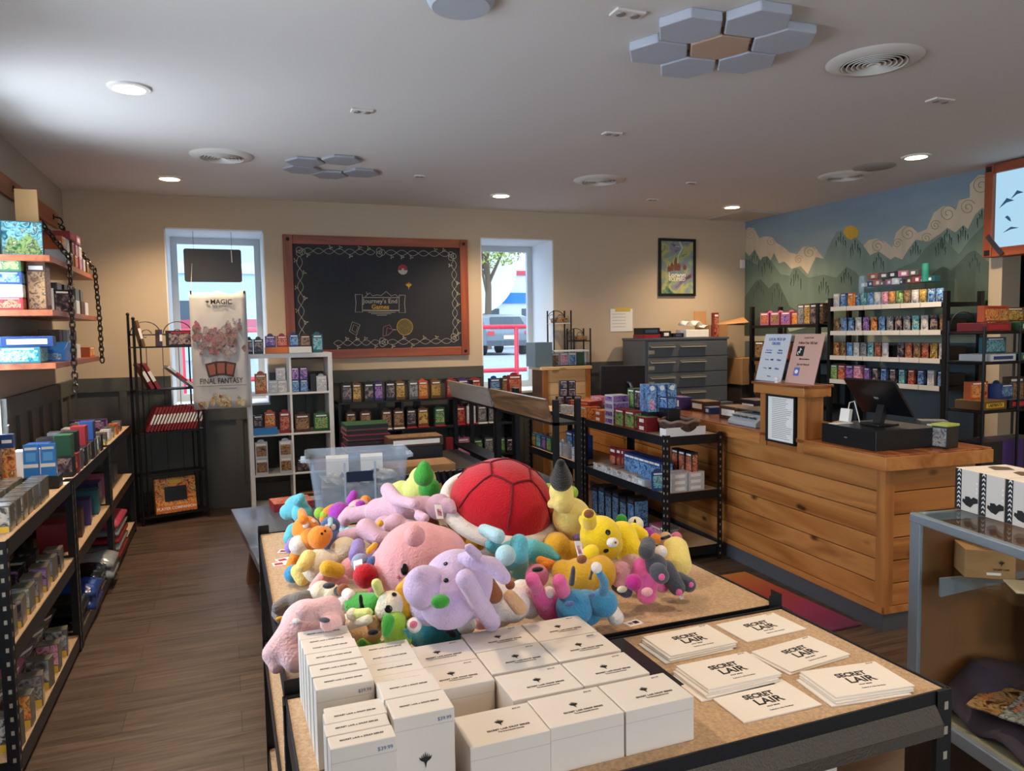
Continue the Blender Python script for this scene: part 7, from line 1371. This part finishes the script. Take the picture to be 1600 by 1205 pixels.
plush('red ball shaped plush pressed against the big pink one', 'plush toy', [(571, 900, .12, 18)], 'red')
plush('soft pink plush left of the red ball', 'plush toy', [(548, 888, .08, 16), ('c', (506, 902, .09, 10), (492, 918, .07, 9)), ('c', (528, 905, .08, 10), (536, 908, .07, 9))], 'pink')
plush('cream plush with dark patches at the lower left of the heap', 'plush toy', [(502, 926, .07, 17), (520, 928, .07, 14), (488, 928, .06, 10)], 'cream', parts=[('dark_patch', 'darkgrey', [('e', 514, 915, .115, 9, (1, .6, .5))]), ('dark_ear', 'darkgrey', [(529, 924, .10, 7)])])
plush('black and white plush peeking between the green doll and the pale pink one', 'plush toy', [(537, 947, .07, 14), (528, 955, .06, 10)], 'white', parts=[('black_patch', 'black', [('c', (550, 932, .10, 7), (545, 948, .10, 5))])])
plush('dark grey brown furry plush at the left table edge', 'plush toy', [(468, 944, .05, 18), ('c', (452, 944, .05, 14), (435, 950, .05, 10)), ('c', (478, 935, .06, 12), (490, 940, .05, 12)), ('c', (432, 958, .02, 8), (440, 966, .02, 9))], 'grey', parts=[('yellow_tag', 'gold', [('e', 438, 967, .055, 7, (1, .4, .5))])])
plush('big pale pink plush lying head down over the left front table corner', 'plush toy', [(480, 978, .10, 38), (508, 975, .09, 30), ('c', (478, 955, .17, 15), (515, 950, .17, 18)), ('c', (455, 1000, .08, 26), (462, 1030, .05, 20)), ('c', (440, 1010, .07, 20), (425, 1022, .05, 15)), ('c', (426, 1018, .05, 14), (432, 1042, .03, 11)), ('c', (512, 975, .15, 12), (526, 972, .15, 10))], 'palepink', eyes=[(463, 971, 7, .6, 'white', 'eye_white'), (466, 971, 4, .8), (507, 969, 9, .45, 'darkgrey', 'closed_eye')], voxel=.006)
plush('doll plush in a green tunic with a tan face lying among the toys', 'plush toy', [('c', (556, 944, .10, 17), (588, 946, .11, 18))], 'green', parts=[('face', 'cream', [(611, 946, .14, 21), (600, 955, .13, 14)]), ('belt', 'black', [('c', (563, 932, .145, 4), (566, 955, .115, 4))]), ('arm', 'yellowgreen', [('c', (575, 958, .13, 8), (556, 960, .12, 8))]), ('hand', 'cream', [(551, 960, .12, 9)]), ('arm', 'yellowgreen', [('c', (594, 928, .16, 7), (588, 912, .19, 8))]), ('leg', 'white', [('c', (548, 932, .12, 9), (540, 926, .12, 8))]), ('boot', 'brown', [(536, 922, .125, 9)])], eyes=[(607, 952, 6), (616, 929, 4)])
plush('golden yellow plush wedged between the green doll and the lilac plush', 'plush toy', [('c', (634, 925, .16, 16), (632, 950, .13, 18)), (640, 912, .17, 12)], 'gold')
plush('lime green cap shaped plush with a pink ear at the front of the heap', 'plush toy', [('c', (616, 975, .11, 19), (622, 1000, .07, 20)), ('c', (612, 1012, .05, 15), (596, 1015, .03, 10))], 'lime', parts=[('visor', 'green', [('c', (607, 970, .15, 10), (604, 988, .13, 8))]), ('pale_ear', 'white', [(647, 977, .11, 11)]), ('inner_ear', 'rose', [('e', 646, 976, .145, 6, (1, .7, .9))]), ('stripe', 'teal', [('c', (634, 985, .11, 4), (640, 996, .09, 4))]), ('paw', 'pink', [(630, 1012, .02, 8)])])
plush('small olive green spotted plush at the very front of the heap', 'plush toy', [(570, 1014, .03, 16), (585, 1008, .03, 12)], 'lime', parts=[('dark_spot', 'green', [(566, 1006, .06, 5)]), ('dark_spot', 'green', [(578, 1014, .055, 4)])])
plush('tan nosed grey plush head behind the lime green cap', 'plush toy', [(586, 975, .10, 13), (560, 990, .05, 18), (582, 990, .06, 14)], 'tan', parts=[('dark_nose', 'black', [('e', 583, 988, .10, 6, (1.3, .7, .7))]), ('spotted_ear', 'cream', [('c', (548, 975, .09, 9), (575, 968, .12, 8))])])
plush('teal plush under the lilac one at the front of the heap', 'plush toy', [(676, 988, .05, 26), (705, 985, .05, 22), (655, 994, .04, 16)], 'teal', parts=[('dark_band', 'black', [('c', (695, 980, .09, 6), (708, 992, .07, 6))]), ('pale_paw', 'white', [(728, 975, .07, 15)])])
plush('brown and white plush pup right of the lilac one', 'plush toy', [(775, 930, .11, 26), (800, 945, .09, 26), ('c', (815, 925, .10, 18), (828, 950, .06, 16)), (782, 958, .06, 20)], 'white', parts=[('brown_ear', 'brown', [('c', (762, 912, .17, 12), (772, 930, .15, 13))]), ('brown_patch', 'tan', [('c', (797, 932, .15, 10), (812, 950, .12, 11))]), ('brown_patch', 'brown', [(797, 914, .16, 7)])])
plush('pink plush under the brown and white pup', 'plush toy', [(752, 962, .05, 20), (770, 968, .04, 16)], 'pink')
plush('turquoise plush with pale wings in front of the red shell', 'plush toy', [(801, 868, .13, 22), ('c', (768, 852, .17, 10), (784, 862, .15, 9)), ('c', (811, 848, .18, 13), (812, 868, .15, 13)), ('c', (812, 872, .12, 13), (812, 892, .07, 14)), ('c', (830, 860, .11, 17), (850, 868, .09, 17)), ('c', (855, 862, .10, 8), (872, 872, .09, 5))], 'cyan', parts=[('pale_wing', 'palecyan', [('c', (756, 828, .20, 9), (778, 838, .20, 11))]), ('pale_belly', 'palecyan', [(790, 868, .165, 15)])])
plush('small orange plush beside the turquoise tail', 'plush toy', [('c', (844, 876, .11, 7), (862, 882, .10, 7)), (852, 884, .10, 7)], 'orange')
plush('round rose pink plush below the turquoise one', 'plush toy', [(839, 900, .10, 17)], 'rose', parts=[('dark_cap', 'black', [('e', 840, 890, .145, 9, (1, .6, .4))])])
plush('bright pink rabbit like plush with raised arms', 'plush toy', [(862, 945, .07, 24), ('c', (838, 918, .13, 10), (832, 906, .16, 11)), ('c', (838, 920, .12, 11), (848, 940, .09, 13)), ('c', (880, 925, .12, 11), (874, 908, .16, 11))], 'hotpink', parts=[('white_belly', 'white', [(857, 926, .11, 9)])])
plush('pale yellow plush sitting with its back turned and a tall black hat', 'plush toy', [(893, 808, .15, 28), (905, 822, .12, 26), ('c', (877, 768, .24, 18), (880, 785, .21, 16)), ('c', (862, 788, .2, 7), (876, 782, .22, 8)), ('c', (872, 756, .27, 9), (875, 748, .29, 10))], 'paleyellow', parts=[('black_hat', 'black', [('c', (877, 750, .30, 17), (876, 724, .36, 7))])])
plush('green plush showing behind the tall black hat', 'plush toy', [(857, 768, .10, 12), (893, 770, .10, 10), (875, 790, .05, 16)], 'lime')
plush('bright yellow bear like plush lying on its side with a white muzzle', 'plush toy', [(938, 838, .16, 30), (947, 850, .14, 24), ('c', (972, 838, .13, 22), (982, 860, .10, 20)), ('c', (921, 818, .22, 11), (920, 806, .25, 11)), ('c', (925, 862, .15, 11), (914, 870, .14, 11)), ('c', (990, 826, .14, 9), (1004, 836, .12, 9)), ('c', (912, 812, .19, 8), (920, 825, .19, 9))], 'yellow', parts=[('inner_ear', 'brown', [('e', 920, 803, .275, 8, (1, .7, .8))]), ('inner_ear', 'brown', [('e', 909, 874, .165, 8, (1, .7, .8))]), ('muzzle', 'white', [('e', 957, 848, .19, 9, (1, .8, .8))])], eyes=[(950, 832, 4.4), (947, 861, 4.4), (962, 848, 2, 1, 'brown', 'nose')], voxel=.005)
plush('golden brown plush under the bright yellow one', 'plush toy', [(905, 900, .10, 26), (935, 895, .10, 26), (880, 893, .11, 17)], 'gold', parts=[('dark_stripe', 'darkgrey', [('c', (896, 888, .17, 4), (893, 912, .13, 5))]), ('dark_stripe', 'darkgrey', [('c', (927, 885, .18, 3), (922, 905, .15, 3))])])
plush('yellow plush base under the red shell with a violet pompom', 'plush toy', [(870, 853, .08, 20), (892, 862, .06, 16)], 'gold', parts=[('violet_pompom', 'violet', [(903, 838, .10, 8)])])
plush('blue dome shaped plush with darker star marks at the front right', 'plush toy', [(897, 950, .08, 27), (915, 950, .06, 26), (880, 955, .05, 20)], 'blue', parts=[('white_edge', 'white', [('c', (926, 932, .08, 3), (938, 962, .03, 3))]), ('star_mark', 'navy', [('e', 890, 944, .145, 8, (1, .7, .5))])])
plush('blue plush with a raised tail ending in a white ball', 'plush toy', [(943, 942, .09, 21), ('c', (944, 925, .13, 8), (944, 908, .17, 7)), ('c', (944, 908, .17, 7), (936, 895, .20, 6))], 'blue', parts=[('white_ball', 'white', [(932, 887, .22, 8)]), ('white_paw', 'white', [('c', (956, 955, .04, 11), (962, 965, .03, 12))]), ('star_mark', 'navy', [('e', 925, 930, .165, 6, (1, .7, .5))])])
plush('pink plush with a dark round base next to the golden brown one', 'plush toy', [(971, 893, .10, 15), (968, 905, .08, 13)], 'pink', parts=[('dark_base', 'darkgrey', [('c', (965, 915, .06, 10), (978, 924, .05, 10))]), ('pale_sole', 'cream', [('e', 972, 921, .085, 8, (1, .6, .6))])])
plush('hot pink plush with a pale pink foot at the right of the heap', 'plush toy', [(1005, 888, .11, 16), ('c', (1012, 910, .08, 15), (1010, 928, .05, 15)), (993, 908, .08, 14), ('c', (1020, 908, .07, 9), (1036, 918, .04, 8))], 'hotpink', parts=[('magenta_side', 'magenta', [(990, 910, .11, 12)]), ('foot_pad', 'pink', [('e', 1011, 925, .095, 9, (1, .7, .7))])])
plush('charcoal grey plush with pink paw pads at the right end of the heap', 'plush toy', [(1024, 884, .12, 17), ('c', (1010, 862, .16, 12), (1013, 850, .17, 11)), ('c', (1028, 893, .13, 13), (1033, 900, .12, 12)), ('c', (1040, 890, .09, 14), (1058, 918, .05, 12)), ('c', (1060, 905, .05, 11), (1076, 914, .04, 11))], 'darkgrey', parts=[('paw_pad', 'hotpink', [('e', 1034, 902, .165, 5, (1, .7, 1))]), ('paw_pad', 'hotpink', [('e', 1061, 926, .075, 5, (1, .7, 1))]), ('paw_pad', 'hotpink', [('e', 1080, 914, .06, 4, (1, .7, 1))])])
plush('plain yellow plush at the far right edge of the heap', 'plush toy', [('c', (1056, 858, .09, 18), (1060, 882, .06, 19)), (1046, 852, .09, 9)], 'paleyellow', parts=[('white_head', 'white', [(1033, 862, .11, 9)])])
plush('small tan plush head with a black zigzag mark behind the bright yellow one', 'plush toy', [(993, 820, .10, 12), (985, 828, .08, 11)], 'cream', eyes=[(992, 817, 2, 3, None, 'brow_mark')])
plush('tiny green ball plush behind the bright yellow one', 'plush toy', [(971, 812, .09, 8)], 'green')
plush('small magenta and orange plush behind the charcoal one', 'plush toy', [(1012, 834, .07, 9)], 'purple', parts=[('orange_front', 'orange', [(1024, 842, .07, 8)])])
plush('small tan plush with dark whiskers and a pink nose at the back right', 'plush toy', [(1040, 842, .06, 10)], 'tan', parts=[('pink_nose', 'rose', [(1057, 840, .06, 8)]), ('dark_whisker', 'black', [('c', (1034, 842, .095, 3), (1046, 838, .095, 3))])])
plush('dark brown and yellow plush mostly hidden under the shell rim', 'plush toy', [(715, 825, .10, 14), (728, 838, .09, 14), (742, 850, .08, 14)], 'gold', parts=[('dark_cap', 'black', [(708, 816, .12, 9)])])
plush('brown plush hidden between the pink ball and the shell', 'plush toy', [(690, 838, .10, 16), (672, 822, .11, 14)], 'brown')
plush('pale blue plush filling the gap behind the slate blue one', 'plush toy', [(548, 838, .06, 14), (535, 832, .06, 12)], 'palecyan')
plush('pink legged plush under the bright yellow one', 'plush toy', [(985, 875, .08, 14), (1000, 868, .08, 14)], 'palepink')
plush('grey plush low in the middle of the heap', 'plush toy', [(740, 890, .05, 22), (760, 880, .05, 20)], 'grey')
plush('cream plush low at the front of the heap beneath the doll', 'plush toy', [(545, 975, .03, 18), (520, 990, .03, 16)], 'cream')
plush('rose plush low in the heap beside the red ball', 'plush toy', [(600, 905, .05, 18), (590, 925, .05, 14)], 'rose')
for i, (px, py, h, a) in enumerate(((912, 868, .16, .5), (905, 858, .17, .2), (560, 888, .14, -.3), (1062, 925, .02, .3), (686, 800, .22, .2))):
    p = Zp(px, py, TZ_+h); e = thing('hang_tag', 'pale paper hang tag attached to a plush toy, %s of the five tags' % ('right middle', 'upper right', 'left', 'far right', 'top')[i], 'hang tag', p, group='plush hang tags'); e.rotation_euler = (1.1, a, a*2)
    MB().bx(-.012, .012, -.02, .02, 0, .0008).build('tag_card', PAPER, e); MB().bx(-.008, .008, -.012, .008, .0008, .0011).build('tag_print', A['pink'], e)
